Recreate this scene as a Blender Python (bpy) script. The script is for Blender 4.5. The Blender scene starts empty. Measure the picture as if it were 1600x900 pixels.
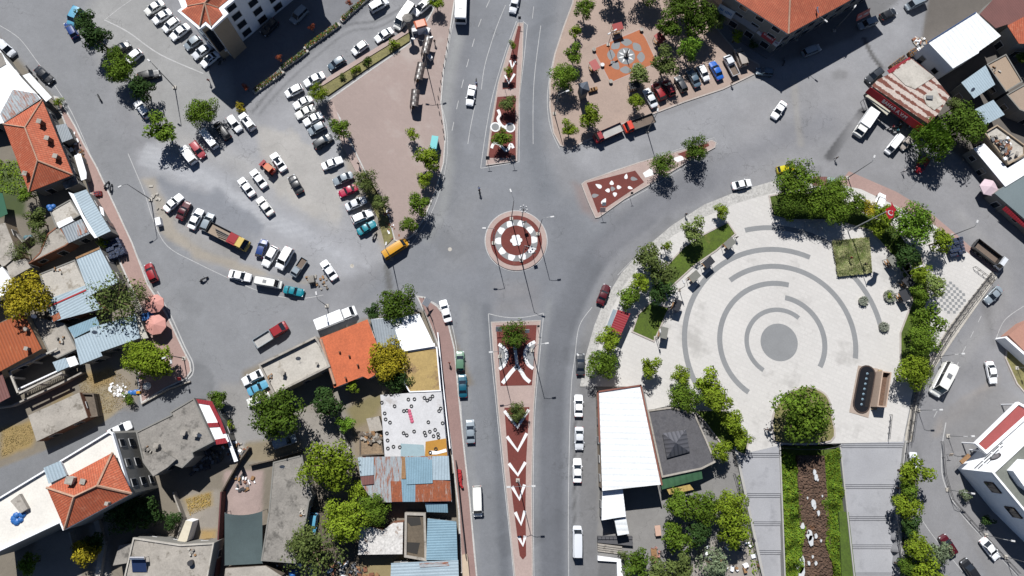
import bpy, bmesh, math, random
import numpy as np
from mathutils import Vector, Matrix
random.seed(7); np.random.seed(7)
R = math.radians; PI = math.pi
C = bpy.context.scene.collection

# ------------------------------------------------------------------ camera, sky, sun, exposure
CAM_H, FOC = 136.0, 1060.0
TILT, ROLL = R(10.94), R(12.2)
FWD = Vector((0, math.sin(TILT), -math.cos(TILT)))
_u = Vector((0, math.cos(TILT), math.sin(TILT))); _r = Vector((1, 0, 0))
RT = _r*math.cos(ROLL) + _u*math.sin(ROLL)
UP = -_r*math.sin(ROLL) + _u*math.cos(ROLL)
cd = bpy.data.cameras.new('camera'); cam = bpy.data.objects.new('camera', cd); C.objects.link(cam)
cam.matrix_world = Matrix.Translation((0, 0, CAM_H)) @ Matrix((RT, UP, -FWD)).transposed().to_4x4()
cd.sensor_width = 36; cd.lens = 36*FOC/1600; cd.clip_start = 1; cd.clip_end = 6000
bpy.context.scene.camera = cam
SUNX, SUNY = 0.382, -0.792            # shadow cast by one metre of height
sd = bpy.data.lights.new('sun', 'SUN'); sun = bpy.data.objects.new('sun', sd); C.objects.link(sun)
sun.location = (0, 0, 200)
sun.rotation_mode = 'QUATERNION'; sun.rotation_quaternion = Vector((SUNX, SUNY, -1)).to_track_quat('-Z', 'Y')
sd.energy = 5.0; sd.angle = R(0.5); sd.color = (1.0, 0.98, 0.95)
w = bpy.data.worlds.new('World'); bpy.context.scene.world = w; w.use_nodes = True
nt = w.node_tree; bg = nt.nodes['Background']
sk = nt.nodes.new('ShaderNodeTexSky'); sk.sky_type = 'NISHITA'; sk.sun_disc = False
sk.altitude = 1200; sk.air_density = .55; sk.dust_density = .3; sk.ozone_density = 2.0
sk.sun_elevation = R(48.7); sk.sun_rotation = math.atan2(-SUNX, -SUNY)
nt.links.new(sk.outputs[0], bg.inputs[0]); bg.inputs[1].default_value = 0.06
vs = bpy.context.scene.view_settings
vs.view_transform = 'Standard'; vs.look = 'None'; vs.gamma = 1; vs.exposure = 0.6

# ------------------------------------------------------------------ helpers
def P(px, py, z=0.0):
    """the point at height z seen at photo pixel (1600x900)"""
    d = FWD*FOC + RT*(px-800) + UP*(450-py)
    t = (z-CAM_H)/d.z
    return Vector((0, 0, CAM_H)) + d*t
def PP(pts, z=0.0): return [P(a, b, z) for a, b in pts]
def hdg(px, py, deg):
    """world heading of the photo direction deg (0 = right, 90 = up) at a pixel"""
    a = P(px, py); b = P(px+10*math.cos(R(deg)), py-10*math.sin(R(deg)))
    return math.atan2(b.y-a.y, b.x-a.x)
KALB = 1.98
def lin(c): 
    c /= 255.0
    return c/12.92 if c <= .04045 else ((c+.055)/1.055)**2.4
def A(r, g, b): return tuple(min(.86, lin(v)/KALB) for v in (r, g, b))

class MB:
    def __init__(s): s.v = []; s.f = []; s.m = []
    def face(s, pts, m=0):
        i = len(s.v); s.v += [Vector(p) for p in pts]; s.f.append(tuple(range(i, i+len(pts)))); s.m.append(m)
    def add(s, verts, faces, m=0):
        i = len(s.v); s.v += [Vector(p) for p in verts]
        for f in faces: s.f.append(tuple(k+i for k in f)); s.m.append(m)
    def box(s, c, size, rz=0, m=0, taper=1.0):
        x, y, z = size[0]/2, size[1]/2, size[2]/2; ca, sa = math.cos(rz), math.sin(rz); vs = []
        for dz, k in ((-z, 1), (z, taper)):
            for dx, dy in ((-x, -y), (x, -y), (x, y), (-x, y)):
                dx *= k; dy *= k
                vs.append((c[0]+dx*ca-dy*sa, c[1]+dx*sa+dy*ca, c[2]+dz))
        s.add(vs, [(0, 3, 2, 1), (4, 5, 6, 7), (0, 1, 5, 4), (1, 2, 6, 5), (2, 3, 7, 6), (3, 0, 4, 7)], m); return s
    def slab(s, pts, z0, z1=None, m=0, ms=None):
        """prism over polygon pts; z1 None: pts carry their own z on top"""
        ms = m if ms is None else ms
        top = [Vector((p[0], p[1], z1 if z1 is not None else p[2])) for p in pts]
        n = len(top); ar = sum(top[i].x*top[(i+1) % n].y-top[(i+1) % n].x*top[i].y for i in range(n))
        if ar < 0: top.reverse()
        bot = [Vector((p.x, p.y, z0)) for p in top]
        s.face(top, m); s.face(list(reversed(bot)), ms)
        for i in range(n):
            j = (i+1) % n; s.face([bot[i], bot[j], top[j], top[i]], ms)
        return s
    def plate(s, pts, t, m=0):
        """thin plate following 3D polygon pts, thickness t downwards"""
        top = [Vector(p) for p in pts]; n = len(top)
        ar = sum(top[i].x*top[(i+1) % n].y-top[(i+1) % n].x*top[i].y for i in range(n))
        if ar < 0: top.reverse()
        bot = [p-Vector((0, 0, t)) for p in top]
        s.face(top, m); s.face(list(reversed(bot)), m)
        for i in range(n):
            j = (i+1) % n; s.face([bot[i], bot[j], top[j], top[i]], m)
        return s
    def tube(s, pts, rads, n=6, m=0, cap=True):
        pts = [Vector(p) for p in pts]
        if not isinstance(rads, (list, tuple)): rads = [rads]*len(pts)
        rings = []
        for k, p in enumerate(pts):
            d = (pts[min(k+1, len(pts)-1)]-pts[max(k-1, 0)]).normalized()
            a = d.orthogonal().normalized() if abs(d.z) > .9 else d.cross(Vector((0, 0, 1))).normalized()
            b = d.cross(a)
            rings.append([p+(a*math.cos(2*PI*i/n)+b*math.sin(2*PI*i/n))*rads[k] for i in range(n)])
        vs = [q for r in rings for q in r]; fs = []
        for k in range(len(rings)-1):
            for i in range(n):
                j = (i+1) % n; fs.append((k*n+i, k*n+j, (k+1)*n+j, (k+1)*n+i))
        if cap: fs += [tuple(reversed(range(n))), tuple(range((len(rings)-1)*n, len(rings)*n))]
        s.add(vs, fs, m); return s
    def disc(s, c, r, z0, z1, n=24, m=0, r1=None):
        r1 = r if r1 is None else r1
        vs = [(c[0]+r*math.cos(2*PI*i/n), c[1]+r*math.sin(2*PI*i/n), z0) for i in range(n)] + \
             [(c[0]+r1*math.cos(2*PI*i/n), c[1]+r1*math.sin(2*PI*i/n), z1) for i in range(n)]
        s.add(vs, [(i, (i+1) % n, n+(i+1) % n, n+i) for i in range(n)]+[tuple(reversed(range(n))), tuple(range(n, 2*n))], m); return s
    def dome(s, c, r, h, n=12, k=4, m=0):
        vs = []; fs = []
        for j in range(k):
            a = j/k*PI/2
            for i in range(n): vs.append((c[0]+r*math.cos(a)*math.cos(2*PI*i/n), c[1]+r*math.cos(a)*math.sin(2*PI*i/n), c[2]+h*math.sin(a)))
        vs.append((c[0], c[1], c[2]+h))
        for j in range(k-1):
            for i in range(n): fs.append((j*n+i, j*n+(i+1) % n, (j+1)*n+(i+1) % n, (j+1)*n+i))
        for i in range(n): fs.append(((k-1)*n+i, (k-1)*n+(i+1) % n, k*n))
        fs.append(tuple(reversed(range(n))))
        s.add(vs, fs, m); return s
    def ribbon(s, pts, wd, z=None, m=0):
        pts = [Vector(p) for p in pts]
        if z is not None: pts = [Vector((p.x, p.y, z)) for p in pts]
        L = []; Q = []
        for k, p in enumerate(pts):
            a = pts[max(k-1, 0)]; b = pts[min(k+1, len(pts)-1)]; d = (b-a); d.z = 0; d.normalize()
            nrm = Vector((-d.y, d.x, 0))*wd/2; L.append(p+nrm); Q.append(p-nrm)
        for k in range(len(pts)-1): s.face([Q[k], Q[k+1], L[k+1], L[k]], m)
        return s
    def wall(s, pts, wd, z0, z1, m=0):
        """low wall along a polyline, box per segment joined"""
        pts = [Vector(p) for p in pts]
        for k in range(len(pts)-1):
            a, b = pts[k].copy(), pts[k+1].copy(); d = b-a; d.z = 0; L = d.length
            if L < .01: continue
            c = (a+b)/2; s.box((c.x, c.y, (z0+z1)/2), (L+wd*.96, wd, z1-z0-(.004*(k % 2))), math.atan2(d.y, d.x), m)
        return s
    def mesh(s, name, mats=(), smooth=False, uvaxis=None, org=None):
        me = bpy.data.meshes.new(name)
        o = Vector(org) if org is not None else Vector((0, 0, 0))
        me.from_pydata([tuple(v-o) for v in s.v], [], s.f)
        for m_ in (mats if isinstance(mats, (list, tuple)) else [mats]): me.materials.append(m_)
        me.polygons.foreach_set('material_index', s.m)
        if smooth: me.polygons.foreach_set('use_smooth', [True]*len(s.f))
        uv = me.uv_layers.new(name='UVMap'); data = []
        ax = Vector(uvaxis).normalized() if uvaxis is not None else None
        for p in me.polygons:
            n = p.normal
            if ax is not None: u = (ax-n*ax.dot(n)); u = u.normalized() if u.length > .01 else n.orthogonal()
            elif abs(n.z) > .9995: u = Vector((1, 0, 0))
            else: u = Vector((0, 0, 1)).cross(n).normalized()
            v_ = n.cross(u)
            for li in p.loop_indices:
                co = me.vertices[me.loops[li].vertex_index].co; data += [co.dot(u), co.dot(v_)]
        uv.data.foreach_set('uv', data); me.update(); return me
    def build(s, name, mats, parent=None, **k):
        org = parent.matrix_world.translation if parent is not None else None
        if parent is not None and parent.get('_loc') is not None: org = Vector(parent['_loc'])
        ob = bpy.data.objects.new(name, s.mesh(name, mats, org=org, **k)); C.objects.link(ob)
        if parent is not None:
            ob.parent = parent; ob['_loc'] = list(org)
        return ob

def tag(o, label=None, cat=None, group=None, kind=None):
    if label: o['label'] = label
    if cat: o['category'] = cat
    if group: o['group'] = group
    if kind: o['kind'] = kind
    return o
LOCAL = (0.0, 0.0, 0.0)
def thing(name, label, cat, loc, rz=0, group=None):
    o = bpy.data.objects.new(name, None); C.objects.link(o); o.location = loc; o.rotation_euler = (0, 0, rz)
    o.empty_display_size = .3; o['_loc'] = [float(v) for v in loc]
    return tag(o, label, cat, group)
def put(name, mesh, parent=None, loc=(0, 0, 0), rz=0, mats=None, scale=None):
    """an object that shares mesh data; mats override the mesh's slots on the object"""
    o = bpy.data.objects.new(name, mesh); C.objects.link(o); o.location = loc; o.rotation_euler = (0, 0, rz)
    if scale: o.scale = scale
    if parent is not None: o.parent = parent
    if mats:
        for i, m_ in enumerate(mats):
            o.material_slots[i].link = 'OBJECT'; o.material_slots[i].material = m_
    return o
def struct(name, mb, mat, kind='structure', **k):
    o = mb.build(name, mat, **k); o['kind'] = kind; return o
def cen(pts):
    return Vector((sum(p[0] for p in pts)/len(pts), sum(p[1] for p in pts)/len(pts), 0))
def inset(pts, d):
    """offset polygon inwards by d (xy)"""
    pts = [Vector((p[0], p[1], 0)) for p in pts]; n = len(pts)
    ar = sum(pts[i].x*pts[(i+1) % n].y-pts[(i+1) % n].x*pts[i].y for i in range(n)); s = 1 if ar > 0 else -1
    out = []
    for i in range(n):
        a, b, c = pts[i-1], pts[i], pts[(i+1) % n]
        d1 = (b-a).normalized(); d2 = (c-b).normalized()
        n1 = Vector((-d1.y, d1.x, 0))*s; n2 = Vector((-d2.y, d2.x, 0))*s
        m_ = (n1+n2); k = m_.length
        if k < .2: out.append(b+n1*d); continue
        m_.normalize(); out.append(b+m_*d/max(.35, m_.dot(n1)))
    return out
def smooth_line(pts, n=6, closed=False):
    """Catmull-Rom through the points"""
    pts = [Vector((p[0], p[1], 0)) for p in pts]; N = len(pts); out = []
    rng = range(N if closed else N-1)
    for i in rng:
        g = (lambda k: pts[k % N]) if closed else (lambda k: pts[max(0, min(N-1, k))])
        p0, p1, p2, p3 = g(i-1), g(i), g(i+1), g(i+2)
        for k in range(n):
            t = k/n; out.append(.5*((2*p1)+(p2-p0)*t+(2*p0-5*p1+4*p2-p3)*t*t+(3*p1-p0-3*p2+p3)*t**3))
    if not closed: out.append(pts[-1])
    return out

# ------------------------------------------------------------------ materials
def _new(name):
    m = bpy.data.materials.new(name); m.use_nodes = True; n = m.node_tree
    return m, n, n.nodes['Principled BSDF']
def N(nt_, t, **k):
    n = nt_.nodes.new(t)
    for a, b in k.items(): setattr(n, a, b)
    return n
def mathn(n, op, a, b=None, clamp=False):
    q = N(n, 'ShaderNodeMath', operation=op, use_clamp=clamp)
    for i, x in enumerate((a, b)):
        if x is None: continue
        if isinstance(x, (int, float)): q.inputs[i].default_value = x
        else: n.links.new(x, q.inputs[i])
    return q.outputs[0]
def noise(n, vec, scale, detail=3, rough=.6):
    q = N(n, 'ShaderNodeTexNoise'); q.inputs['Scale'].default_value = scale; q.inputs['Detail'].default_value = detail
    q.inputs['Roughness'].default_value = rough; n.links.new(vec, q.inputs['Vector']); return q.outputs['Fac']
def rng(n, v, a, b, lo, hi):
    q = N(n, 'ShaderNodeMapRange'); n.links.new(v, q.inputs[0])
    for i, x in enumerate((a, b, lo, hi)): q.inputs[i+1].default_value = x
    return q.outputs[0]
def mix(n, fac, a, b):
    q = N(n, 'ShaderNodeMix', data_type='RGBA'); q.clamp_factor = True
    for s_, x in ((0, fac), (6, a), (7, b)):
        if isinstance(x, (int, float)): q.inputs[s_].default_value = x
        elif isinstance(x, tuple): q.inputs[s_].default_value = (*x[:3], 1)
        else: n.links.new(x, q.inputs[s_])
    return q.outputs[2]
def scl(n, col, f):
    q = N(n, 'ShaderNodeVectorMath', operation='SCALE')
    if isinstance(col, tuple): q.inputs[0].default_value = col[:3]
    else: n.links.new(col, q.inputs[0])
    n.links.new(f, q.inputs['Scale']) if not isinstance(f, (int, float)) else setattr(q.inputs['Scale'], 'default_value', f)
    return q.outputs[0]
def coord(n, which='Object'): return N(n, 'ShaderNodeTexCoord').outputs[which]
def geo(n): return N(n, 'ShaderNodeNewGeometry').outputs['Position']
def bump(n, h, strength, dist, bs):
    q = N(n, 'ShaderNodeBump'); q.inputs['Strength'].default_value = strength; q.inputs['Distance'].default_value = dist
    n.links.new(h, q.inputs['Height']); n.links.new(q.outputs[0], bs.inputs['Normal'])

def grit(name, col, var=.12, fine=.1, s1=.12, s2=3.0, rough=.9, stain=None, st=.6, stscale=.25, joints=None, jd=.8):
    """weathered mineral surface: two noises, optional stains and paving joints"""
    m, n, b = _new(name); p = geo(n)
    f = mathn(n, 'MULTIPLY', rng(n, noise(n, p, s1, 4), .3, .7, 1-var, 1+var), rng(n, noise(n, p, s2, 3, .7), .3, .7, 1-fine, 1+fine))
    c = scl(n, tuple(col), f)
    if stain:
        k = rng(n, noise(n, p, stscale, 5, .7), st, st+.1, 0, .8); c = mix(n, k, c, tuple(stain))
    if joints:
        br = N(n, 'ShaderNodeTexBrick'); br.inputs['Scale'].default_value = 1/joints[0]
        mp = N(n, 'ShaderNodeMapping'); mp.inputs['Rotation'].default_value = (0, 0, joints[1]); n.links.new(p, mp.inputs[0]); n.links.new(mp.outputs[0], br.inputs['Vector'])
        br.inputs['Color1'].default_value = (1, 1, 1, 1); br.inputs['Color2'].default_value = (.95, .95, .95, 1); br.inputs['Mortar'].default_value = (jd, jd, jd, 1)
        br.inputs['Mortar Size'].default_value = .03
        q = N(n, 'ShaderNodeMix', data_type='RGBA', blend_type='MULTIPLY'); q.inputs[0].default_value = 1
        n.links.new(c, q.inputs[6]); n.links.new(br.outputs['Color'], q.inputs[7]); c = q.outputs[2]
    n.links.new(c, b.inputs['Base Color']); b.inputs['Roughness'].default_value = rough
    bump(n, noise(n, p, 4, 3), .35, .03, b)
    return m
def plain(name, col, rough=.5, metal=0, coat=0, var=0.06):
    m, n, b = _new(name)
    if var: n.links.new(scl(n, tuple(col), rng(n, noise(n, coord(n), 1.7, 3), .3, .7, 1-var, 1+var)), b.inputs['Base Color'])
    else: b.inputs['Base Color'].default_value = (*col, 1)
    b.inputs['Roughness'].default_value = rough; b.inputs['Metallic'].default_value = metal; b.inputs['Coat Weight'].default_value = coat
    return m
def ribbed(name, col, period=.6, depth=.35, rust=None, ramt=.5, rough=.45, rows=0, var=.08, metal=0.0, patch=None):
    """corrugated sheet or roof tiles; ribs run down the slope (UV v), rows across"""
    m, n, b = _new(name); uv = coord(n, 'UV'); sp = N(n, 'ShaderNodeSeparateXYZ'); n.links.new(uv, sp.inputs[0])
    u, v = sp.outputs[0], sp.outputs[1]
    s = mathn(n, 'SINE', mathn(n, 'MULTIPLY', u, 2*PI/period))
    h = rng(n, s, -1, 1, 0, 1)
    f = rng(n, h, 0, .5, 1-depth, 1.0)
    if rows:
        r = mathn(n, 'FRACT', mathn(n, 'DIVIDE', v, rows)); f = mathn(n, 'MULTIPLY', f, rng(n, r, 0, .3, 1-depth*.8, 1.0))
        h = mathn(n, 'ADD', h, r)
    p = geo(n)
    f = mathn(n, 'MULTIPLY', f, rng(n, noise(n, p, .35, 4), .3, .7, 1-var, 1+var))
    f = mathn(n, 'MULTIPLY', f, rng(n, noise(n, p, 4, 3), .3, .7, .9, 1.1))
    c = scl(n, tuple(col), f)
    if patch: c = mix(n, rng(n, noise(n, p, 1.3, 4, .7), .52, .66, 0, .8), c, scl(n, tuple(patch), f))
    if rust:
        mp = N(n, 'ShaderNodeMapping'); mp.inputs['Scale'].default_value = (1.6, .28, 1); n.links.new(uv, mp.inputs[0])
        k = rng(n, noise(n, mp.outputs[0], 1.1, 5, .75), 1-ramt, 1-ramt+.12, 0, .95)
        c = mix(n, k, c, scl(n, tuple(rust), rng(n, noise(n, p, 3, 3), .3, .7, .7, 1.3)))
    n.links.new(c, b.inputs['Base Color']); b.inputs['Roughness'].default_value = rough; b.inputs['Metallic'].default_value = metal
    bump(n, h, .5, .05, b); return m

WHITE_P = plain('white road paint', (.55, .55, .55), .8, var=.12)
WORN_P = grit('worn white paint', A(205, 205, 205), .15, .15, .5, 4)
CONC = grit('concrete', A(188, 181, 171), .16, .14, .3, 3, stain=A(122, 114, 102), st=.56, stscale=.4)
CONC_D = grit('old grey concrete', A(160, 155, 148), .18, .18, .3, 3, stain=A(98, 95, 90), st=.54, stscale=.35)
CONC_L = grit('pale concrete', A(212, 206, 196), .14, .12, .3, 3, stain=A(156, 146, 130), st=.56, stscale=.35)
PLASTER_W = grit('white plaster', (.66, .67, .69), .05, .05, .3, 3)
PLASTER_G = grit('grey plaster', A(150, 148, 142), .08, .08, .3, 3)
PLASTER_B = grit('beige plaster', A(190, 170, 145), .08, .08, .3, 3)
BRICKW = grit('bare brick wall', A(150, 100, 75), .15, .15, .5, 4)
STONE = grit('rubble wall', A(120, 108, 95), .2, .25, .5, 3)
TILE = ribbed('orange roof tiles', A(214, 112, 78), .42, .34, rows=.5, rough=.8, var=.16, patch=A(232, 136, 98))
TILE2 = ribbed('bright orange roof tiles', A(228, 112, 66), .42, .32, rows=.5, rough=.8, var=.1)
TILE3 = ribbed('weathered orange roof tiles', A(210, 106, 68), .42, .32, rows=.5, rough=.8, var=.14, patch=A(228, 140, 105))
TILE_OLD = grit('faded orange tiles', A(226, 120, 76), .1, .2, .5, 3.2, .85)
RIDGE = grit('ridge tiles', A(205, 165, 140), .15, .2, .5, 5)
MET_B = ribbed('pale blue sheet metal', A(190, 210, 222), .55, .2, var=.06)
MET_W = ribbed('white sheet metal', (.66, .68, .70), .7, .09, var=.05)
MET_WB = ribbed('bright white sheet metal', (.60, .62, .63), 1.1, .16, var=.05)
MET_G = ribbed('grey sheet metal', A(160, 170, 178), .5, .22, var=.1)
MET_RUST = ribbed('rusted pale sheet metal', A(182, 192, 198), .5, .15, rust=A(165, 92, 52), ramt=.52, rough=.7)
MET_RUST2 = ribbed('heavily rusted sheet metal', A(190, 180, 170), .5, .15, rust=A(168, 86, 42), ramt=.66, rough=.8)
def striped(name, c1, c2, period):
    m, n, b = _new(name); uv = coord(n, 'UV'); sp = N(n, 'ShaderNodeSeparateXYZ'); n.links.new(uv, sp.inputs[0]); p = geo(n)
    w_ = mathn(n, 'ADD', mathn(n, 'SINE', mathn(n, 'MULTIPLY', sp.outputs[0], 2*PI/period)), rng(n, noise(n, p, .28, 6, .8), .35, .65, -1.15, 1.15))
    c = mix(n, rng(n, w_, -.1, .15, 0, 1), c1, c2); n.links.new(scl(n, c, rng(n, noise(n, p, 3, 4, .7), .3, .7, .75, 1.2)), b.inputs['Base Color']); b.inputs['Roughness'].default_value = .8; return m
MET_SHOP = striped('rust striped sheet metal', A(222, 206, 196), A(132, 74, 58), 1.7)
MET_SHOP0 = ribbed('striped rusted sheet metal', A(196, 178, 166), 2.3, .0, rust=A(128, 70, 55), ramt=.56, rough=.8)
MET_OR = ribbed('orange sheet metal', A(186, 92, 40), .55, .25, rust=A(205, 130, 80), ramt=.42, rough=.7)
MET_BR = ribbed('brown sheet metal', A(132, 84, 78), .5, .2, var=.12, rough=.7)
MET_RED = ribbed('red sheet metal', A(168, 40, 52), .5, .25)
MET_BLUE = ribbed('blue sheet metal', A(150, 186, 205), .45, .2)
GLASS_D = plain('dark window glass', (.012, .016, .022), .08, coat=.3, var=0)
FRAME_W = plain('white window frame', A(230, 230, 230), .5)
FRAME_B = plain('brown window frame', A(70, 45, 38), .6)
STEEL = plain('galvanised steel', A(150, 152, 155), .45, .3)
DARK = plain('dark metal', (.03, .03, .033), .5)
BLACK = plain('black rubber', (.015, .015, .016), .8)
WOOD = grit('weathered wood', A(170, 130, 90), .2, .2, 1, 6)
REDP = plain('red paint', A(190, 30, 38), .5)
BLUEP = plain('blue plastic', A(50, 120, 200), .5)
LAMPH = plain('white lamp housing', A(240, 240, 240), .4)
CHROME = plain('bright steel', (.6, .6, .62), .25, .9)
# ------------------------------------------------------------------ ground sheet (one terrain mesh with its own surface colours)
HOLE = [(1148, 696), (1412, 690), (1402, 770), (1398, 830), (1414, 960), (1204, 960)]
gx = np.concatenate([[-2500, -900, -400, -220], np.arange(-140, 140.1, .55), [220, 400, 900, 2500]])
gy = np.concatenate([[-2500, -900, -400, -200], np.arange(-100, 125.1, .55), [200, 400, 900, 2500]])
GX, GY = np.meshgrid(gx, gy); X = GX.ravel(); Y = GY.ravel()
def sdist(poly):
    """signed distance to a polygon of world points, negative inside"""
    pts = np.array([(p[0], p[1]) for p in poly]); d = np.full(X.shape, 1e9); ins = np.zeros(X.shape, bool)
    for i in range(len(pts)):
        a, b = pts[i], pts[(i+1) % len(pts)]; e = b-a
        t = np.clip(((X-a[0])*e[0]+(Y-a[1])*e[1])/max(e@e, 1e-9), 0, 1)
        d = np.minimum(d, np.hypot(X-a[0]-t*e[0], Y-a[1]-t*e[1]))
        c = ((a[1] > Y) != (b[1] > Y)); xx = a[0]+(Y-a[1])*e[0]/(e[1] if abs(e[1]) > 1e-9 else 1e-9)
        ins ^= c & (X < xx)
    return np.where(ins, -d, d)
def ldist(line):
    pts = np.array([(p[0], p[1]) for p in line]); d = np.full(X.shape, 1e9)
    for i in range(len(pts)-1):
        a, b = pts[i], pts[i+1]; e = b-a
        t = np.clip(((X-a[0])*e[0]+(Y-a[1])*e[1])/max(e@e, 1e-9), 0, 1)
        d = np.minimum(d, np.hypot(X-a[0]-t*e[0], Y-a[1]-t*e[1]))
    return d
def vnoise(s, seed=0):
    rs = np.random.RandomState(seed); g = rs.rand(64, 64); x = X/s+100; y = Y/s+100
    xi = np.floor(x).astype(int); yi = np.floor(y).astype(int); fx = x-xi; fy = y-yi; fx = fx*fx*(3-2*fx); fy = fy*fy*(3-2*fy)
    q = lambda i, j: g[(xi+i) % 64, (yi+j) % 64]
    return (q(0, 0)*(1-fx)+q(1, 0)*fx)*(1-fy)+(q(0, 1)*(1-fx)+q(1, 1)*fx)*fy
fb = vnoise(9, 1)*.5+vnoise(3.7, 2)*.3+vnoise(1.6, 3)*.2
COL = np.tile(np.array(A(150, 151, 155)), (X.size, 1))
def blend(wt, col):
    global COL
    wt = np.clip(wt, 0, 1)[:, None]; COL = COL*(1-wt)+np.array(A(*col))*wt
def area(px, col, soft=.8, amt=1.0, rag=0.0):
    d = sdist(PP(px))+(fb-.5)*rag; blend((.5-d/max(soft, .05)).clip(0, 1)*amt, col)
def stroke(px, wd, col, soft=1.0, amt=1.0, rag=0.0, sm=True):
    line = smooth_line(PP(px), 6) if sm and len(px) > 2 else PP(px)
    d = ldist(line)-wd/2+(fb-.5)*rag; blend((.5-d/soft).clip(0, 1)*amt, col)
# west street, north road
area([(0, -40), (60, -40), (150, 120), (210, 250), (300, 330), (560, 560), (300, 600), (200, 400), (60, 180), (0, 90)], (150, 152, 156), 4)
area([(180, -60), (330, 110), (450, 180), (280, 250), (210, 170), (120, 40)], (170, 170, 169), 3, .9, 2)
# parking field, pale gravelly asphalt
area([(215, 235), (300, 195), (450, 150), (520, 200), (620, 370), (640, 400), (520, 440), (330, 420), (235, 330)], (170, 171, 175), 2, 1, 4)
stroke([(262, 248), (300, 270), (400, 330), (480, 370), (540, 402)], 5, (194, 197, 203), 3, .6, 7)
for k in range(9):
    o_ = (k-4)*4.5; stroke([(225+o_*.3, 240-o_), (300, 270-o_*.8), (400, 330-o_*.9), (480, 370-o_*.7), (575, 412-o_*.3)], .5, (218, 220, 224) if k % 2 else (170, 172, 178), .8, .45, 1.5)
stroke([(270, 215), (360, 245), (440, 300), (520, 350)], 3, (190, 188, 184), 4, .6, 4)
area([(380, 190), (470, 190), (540, 290), (530, 360), (470, 330), (420, 290)], (194, 190, 184), 1.5, .75, 8)
area([(245, 280), (330, 300), (420, 350), (380, 400), (290, 345)], (142, 146, 154), 1.5, .85, 6)
area([(262, 330), (330, 372), (400, 395), (330, 410), (270, 370)], (168, 164, 158), 1.5, .6, 5)
area([(225, 282), (240, 280), (262, 330), (275, 365), (330, 400), (400, 420), (480, 440), (478, 446), (380, 425), (290, 390), (250, 360), (240, 320)], (182, 172, 156), 1, .75, 3)
area([(530, 230), (545, 225), (600, 330), (625, 380), (600, 395), (560, 330)], (170, 155, 132), 1.5, .6, 2)
# road NW between planting strips
stroke([(370, 190), (430, 145), (500, 90), (560, 55), (640, -10)], 8, (158, 159, 163), 3, .9)
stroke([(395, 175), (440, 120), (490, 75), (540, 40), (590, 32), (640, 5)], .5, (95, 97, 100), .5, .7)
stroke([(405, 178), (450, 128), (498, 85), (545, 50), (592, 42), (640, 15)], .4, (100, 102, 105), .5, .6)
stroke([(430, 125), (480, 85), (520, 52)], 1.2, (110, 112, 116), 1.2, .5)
area([(357, 84), (300, 20), (560, -90), (620, -20), (540, 40), (470, 85), (400, 140), (365, 165)], (128, 130, 136), 2, .9)  # forecourt paving, its colour darkened to deepen the block's cast shadow
# main avenue
area([(735, -40), (880, -40), (860, 80), (850, 160), (850, 230), (880, 300), (960, 330), (930, 450), (905, 520), (905, 940), (700, 940), (690, 560), (640, 450), (560, 470), (690, 330), (720, 150)], (141, 144, 150), 3)
stroke([(742, -20), (725, 120), (705, 240), (700, 330)], 3.0, (124, 127, 134), 3, .6)
stroke([(715, 60), (700, 130), (694, 190), (700, 260), (690, 330), (670, 370)], 1.8, (168, 170, 170), 2, .8, 1)
stroke([(852, -10), (835, 110), (833, 230), (850, 300)], 4.5, (124, 128, 135), 3, .75)
stroke([(760, 480), (775, 640), (780, 760), (790, 930)], 2.2, (112, 116, 123), 1.2, .85)
stroke([(742, 480), (755, 640), (762, 760), (772, 930)], 2.8, (134, 137, 142), 1.4, .6)
stroke([(725, 480), (730, 640), (738, 760), (745, 930)], 1.6, (152, 154, 156), 1.0, .6)
stroke([(860, 930), (858, 700), (862, 560), (885, 480), (930, 400), (1000, 335), (1100, 280)], 5.0, (112, 115, 122), 2.4, .8)
stroke([(876, 930), (874, 700), (880, 580), (898, 500), (950, 400), (1020, 345)], 1.6, (104, 107, 114), 1.0, .6)
stroke([(838, 930), (838, 700), (848, 560), (858, 470)], 1.2, (150, 152, 154), 1.0, .5)
stroke([(898, 930), (900, 640), (912, 560), (925, 500), (960, 440), (1040, 365), (1150, 305)], 2.2, (142, 142, 143), 1.4, .7)
stroke([(897, 880), (898, 700), (899, 620)], .35, (84, 84, 86), .4, .8)
area([(775, 445), (845, 445), (840, 490), (770, 490)], (166, 160, 158), 3, .5, 2)
stroke([(855, 330), (878, 380), (850, 440), (810, 470), (750, 450), (735, 390), (750, 330)], 4, (132, 135, 142), 4, .6)
stroke([(880, 340), (900, 380), (870, 450)], 4, (128, 131, 138), 4, .6)
area([(895, 285), (912, 290), (932, 345), (910, 330)], (158, 136, 130), 1.5, .6, 1)
area([(720, 300), (760, 300), (740, 420), (690, 420), (690, 340)], (150, 151, 154), 5, .5, 2)
# east road
area([(880, 240), (1030, 180), (1190, 105), (1330, 60), (1420, -20), (1420, 60), (1345, 130), (1330, 190), (1210, 300), (1110, 220), (1030, 250), (930, 280)], (165, 166, 170), 3, 1, 1)
area([(1150, 160), (1330, 90), (1400, 200), (1330, 270), (1210, 300), (1150, 300)], (160, 160, 163), 4, .8, 3)
stroke([(950, 390), (1020, 330), (1110, 280), (1200, 225), (1290, 190)], 5, (142, 143, 149), 4, .7, 2)
area([(985, 172), (1110, 120), (1112, 155), (1045, 180)], (150, 150, 153), .5, .7, 0)
area([(1105, 118), (1190, 100), (1200, 120), (1120, 140)], (164, 160, 155), 1, .5, 1)
area([(1296, 112), (1312, 106), (1326, 112), (1322, 124), (1304, 126)], (136, 136, 138), .8, .8, 1)
stroke([(1240, 125), (1245, 180), (1251, 225)], 1.0, (176, 172, 165), .8, .5, 1)
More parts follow.
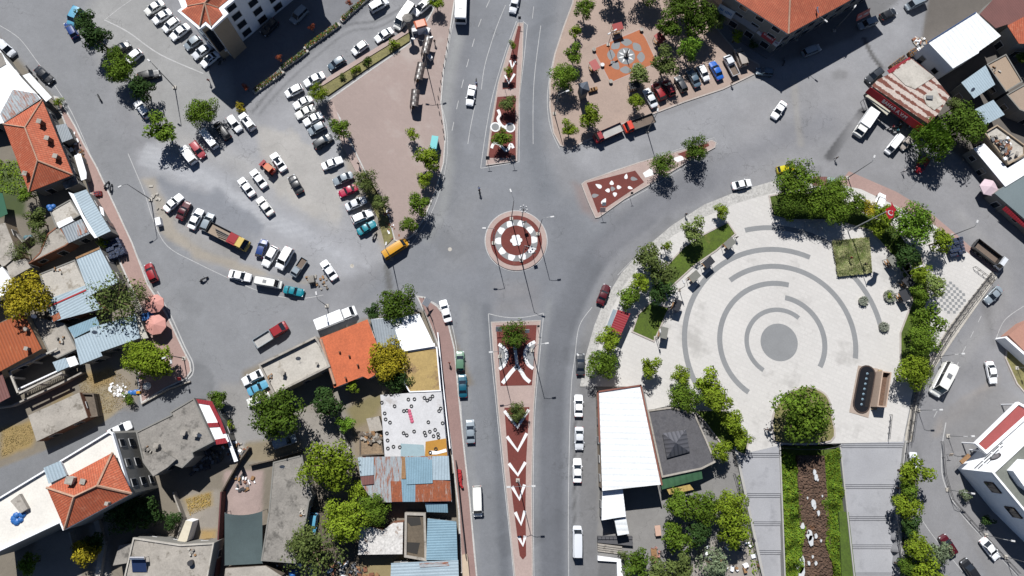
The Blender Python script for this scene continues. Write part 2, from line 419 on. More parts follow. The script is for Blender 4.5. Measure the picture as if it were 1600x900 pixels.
stroke([(1348, 175), (1296, 245)], 2.0, (92, 92, 95), .3, .9, 0)
stroke([(1350, 60), (1362, 85), (1378, 106)], .9, (70, 68, 66), .3, .8, 0)
stroke([(604, 415), (609, 448)], 1.2, (105, 104, 102), .5, .8, .5)
# north-east and side road right
area([(1330, 180), (1440, 210), (1560, 330), (1600, 420), (1640, 640), (1500, 940), (1400, 940), (1415, 690), (1550, 430), (1450, 330), (1300, 270)], (154, 154, 157), 3)
stroke([(1500, 335), (1550, 400), (1570, 460), (1500, 560)], 3, (168, 167, 167), 2, .6, 2)
stroke([(1530, 430), (1545, 500), (1554, 540)], 1.2, (120, 118, 118), 1.2, .5, 2)
area([(1560, 590), (1555, 610), (1500, 655), (1460, 680), (1470, 650), (1520, 615)], (178, 166, 154), 1.5, .5, 2)
stroke([(1500, 580), (1475, 620), (1440, 690), (1440, 800), (1490, 900)], 3, (146, 146, 149), 3, .6)
# residential ground: earth, dry grass, slabs
EARTH = (140, 126, 106)
area([(-60, -60), (-60, 940), (860-560, 940), (300, 600), (215, 560), (200, 430), (90, 160), (0, 60)], (134, 126, 113), 1, 1, 0)
area([(-60, 640), (300, 590), (345, 620), (370, 720), (740, 600), (690, 480), (560, 500), (380, 580), (330, 940), (-60, 940)], (140, 131, 117), 1, 1, 0)
area([(330, 640), (520, 590), (700, 500), (720, 700), (735, 940), (-60, 940), (-60, 800)], (140, 131, 117), 1, 1, 0)
area([(345, 600), (405, 600), (430, 700), (420, 725), (355, 720)], (164, 162, 160), 1.5, 1, 1)
area([(405, 600), (420, 590), (540, 590), (560, 720), (430, 720)], (160, 153, 144), 1.5, .8, 2)
area([(462, 640), (530, 650), (545, 720), (470, 712)], (166, 160, 152), .8, .8, 0)
area([(380, 690), (470, 690), (470, 722), (380, 722)], (150, 132, 92), 1, .7, 2)
area([(550, 620), (600, 620), (600, 714), (555, 712)], (160, 145, 122), 1, .9, 2)
area([(545, 640), (575, 620), (600, 620), (590, 650), (555, 665)], (142, 132, 84), 1, .8, 2)
area([(560, 870), (640, 865), (630, 920), (560, 920)], (158, 142, 100), 1, .9, 2)
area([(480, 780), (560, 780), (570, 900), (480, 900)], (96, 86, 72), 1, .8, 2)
area([(350, 735), (412, 735), (405, 880), (350, 880)], (186, 164, 158), .6, .9, 0)
area([(288, 770), (345, 765), (338, 848), (285, 846)], (166, 158, 148), .8, .9, 1)
area([(288, 778), (330, 768), (332, 790), (292, 805)], (178, 152, 92), .8, .8, 2)
area([(312, 828), (338, 828), (336, 846), (312, 846)], (184, 150, 82), .8, .8, 1)
area([(120, 580), (190, 570), (220, 600), (230, 640), (170, 680), (130, 650)], (164, 150, 122), 1, .9, 2)
area([(128, 585), (180, 570), (185, 600), (145, 610)], (166, 138, 84), 1, .8, 2)
area([(70, 640), (112, 606), (120, 630), (80, 660)], (152, 134, 90), 1, .8, 2)
area([(0, 670), (60, 655), (50, 700), (0, 720)], (176, 148, 84), 1, .8, 2)
area([(-40, 245), (40, 300), (40, 340), (-40, 330)], (70, 84, 36), 1, 1, 2)
area([(-20, 250), (30, 250), (40, 300), (0, 310)], (82, 104, 32), 1, .9, 3)
stroke([(300, 600), (230, 650), (160, 700), (60, 745), (-60, 790)], 8.5, (134, 136, 140), .4, 1, 0)
area([(60, 838), (125, 826), (125, 930), (40, 930)], (178, 170, 160), .8, 1, 1)
area([(140, 820), (170, 815), (172, 930), (150, 930)], (176, 172, 166), .6, .9, 0)
area([(160, 470), (235, 440), (270, 520), (220, 560), (215, 640), (180, 640)], (150, 140, 128), 1, .7, 1)
# east: park pavers by the white roof
area([(915, 600), (1030, 600), (1180, 720), (1220, 940), (905, 940)], (150, 148, 146), .8, 1, 0)
area([(905, 600), (933, 600), (935, 940), (905, 940)], (134, 134, 136), .4, 1, 0)
area([(935, 870), (965, 870), (965, 940), (935, 940)], (120, 120, 122), .4, 1, 0)
area([(1080, 850), (1190, 830), (1200, 940), (1080, 940)], (176, 168, 158), 1, .8, 2)
# north-east shops yard
area([(1440, 60), (1460, -60), (1660, -60), (1660, 330), (1560, 300), (1470, 220), (1450, 190)], (112, 106, 100), .8, 1, 0)
area([(1150, -60), (1330, -60), (1440, -60), (1430, -20), (1330, 60), (1222, 98), (1150, 60)], (132, 132, 134), 1, 1, 0)
area([(1575, 520), (1660, 480), (1660, 640), (1590, 600), (1572, 560)], (164, 140, 104), .8, 1, 1)
area([(1470, 640), (1560, 600), (1700, 700), (1700, 960), (1560, 940), (1478, 760)], (148, 147, 148), .8, .8, 0)
rp_ = random.Random(12)
for (x, y) in [(rp_.uniform(120, 1560), rp_.uniform(20, 880)) for _ in range(150)]:
    d_ = rp_.uniform(-10, 10); c__ = P(x, y); k_ = rp_.random()
    if k_ < .45: # squarish repair patch
        h_ = rp_.uniform(0, 3); a_, b2 = rp_.uniform(1, 4.5), rp_.uniform(.6, 2.2); e1 = Vector((math.cos(h_), math.sin(h_), 0)); e2 = Vector((-e1.y, e1.x, 0))
        wt = (.5-sdist([c__+e1*a_+e2*b2, c__-e1*a_+e2*b2, c__-e1*a_-e2*b2, c__+e1*a_-e2*b2])/.4).clip(0, 1)*rp_.uniform(.25, .6)
    else: # soft stain
        wt = np.exp(-((X-c__.x)**2+(Y-c__.y)**2)/rp_.uniform(.6, 9))*(.4+fb)*rp_.uniform(.15, .5)
    v_ = rp_.uniform(.72, .9) if rp_.random() < .7 else rp_.uniform(1.06, 1.16)
    COL = COL*(1-wt[:, None]*(1-v_))
COL *= (1+(fb-.5)*.22)[:, None]
GZ = np.zeros(X.size)
ds = sdist(PP(HOLE)); GZ[ds < -.3] = -4.0
far = (np.abs(X) > 300) | (np.abs(Y) > 300)
ny_, nx_ = GX.shape
idx = np.arange(X.size).reshape(ny_, nx_)
fc = np.stack([idx[:-1, :-1], idx[:-1, 1:], idx[1:, 1:], idx[1:, :-1]], -1).reshape(-1, 4)
gm = bpy.data.meshes.new('ground')
gm.vertices.add(X.size); gm.vertices.foreach_set('co', np.stack([X, Y, GZ], -1).ravel())
gm.loops.add(fc.size); gm.loops.foreach_set('vertex_index', fc.ravel())
gm.polygons.add(len(fc)); gm.polygons.foreach_set('loop_start', np.arange(0, fc.size, 4)); gm.polygons.foreach_set('loop_total', np.full(len(fc), 4))
gm.update(calc_edges=True)
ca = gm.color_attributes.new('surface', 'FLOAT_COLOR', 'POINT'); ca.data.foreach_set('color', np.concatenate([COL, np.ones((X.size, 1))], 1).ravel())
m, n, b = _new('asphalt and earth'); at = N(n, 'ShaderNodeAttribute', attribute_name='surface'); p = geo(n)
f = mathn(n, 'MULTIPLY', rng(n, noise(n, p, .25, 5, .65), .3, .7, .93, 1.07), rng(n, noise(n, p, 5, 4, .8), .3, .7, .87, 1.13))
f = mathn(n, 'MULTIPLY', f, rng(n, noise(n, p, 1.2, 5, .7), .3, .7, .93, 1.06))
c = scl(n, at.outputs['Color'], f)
vo = N(n, 'ShaderNodeTexVoronoi', feature='DISTANCE_TO_EDGE'); vo.inputs['Scale'].default_value = .11
nv = N(n, 'ShaderNodeTexNoise'); nv.inputs['Scale'].default_value = .5; nv.inputs['Detail'].default_value = 4; n.links.new(p, nv.inputs['Vector'])
mv = N(n, 'ShaderNodeMix', data_type='VECTOR'); mv.inputs[0].default_value = .12
sv = N(n, 'ShaderNodeVectorMath', operation='SCALE'); n.links.new(nv.outputs['Color'], sv.inputs[0]); sv.inputs['Scale'].default_value = 30
n.links.new(p, mv.inputs[4]); n.links.new(sv.outputs[0], mv.inputs[5]); n.links.new(mv.outputs[1], vo.inputs['Vector'])
crk = mathn(n, 'MULTIPLY', rng(n, vo.outputs['Distance'], 0, .008, 1, 0), rng(n, noise(n, p, .07, 3), .46, .58, 0, .38))
c = mix(n, crk, c, (.03, .03, .03)); n.links.new(c, b.inputs['Base Color']); b.inputs['Roughness'].default_value = .88
bump(n, noise(n, p, 9, 3), .3, .02, b); gm.materials.append(m)
go = bpy.data.objects.new('ground', gm); C.objects.link(go); go['kind'] = 'structure'

# ------------------------------------------------------------------ paved slabs
PAV_TAUPE = grit('taupe paving', A(185, 166, 159), .09, .05, .05, 3, stain=A(200, 187, 180), st=.56, stscale=.05, joints=(1.6, .5), jd=.93)
PAV_PINK = grit('pink paving', A(186, 156, 148), .08, .1, .2, 4, stain=A(165, 140, 132), st=.6)
PAV_PINKL = grit('light pink paving', A(198, 176, 168), .08, .1, .3, 4)
PAV_BRICK = grit('brick red paving', A(168, 138, 132), .08, .1, .3, 4)
PAV_PARK = grit('park paving', A(190, 168, 155), .08, .1, .15, 4, stain=A(172, 152, 142), st=.6)
RED = grit('dark red paving', A(124, 58, 50), .14, .16, .3, 4, stain=A(138, 84, 72), st=.62, stscale=.5)
PLAZA = grit('pale plaza stone', A(233, 230, 226), .05, .04, .05, 2.5, stain=A(200, 197, 193), st=.55, stscale=.06, joints=(3.2, .21), jd=.93)
SETTS = grit('pale cobbles', A(204, 202, 198), .06, .28, .2, 2.6)
GREYST = grit('grey granite band', A(156, 158, 160), .06, .06, .3, 4)
KERB = grit('kerb stone', A(205, 195, 188), .1, .15, .4, 4)
KERBW = grit('whitewashed kerb', A(215, 213, 210), .1, .2, .5, 4)
STAIR = grit('stair granite', A(184, 185, 190), .08, .07, .15, 4, stain=A(166, 167, 172), st=.55, stscale=.2)
GRASS = grit('lawn', A(84, 106, 14), .25, .35, .35, 3.5, stain=A(126, 120, 56), st=.6, stscale=.3)
DRYG = grit('dry grass strip', A(140, 134, 84), .25, .3, .4, 3, stain=A(112, 104, 70), st=.55)

def pave(name, px, mat, z=.12, kerb=None, kw=.28, smooth=0, z0=-.3):
    pts = smooth_line(PP(px), smooth, True) if smooth else PP(px)
    mb = MB(); mb.slab(pts, z0, z); o = struct(name, mb, mat)
    if kerb:
        k = MB(); a = inset(pts, -.02); b_ = inset(pts, kw); n_ = len(pts)
        for i in range(n_):
            j = (i+1) % n_
            q = [a[i], a[j], b_[j], b_[i]]; k.slab([Vector((t.x, t.y, 0)) for t in q], -.2, z+.02)
        struct('kerb', k, kerb)
    return pts
pave('plaza_pavement', [(513, 156), (575, 112), (642, 66), (668, 30), (686, -4), (690, -60), (720, -60), (707, 28), (702, 62), (694, 110), (690, 160), (697, 212), (694, 255), (681, 300), (663, 343), (646, 368), (630, 379), (616, 376), (604, 330), (575, 280), (548, 225), (530, 185)], PAV_TAUPE, kerb=KERBW)
pave('park_pavement', [(900, -60), (894, 5), (880, 42), (866, 85), (858, 130), (858, 168), (864, 208), (875, 228), (892, 234), (910, 224), (968, 196), (1020, 179), (1070, 160), (1130, 140), (1188, 112), (1186, 100), (1150, 80), (1100, 20), (1120, -60)], PAV_PARK, kerb=KERB)
pave('pavement', [(84, 150), (92, 152), (118, 196), (133, 226), (153, 262), (182, 324), (208, 380), (232, 444), (248, 468), (266, 500), (285, 540), (298, 566), (300, 580), (292, 592), (258, 608), (221, 631), (214, 590), (225, 540), (228, 500), (205, 450), (170, 372), (150, 330), (120, 240)], PAV_PINK, kerb=KERBW)
pave('pavement', [(650, 462), (664, 464), (684, 478), (700, 500), (711, 545), (718, 620), (726, 700), (735, 780), (742, 860), (750, 940), (722, 940), (716, 800), (703, 690), (692, 610), (686, 545), (668, 500)], PAV_BRICK, kerb=KERBW)
pave('plaza', [(1214, 300), (1150, 318), (1100, 340), (1052, 368), (1005, 408), (972, 450), (953, 490), (938, 530), (928, 570), (920, 604), (1005, 604), (1012, 641), (1045, 634), (1090, 640), (1140, 660), (1160, 690), (1148, 712), (1222, 695), (1410, 690), (1428, 600), (1478, 515), (1549, 424), (1500, 386), (1460, 352), (1400, 322), (1345, 296), (1300, 286), (1250, 286)], PLAZA, z=.14, z0=-5)
pave('cobbled_path', [(1214, 302), (1150, 320), (1102, 342), (1053, 370), (1006, 410), (973, 452), (954, 492), (939, 532), (929, 572), (920, 604), (906, 604), (914, 560), (928, 510), (944, 470), (972, 425), (1005, 390), (1050, 352), (1100, 320), (1150, 300), (1212, 282)], SETTS, z=.13, kerb=None)
pave('pavement', [(1326, 268), (1345, 276), (1400, 300), (1450, 330), (1500, 372), (1560, 425), (1549, 424), (1500, 386), (1460, 352), (1400, 322), (1345, 296), (1310, 288)], PAV_PINK, z=.15, kerb=None)
pave('pavement', [(1548, 425), (1562, 427), (1500, 515), (1440, 605), (1424, 690), (1412, 690), (1430, 600), (1478, 515)], CONC_L, z=.13)
pave('pavement', [(1575, 520), (1570, 560), (1588, 600), (1640, 660), (1700, 600), (1660, 500), (1600, 505)], DRYG, z=.1, kerb=KERB)
# garden path strip beside the car park
pave('path', [(497, 132), (637, 46), (641, 51), (500, 138)], PAV_PINKL, z=.45)
pave('path', [(512, 160), (520, 157), (535, 200), (548, 225), (555, 240), (569, 270), (560, 276), (536, 230), (525, 200), (510, 172)], PAV_PINKL, z=.2)
g = MB(); g.slab(PP([(501, 138), (641, 51), (640, 65), (575, 107), (513, 150), (505, 146)]), -.1, .3); struct('dry_grass', g, DRYG, 'stuff')
g = MB(); g.slab(PP([(569, 272), (578, 280), (604, 326), (615, 372), (602, 385), (590, 340), (570, 300)]), -.1, .14); struct('dry_grass', g, DRYG, 'stuff')

# lawns of the plaza with kerbs
for px in ([(1137, 346), (1150, 366), (1120, 392), (1085, 416), (1046, 452), (1026, 444), (1045, 410), (1068, 385), (1100, 365)], [(1015, 472), (1047, 480), (1022, 535), (986, 519), (996, 490)],
           [(1200, 306), (1232, 300), (1300, 304), (1345, 330), (1395, 352), (1420, 385), (1425, 440), (1392, 400), (1360, 362), (1300, 345), (1230, 345), (1206, 338)], [(1402, 418), (1440, 400), (1450, 450), (1440, 520), (1455, 560), (1440, 600), (1405, 590), (1405, 520), (1424, 470)],
           [(1080, 640), (1135, 640), (1170, 690), (1165, 712), (1130, 700), (1100, 660)]):
    g = MB(); pts = PP(px); g.slab(inset(pts, .3), .1, .2); struct('grass', g, GRASS, 'stuff')
    k = MB(); a = pts; b_ = inset(pts, .3)
    for i in range(len(a)):
        j = (i+1) % len(a); k.slab([a[i], a[j], b_[j], b_[i]], .05, .26)
    struct('kerb', k, KERB)
# bed round the big tree at the head of the steps
g = MB(); pts = smooth_line(PP([(1205, 655), (1214, 630), (1235, 610), (1265, 604), (1292, 618), (1300, 650), (1298, 690), (1218, 694), (1207, 680)]), 4, True); g.slab(pts, .05, .3); struct('kerb', g, KERB)
g = MB(); g.slab(inset(pts, .35), .1, .34); struct('dry_grass', g, DRYG, 'stuff')

# plaza arcs: rings of dark granite set in the paving
PC = P(1217, 535)
RAD = lambda px: (P(1217+px, 535)-PC).length
def arc(r0, r1, a, b_, z=.145):
    """angles are photo directions of the ends measured on the ground, counter-clockwise"""
    n_ = max(4, int(abs(b_-a)/4)); mb = MB(); q = []
    base = hdg(1217, 535, 0)
    i_, o_ = [], []
    for k in range(n_+1):
        t = base+R(a+(b_-a)*k/n_); i_.append(PC+Vector((math.cos(t), math.sin(t), 0))*RAD(r0)); o_.append(PC+Vector((math.cos(t), math.sin(t), 0))*RAD(r1))
    for k in range(n_): mb.slab([i_[k], o_[k], o_[k+1], i_[k+1]], .1, z)
    struct('paving_band', mb, GREYST)
mb = MB(); mb.disc((PC.x, PC.y), RAD(29), .1, .146, 48); struct('paving_disc', mb, GREYST)
arc(47, 54, 48, 237); arc(67, 75, -32, 78); arc(88, 96, 76, 235); arc(115, 123, -12, 126)
arc(142, 150, 66, 219); arc(159, 167, 8, 44); arc(177, 185, 93, 103); arc(177, 185, 60, 93)
mb = MB()
c0 = P(1483, 465); hx = hdg(1483, 465, 0)
for i in range(-5, 6):
    for j in range(-5, 6):
        if (i+j) % 2 == 0 and abs(i)+abs(j) < 8:
            t = Vector((math.cos(hx)*i*.62-math.sin(hx)*j*.62, math.sin(hx)*i*.62+math.cos(hx)*j*.62, 0)); mb.box((c0.x+t.x, c0.y+t.y, .12), (.6, .6, .055), hx)
struct('paving_band', mb, GREYST)

# ------------------------------------------------------------------ roundabout and medians
RC = P(806.5, 376); rr = lambda px: (P(806.5+px, 376)-RC).length
mb = MB(); mb.disc((RC.x, RC.y), rr(49.2), -.2, .006, 64); struct('road_line', mb, WORN_P)
mb = MB(); mb.disc((RC.x, RC.y), rr(47.5), -.2, .16, 64); struct('traffic_island', mb, PAV_PINKL)
mb = MB(); mb.disc((RC.x, RC.y), rr(40.2), 0, .2, 64); struct('traffic_island', mb, RED)
mb = MB(); mb.disc((RC.x, RC.y), rr(33.5), 0, .204, 64); struct('paving_disc', mb, GREYST)
mb = MB(); mb.disc((RC.x, RC.y), rr(24), 0, .208, 64); struct('paving_disc', mb, RED)
mb = MB()
for k in range(10):
    a0 = k*PI/5+.25; q = []
    for t, r_ in ((-.22, 24.3), (-.2, 28), (-.1, 33), (.1, 33.3), (.2, 28), (.22, 24.3)): q.append(RC+Vector((math.cos(a0+t), math.sin(a0+t), 0))*rr(r_))
    mb.slab(q, .1, .212)
struct('paving_band', mb, WHITE_P)
mb = MB()
for k in range(6):
    a0 = k*PI/3+.3; mb.disc((RC.x+rr(6)*math.cos(a0), RC.y+rr(6)*math.sin(a0)), rr(3.6), .2, .3+.002*k, 14)
mb.disc((RC.x, RC.y), rr(3.4), .2, .34, 16); struct('paving_band', mb, WHITE_P)

def island(outer, red, z=.16, sm=0):
    pts = PP(outer); mb = MB(); mb.slab(pts, -.2, z); struct('traffic_island', mb, PAV_PINKL)
    k = MB(); a = inset(pts, -.02); b_ = inset(pts, .2)
    for i in range(len(a)):
        j = (i+1) % len(a); k.slab([a[i], a[j], b_[j], b_[i]], -.1, z+.02)
    struct('kerb', k, KERB)
    for r_ in red: mb = MB(); mb.slab(PP(r_), 0, z+.03); struct('paving_bed', mb, RED)
island([(767, 503), (845, 500.5), (840, 560), (834, 640), (831, 760), (833, 940), (808, 940), (799, 850), (788, 740), (778, 640), (771, 560)],
       [[(775, 508.8), (838.6, 508), (835, 560), (831, 602), (782, 603), (778, 555)], [(788, 637), (827, 636), (822, 720), (821, 790), (822, 868), (817, 874), (812, 868), (802, 790), (794, 720)]])
island([(809, 36), (818, 36), (817, 90), (811, 160), (808, 252), (759, 259), (766, 200), (778, 130), (793, 80)],
       [[(809.5, 41), (814, 42), (808, 90), (806, 138), (785, 140), (797, 90)], [(777, 152), (806, 150), (805, 200), (806, 247), (763, 247), (768, 210)]])
island([(908, 288), (914, 283), (1000, 253), (1072, 233), (1112, 219), (1119, 223), (1117, 231), (1074, 254), (1020, 286), (975, 312), (936, 340), (930, 341), (918, 315)],
       [[(916.5, 286), (992, 267), (1006, 285), (934, 333)], [(1058, 241), (1092, 229), (1106, 224), (1108, 228), (1072, 248)]])
def paint(pl, wd, z=.2, closed=False, sm=0, mat=WHITE_P, name='paving_band'):
    pts = smooth_line(PP(pl), sm, closed) if sm else PP(pl)
    if closed: pts = pts+[pts[0]]
    mb = MB(); mb.ribbon(pts, wd, z); return struct(name, mb, mat)
for ax_, ay, lx, ly, rx, ry in ((808.5, 668, 788, 642, 826, 640), (808.7, 704, 792, 682, 823, 677), (809, 742, 795, 724, 821, 722), (811.5, 780, 800, 760, 819.5, 757), (814, 819, 805, 800, 820, 798), (817, 851.5, 810, 838, 820.5, 837)):
    paint([(lx, ly), (ax_, ay), (rx, ry)], .62)
paint([(797, 95), (800, 107), (805, 96)], .5); paint([(789, 118), (795, 131), (804, 116)], .5)
paint([(808, 572), (800, 580), (792, 590), (785, 599)], .75, sm=5); paint([(808, 572), (814, 580), (820, 590), (828, 597)], .75, sm=5)
for (cx, cy, s_) in ((780, 551, -1), (836, 555, 1)):
    q = [(cx-(-12)*0, cy)]
for pl in ([(779, 538), (788, 544), (792, 556), (788, 570), (780, 577)], [(836, 534), (826, 540), (820, 552), (824, 568), (833, 576)]):
    mb = MB(); mb.slab(smooth_line(PP(pl), 4), 0, .196); struct('paving_bed', mb, GREYST); paint(pl, .65, sm=5, z=.204)
paint([(808, 572), (806, 556), (804, 540)], .6)
for c_, ln in (((774, 190), [(778, 172), (781, 180), (778, 186), (783, 196), (790, 200)]), ((0, 0), [(768, 232), (772, 224), (780, 226), (784, 230), (792, 236), (798, 226), (802, 232)])): paint(ln, .6, sm=5)
for (cx, cy) in ((774, 199), (797, 200)):
    c_ = P(cx, cy); mb = MB(); mb.disc((c_.x, c_.y), .95, 0, .196, 20); struct('paving_disc', mb, GREYST)
    mb = MB(); mb.ribbon([c_+Vector((math.cos(t/20*2*PI), math.sin(t/20*2*PI), 0))*.95 for t in range(21)], .3, .203); struct('paving_band', mb, WHITE_P)
# petals and flower on the triangular island
mb = MB(); mg = MB()
def petal(mb_, cx, cy, s_, ang, wd=1.0):
    c_ = P(cx, cy); h_ = hdg(cx, cy, ang); q = []
    for t in range(12):
        a_ = t/12*2*PI; x = math.cos(a_)*s_; y = math.sin(a_)*s_*.55*wd*(1-.55*math.cos(a_)); q.append(Vector((c_.x+x*math.cos(h_)-y*math.sin(h_), c_.y+x*math.sin(h_)+y*math.cos(h_), 0)))
    mb_.slab(q, .1, .196)
for a_ in ((935, 291, .75, 150), (943.5, 315, .8, 60), (978, 276, .6, 80), (984.5, 294, .55, -20), (949, 298, .5, 180, 1.5), (955.5, 286, .5, 90, 1.5), (967, 293, .5, 0, 1.5), (960.5, 304.5, .5, -90, 1.5)): petal(mb, *a_)
for a_ in ((930, 306, .75, 10), (990.5, 280, .75, -10), (957.5, 295.5, .5, 0, 1.7)): petal(mg, *a_)
struct('paving_band', mb, WHITE_P); struct('paving_band', mg, GREYST)
for pl in ([(1004, 271), (1018, 262), (1021, 274), (1008, 278)], [(1050, 248), (1066, 243), (1068, 250), (1058, 254)]):
    mb = MB(); mb.slab(PP(pl), .1, .186); struct('paving_band', mb, WHITE_P)
# flower square in the park
FL_OR = grit('orange park paving', A(196, 118, 78), .06, .1, .3, 4)
mb = MB(); q = PP([(925, 76), (1000, 45), (1010, 60), (1028, 99), (953, 131)]); mb.slab(q, .05, .128); struct('paving_bed', mb, PAV_PINKL)
mb = MB(); mb.slab(inset(q, .25), .05, .134); struct('paving_bed', mb, FL_OR)
FC = P(978, 88); r1 = (P(978+14, 88)-FC).length
mb = MB()
for k in range(8):
    a0 = k*PI/4+.15
    q = []
    for t in range(9):
        a_ = a0-.36+.72*t/8; q.append(FC+Vector((math.cos(a_), math.sin(a_), 0))*r1*(1.85+.25*math.sin(PI*t/8)))
    for t in range(9):
        a_ = a0+.36-.72*t/8; q.append(FC+Vector((math.cos(a_), math.sin(a_), 0))*r1*(1.62-.42*math.sin(PI*t/8)))
    mb.slab(q, .1, .14)
mb.disc((FC.x, FC.y), r1, .1, .141, 40); struct('paving_band', mb, GREYST)
mb = MB()
for k in range(8):
    a0 = k*PI/4+.5; d = Vector((math.cos(a0), math.sin(a0), 0)); e = Vector((-d.y, d.x, 0))
    mb.slab([FC+d*.2*r1, FC+d*.55*r1+e*.1*r1, FC+d*.92*r1, FC+d*.55*r1-e*.1*r1], .1, .146)
struct('paving_band', mb, WHITE_P)

# ------------------------------------------------------------------ road markings
def line(pl, wd=.14, dash=None, mat=WORN_P, sm=5, z=.006):
    pts = smooth_line(PP(pl), sm) if sm and len(pl) > 2 else PP(pl)
    mb = MB()
    if not dash: mb.ribbon(pts, wd, z)
    else:
        L = [0]
        for a, b_ in zip(pts, pts[1:]): L.append(L[-1]+(b_-a).length)
        def at_(s_):
            for i in range(len(pts)-1):
                if s_ <= L[i+1]: return pts[i].lerp(pts[i+1], (s_-L[i])/max(1e-6, L[i+1]-L[i]))
            return pts[-1]
        s_ = 0
        while s_+dash[0] < L[-1]: mb.ribbon([at_(s_), at_(s_+dash[0])], wd, z); s_ += dash[0]+dash[1]
    struct('road_line', mb, mat)
line([(0, 40), (30, 60), (58, 96), (85, 133), (110, 172), (130, 215), (150, 262), (184, 330), (212, 392), (236, 450)], .13)
line([(246, 455), (268, 495), (288, 540), (301, 566), (301, 584), (291, 594)], .22)
line([(200, 240), (225, 300), (240, 345), (262, 385), (310, 412), (365, 438), (420, 460), (470, 466), (505, 461)], .13)
line([(763, 490), (768, 560), (776, 640), (786, 740), (798, 850), (806, 940)], .14, sm=3)
line([(849.5, 489), (843, 560), (836, 640), (833, 760), (835, 940)], .14, sm=3)
line([(763, 490), (785, 495), (807, 496.5), (830, 494), (849.5, 489)], .14)
line([(807, 33), (790, 80), (771, 144), (760, 200), (751, 263)], .14, sm=3)
line([(817, 33), (824, 39), (819, 90), (812, 150), (811, 253)], .14, sm=0)
line([(751, 263), (780, 258), (811, 253)], .14)
line([(720, 5), (735, 60)], .01)
line([(765, 0), (748, 40), (733, 90), (718, 150), (705, 210)], .15, (2.0, 3.0)); line([(790, 8), (775, 45), (758, 100), (752, 140)], .14); line([(742, 165), (735, 200), (731, 225)], .14)
line([(834, 10), (828, 60)], .12, (3, 3)); line([(845, 40), (836, 110), (833, 160), (833, 225)], .13, sm=3)
line([(896, 5), (878, 50), (864, 95), (856, 140), (856, 175), (862, 205), (874, 232)], .14)
line([(716, 0), (712, 20), (705, 50), (698, 90)], .14, sm=3); line([(690, 165), (698, 200), (698, 250), (685, 305), (665, 350), (640, 385)], .12)
line([(656, 466), (680, 474), (701, 495), (711, 530), (717, 580), (722, 660), (732, 760), (742, 860), (748, 940)], .14)
line([(889, 940), (888, 800), (890, 680), (893, 600), (898, 560), (905, 510), (925, 480)], .13)
line([(914, 284), (960, 266), (1015, 249), (1072, 229), (1116, 215), (1122, 224), (1075, 257), (1020, 291), (972, 317)], .1, sm=0)
line([(1160, 305), (1100, 325), (1048, 357), (1000, 395), (965, 430)], .1)
line([(1350, 440), (1352, 441)], .01, sm=0)
line([(1545, 470), (1520, 520), (1500, 560), (1475, 620), (1455, 660)], .13, (1.6, 2.2)); line([(1600, 478), (1570, 500), (1556, 530)], .13)
line([(1478, 660), (1472, 700), (1474, 750), (1500, 800), (1540, 845), (1590, 900)], .2); line([(1438, 808), (1460, 840), (1510, 900)], .14)
line([(163, 31), (200, 50), (250, 85), (318, 115)], .25); line([(165, 30), (185, 14), (205, 0)], .12)
for cx, cy in ((703, 389.5), (550, 415.5)):
    c_ = P(cx, cy); mb = MB(); mb.disc((c_.x, c_.y), .42, -.05, .008, 16); struct('manhole_cover', mb, CONC_L)

# ------------------------------------------------------------------ terraces with shallow steps, cascade between
LV = [(0, 697), (1, 757), (2, 807), (3, 851), (4, 895)]
XL = lambda y, k: {'a': 1148+(y-700)*.215, 'b': 1217+(y-697)*.05, 'c': 1314+(y-697)*.108, 'd': 1413-(y-690)*.11 if y < 800 else 1401+(y-800)*.09}[k]
def lev(k, z, y0, y1, a, b_):
    mb = MB(); q = PP([(XL(y0, a), y0), (XL(y0, b_), y0), (XL((y0+y1)/2, b_), (y0+y1)/2), (XL(y1, b_), y1), (XL(y1, a), y1), (XL((y0+y1)/2, a), (y0+y1)/2)], z); mb.slab(q, -6, z); struct('terrace', mb, STAIR)
RISE = .14
for a, b_, ys in (('a', 'b', [699, 708, 771, 815, 860, 905, 970]), ('c', 'd', [690, 693, 757, 807, 851, 895, 970])):
    z = .14; lev(0, z-.004, ys[0]-9, ys[1], a, b_)
    for k in range(1, 6):
        zt = z-RISE; st = 3.0
        lev(k, zt, ys[k], ys[k]+st, a, b_); lev(k, zt-RISE, ys[k]+st, ys[k]+2*st, a, b_); lev(k, zt-2*RISE, ys[k]+2*st, ys[k+1], a, b_)
        z = zt-2*RISE
# side retaining walls
RW = grit('terrace side wall', A(196, 194, 190), .08, .1, .4, 4)
mb = MB(); mb.wall(PP([(1148, 700), (1170, 800), (1205, 965)]), .5, -5, .5); struct('terrace_wall', mb, RW)
mb = MB(); mb.wall(PP([(1414, 690), (1402, 800), (1416, 965)]), .4, -5, .5); struct('terrace_wall', mb, RW)
mb = MB(); mb.wall(PP([(1219, 697), (1229, 965)]), .25, -5, .02); struct('terrace_wall', mb, RW)
mb = MB(); mb.wall(PP([(1313, 697), (1342, 965)]), .25, -5, .02); struct('terrace_wall', mb, RW)
g = MB(); g.slab(PP([(1311, 800), (1326, 800), (1337, 900), (1342, 960), (1318, 960)], -.2), -5, -.2); struct('grass', g, grit('bright lawn', A(80, 104, 22), .2, .3, .4, 3.5), 'stuff')
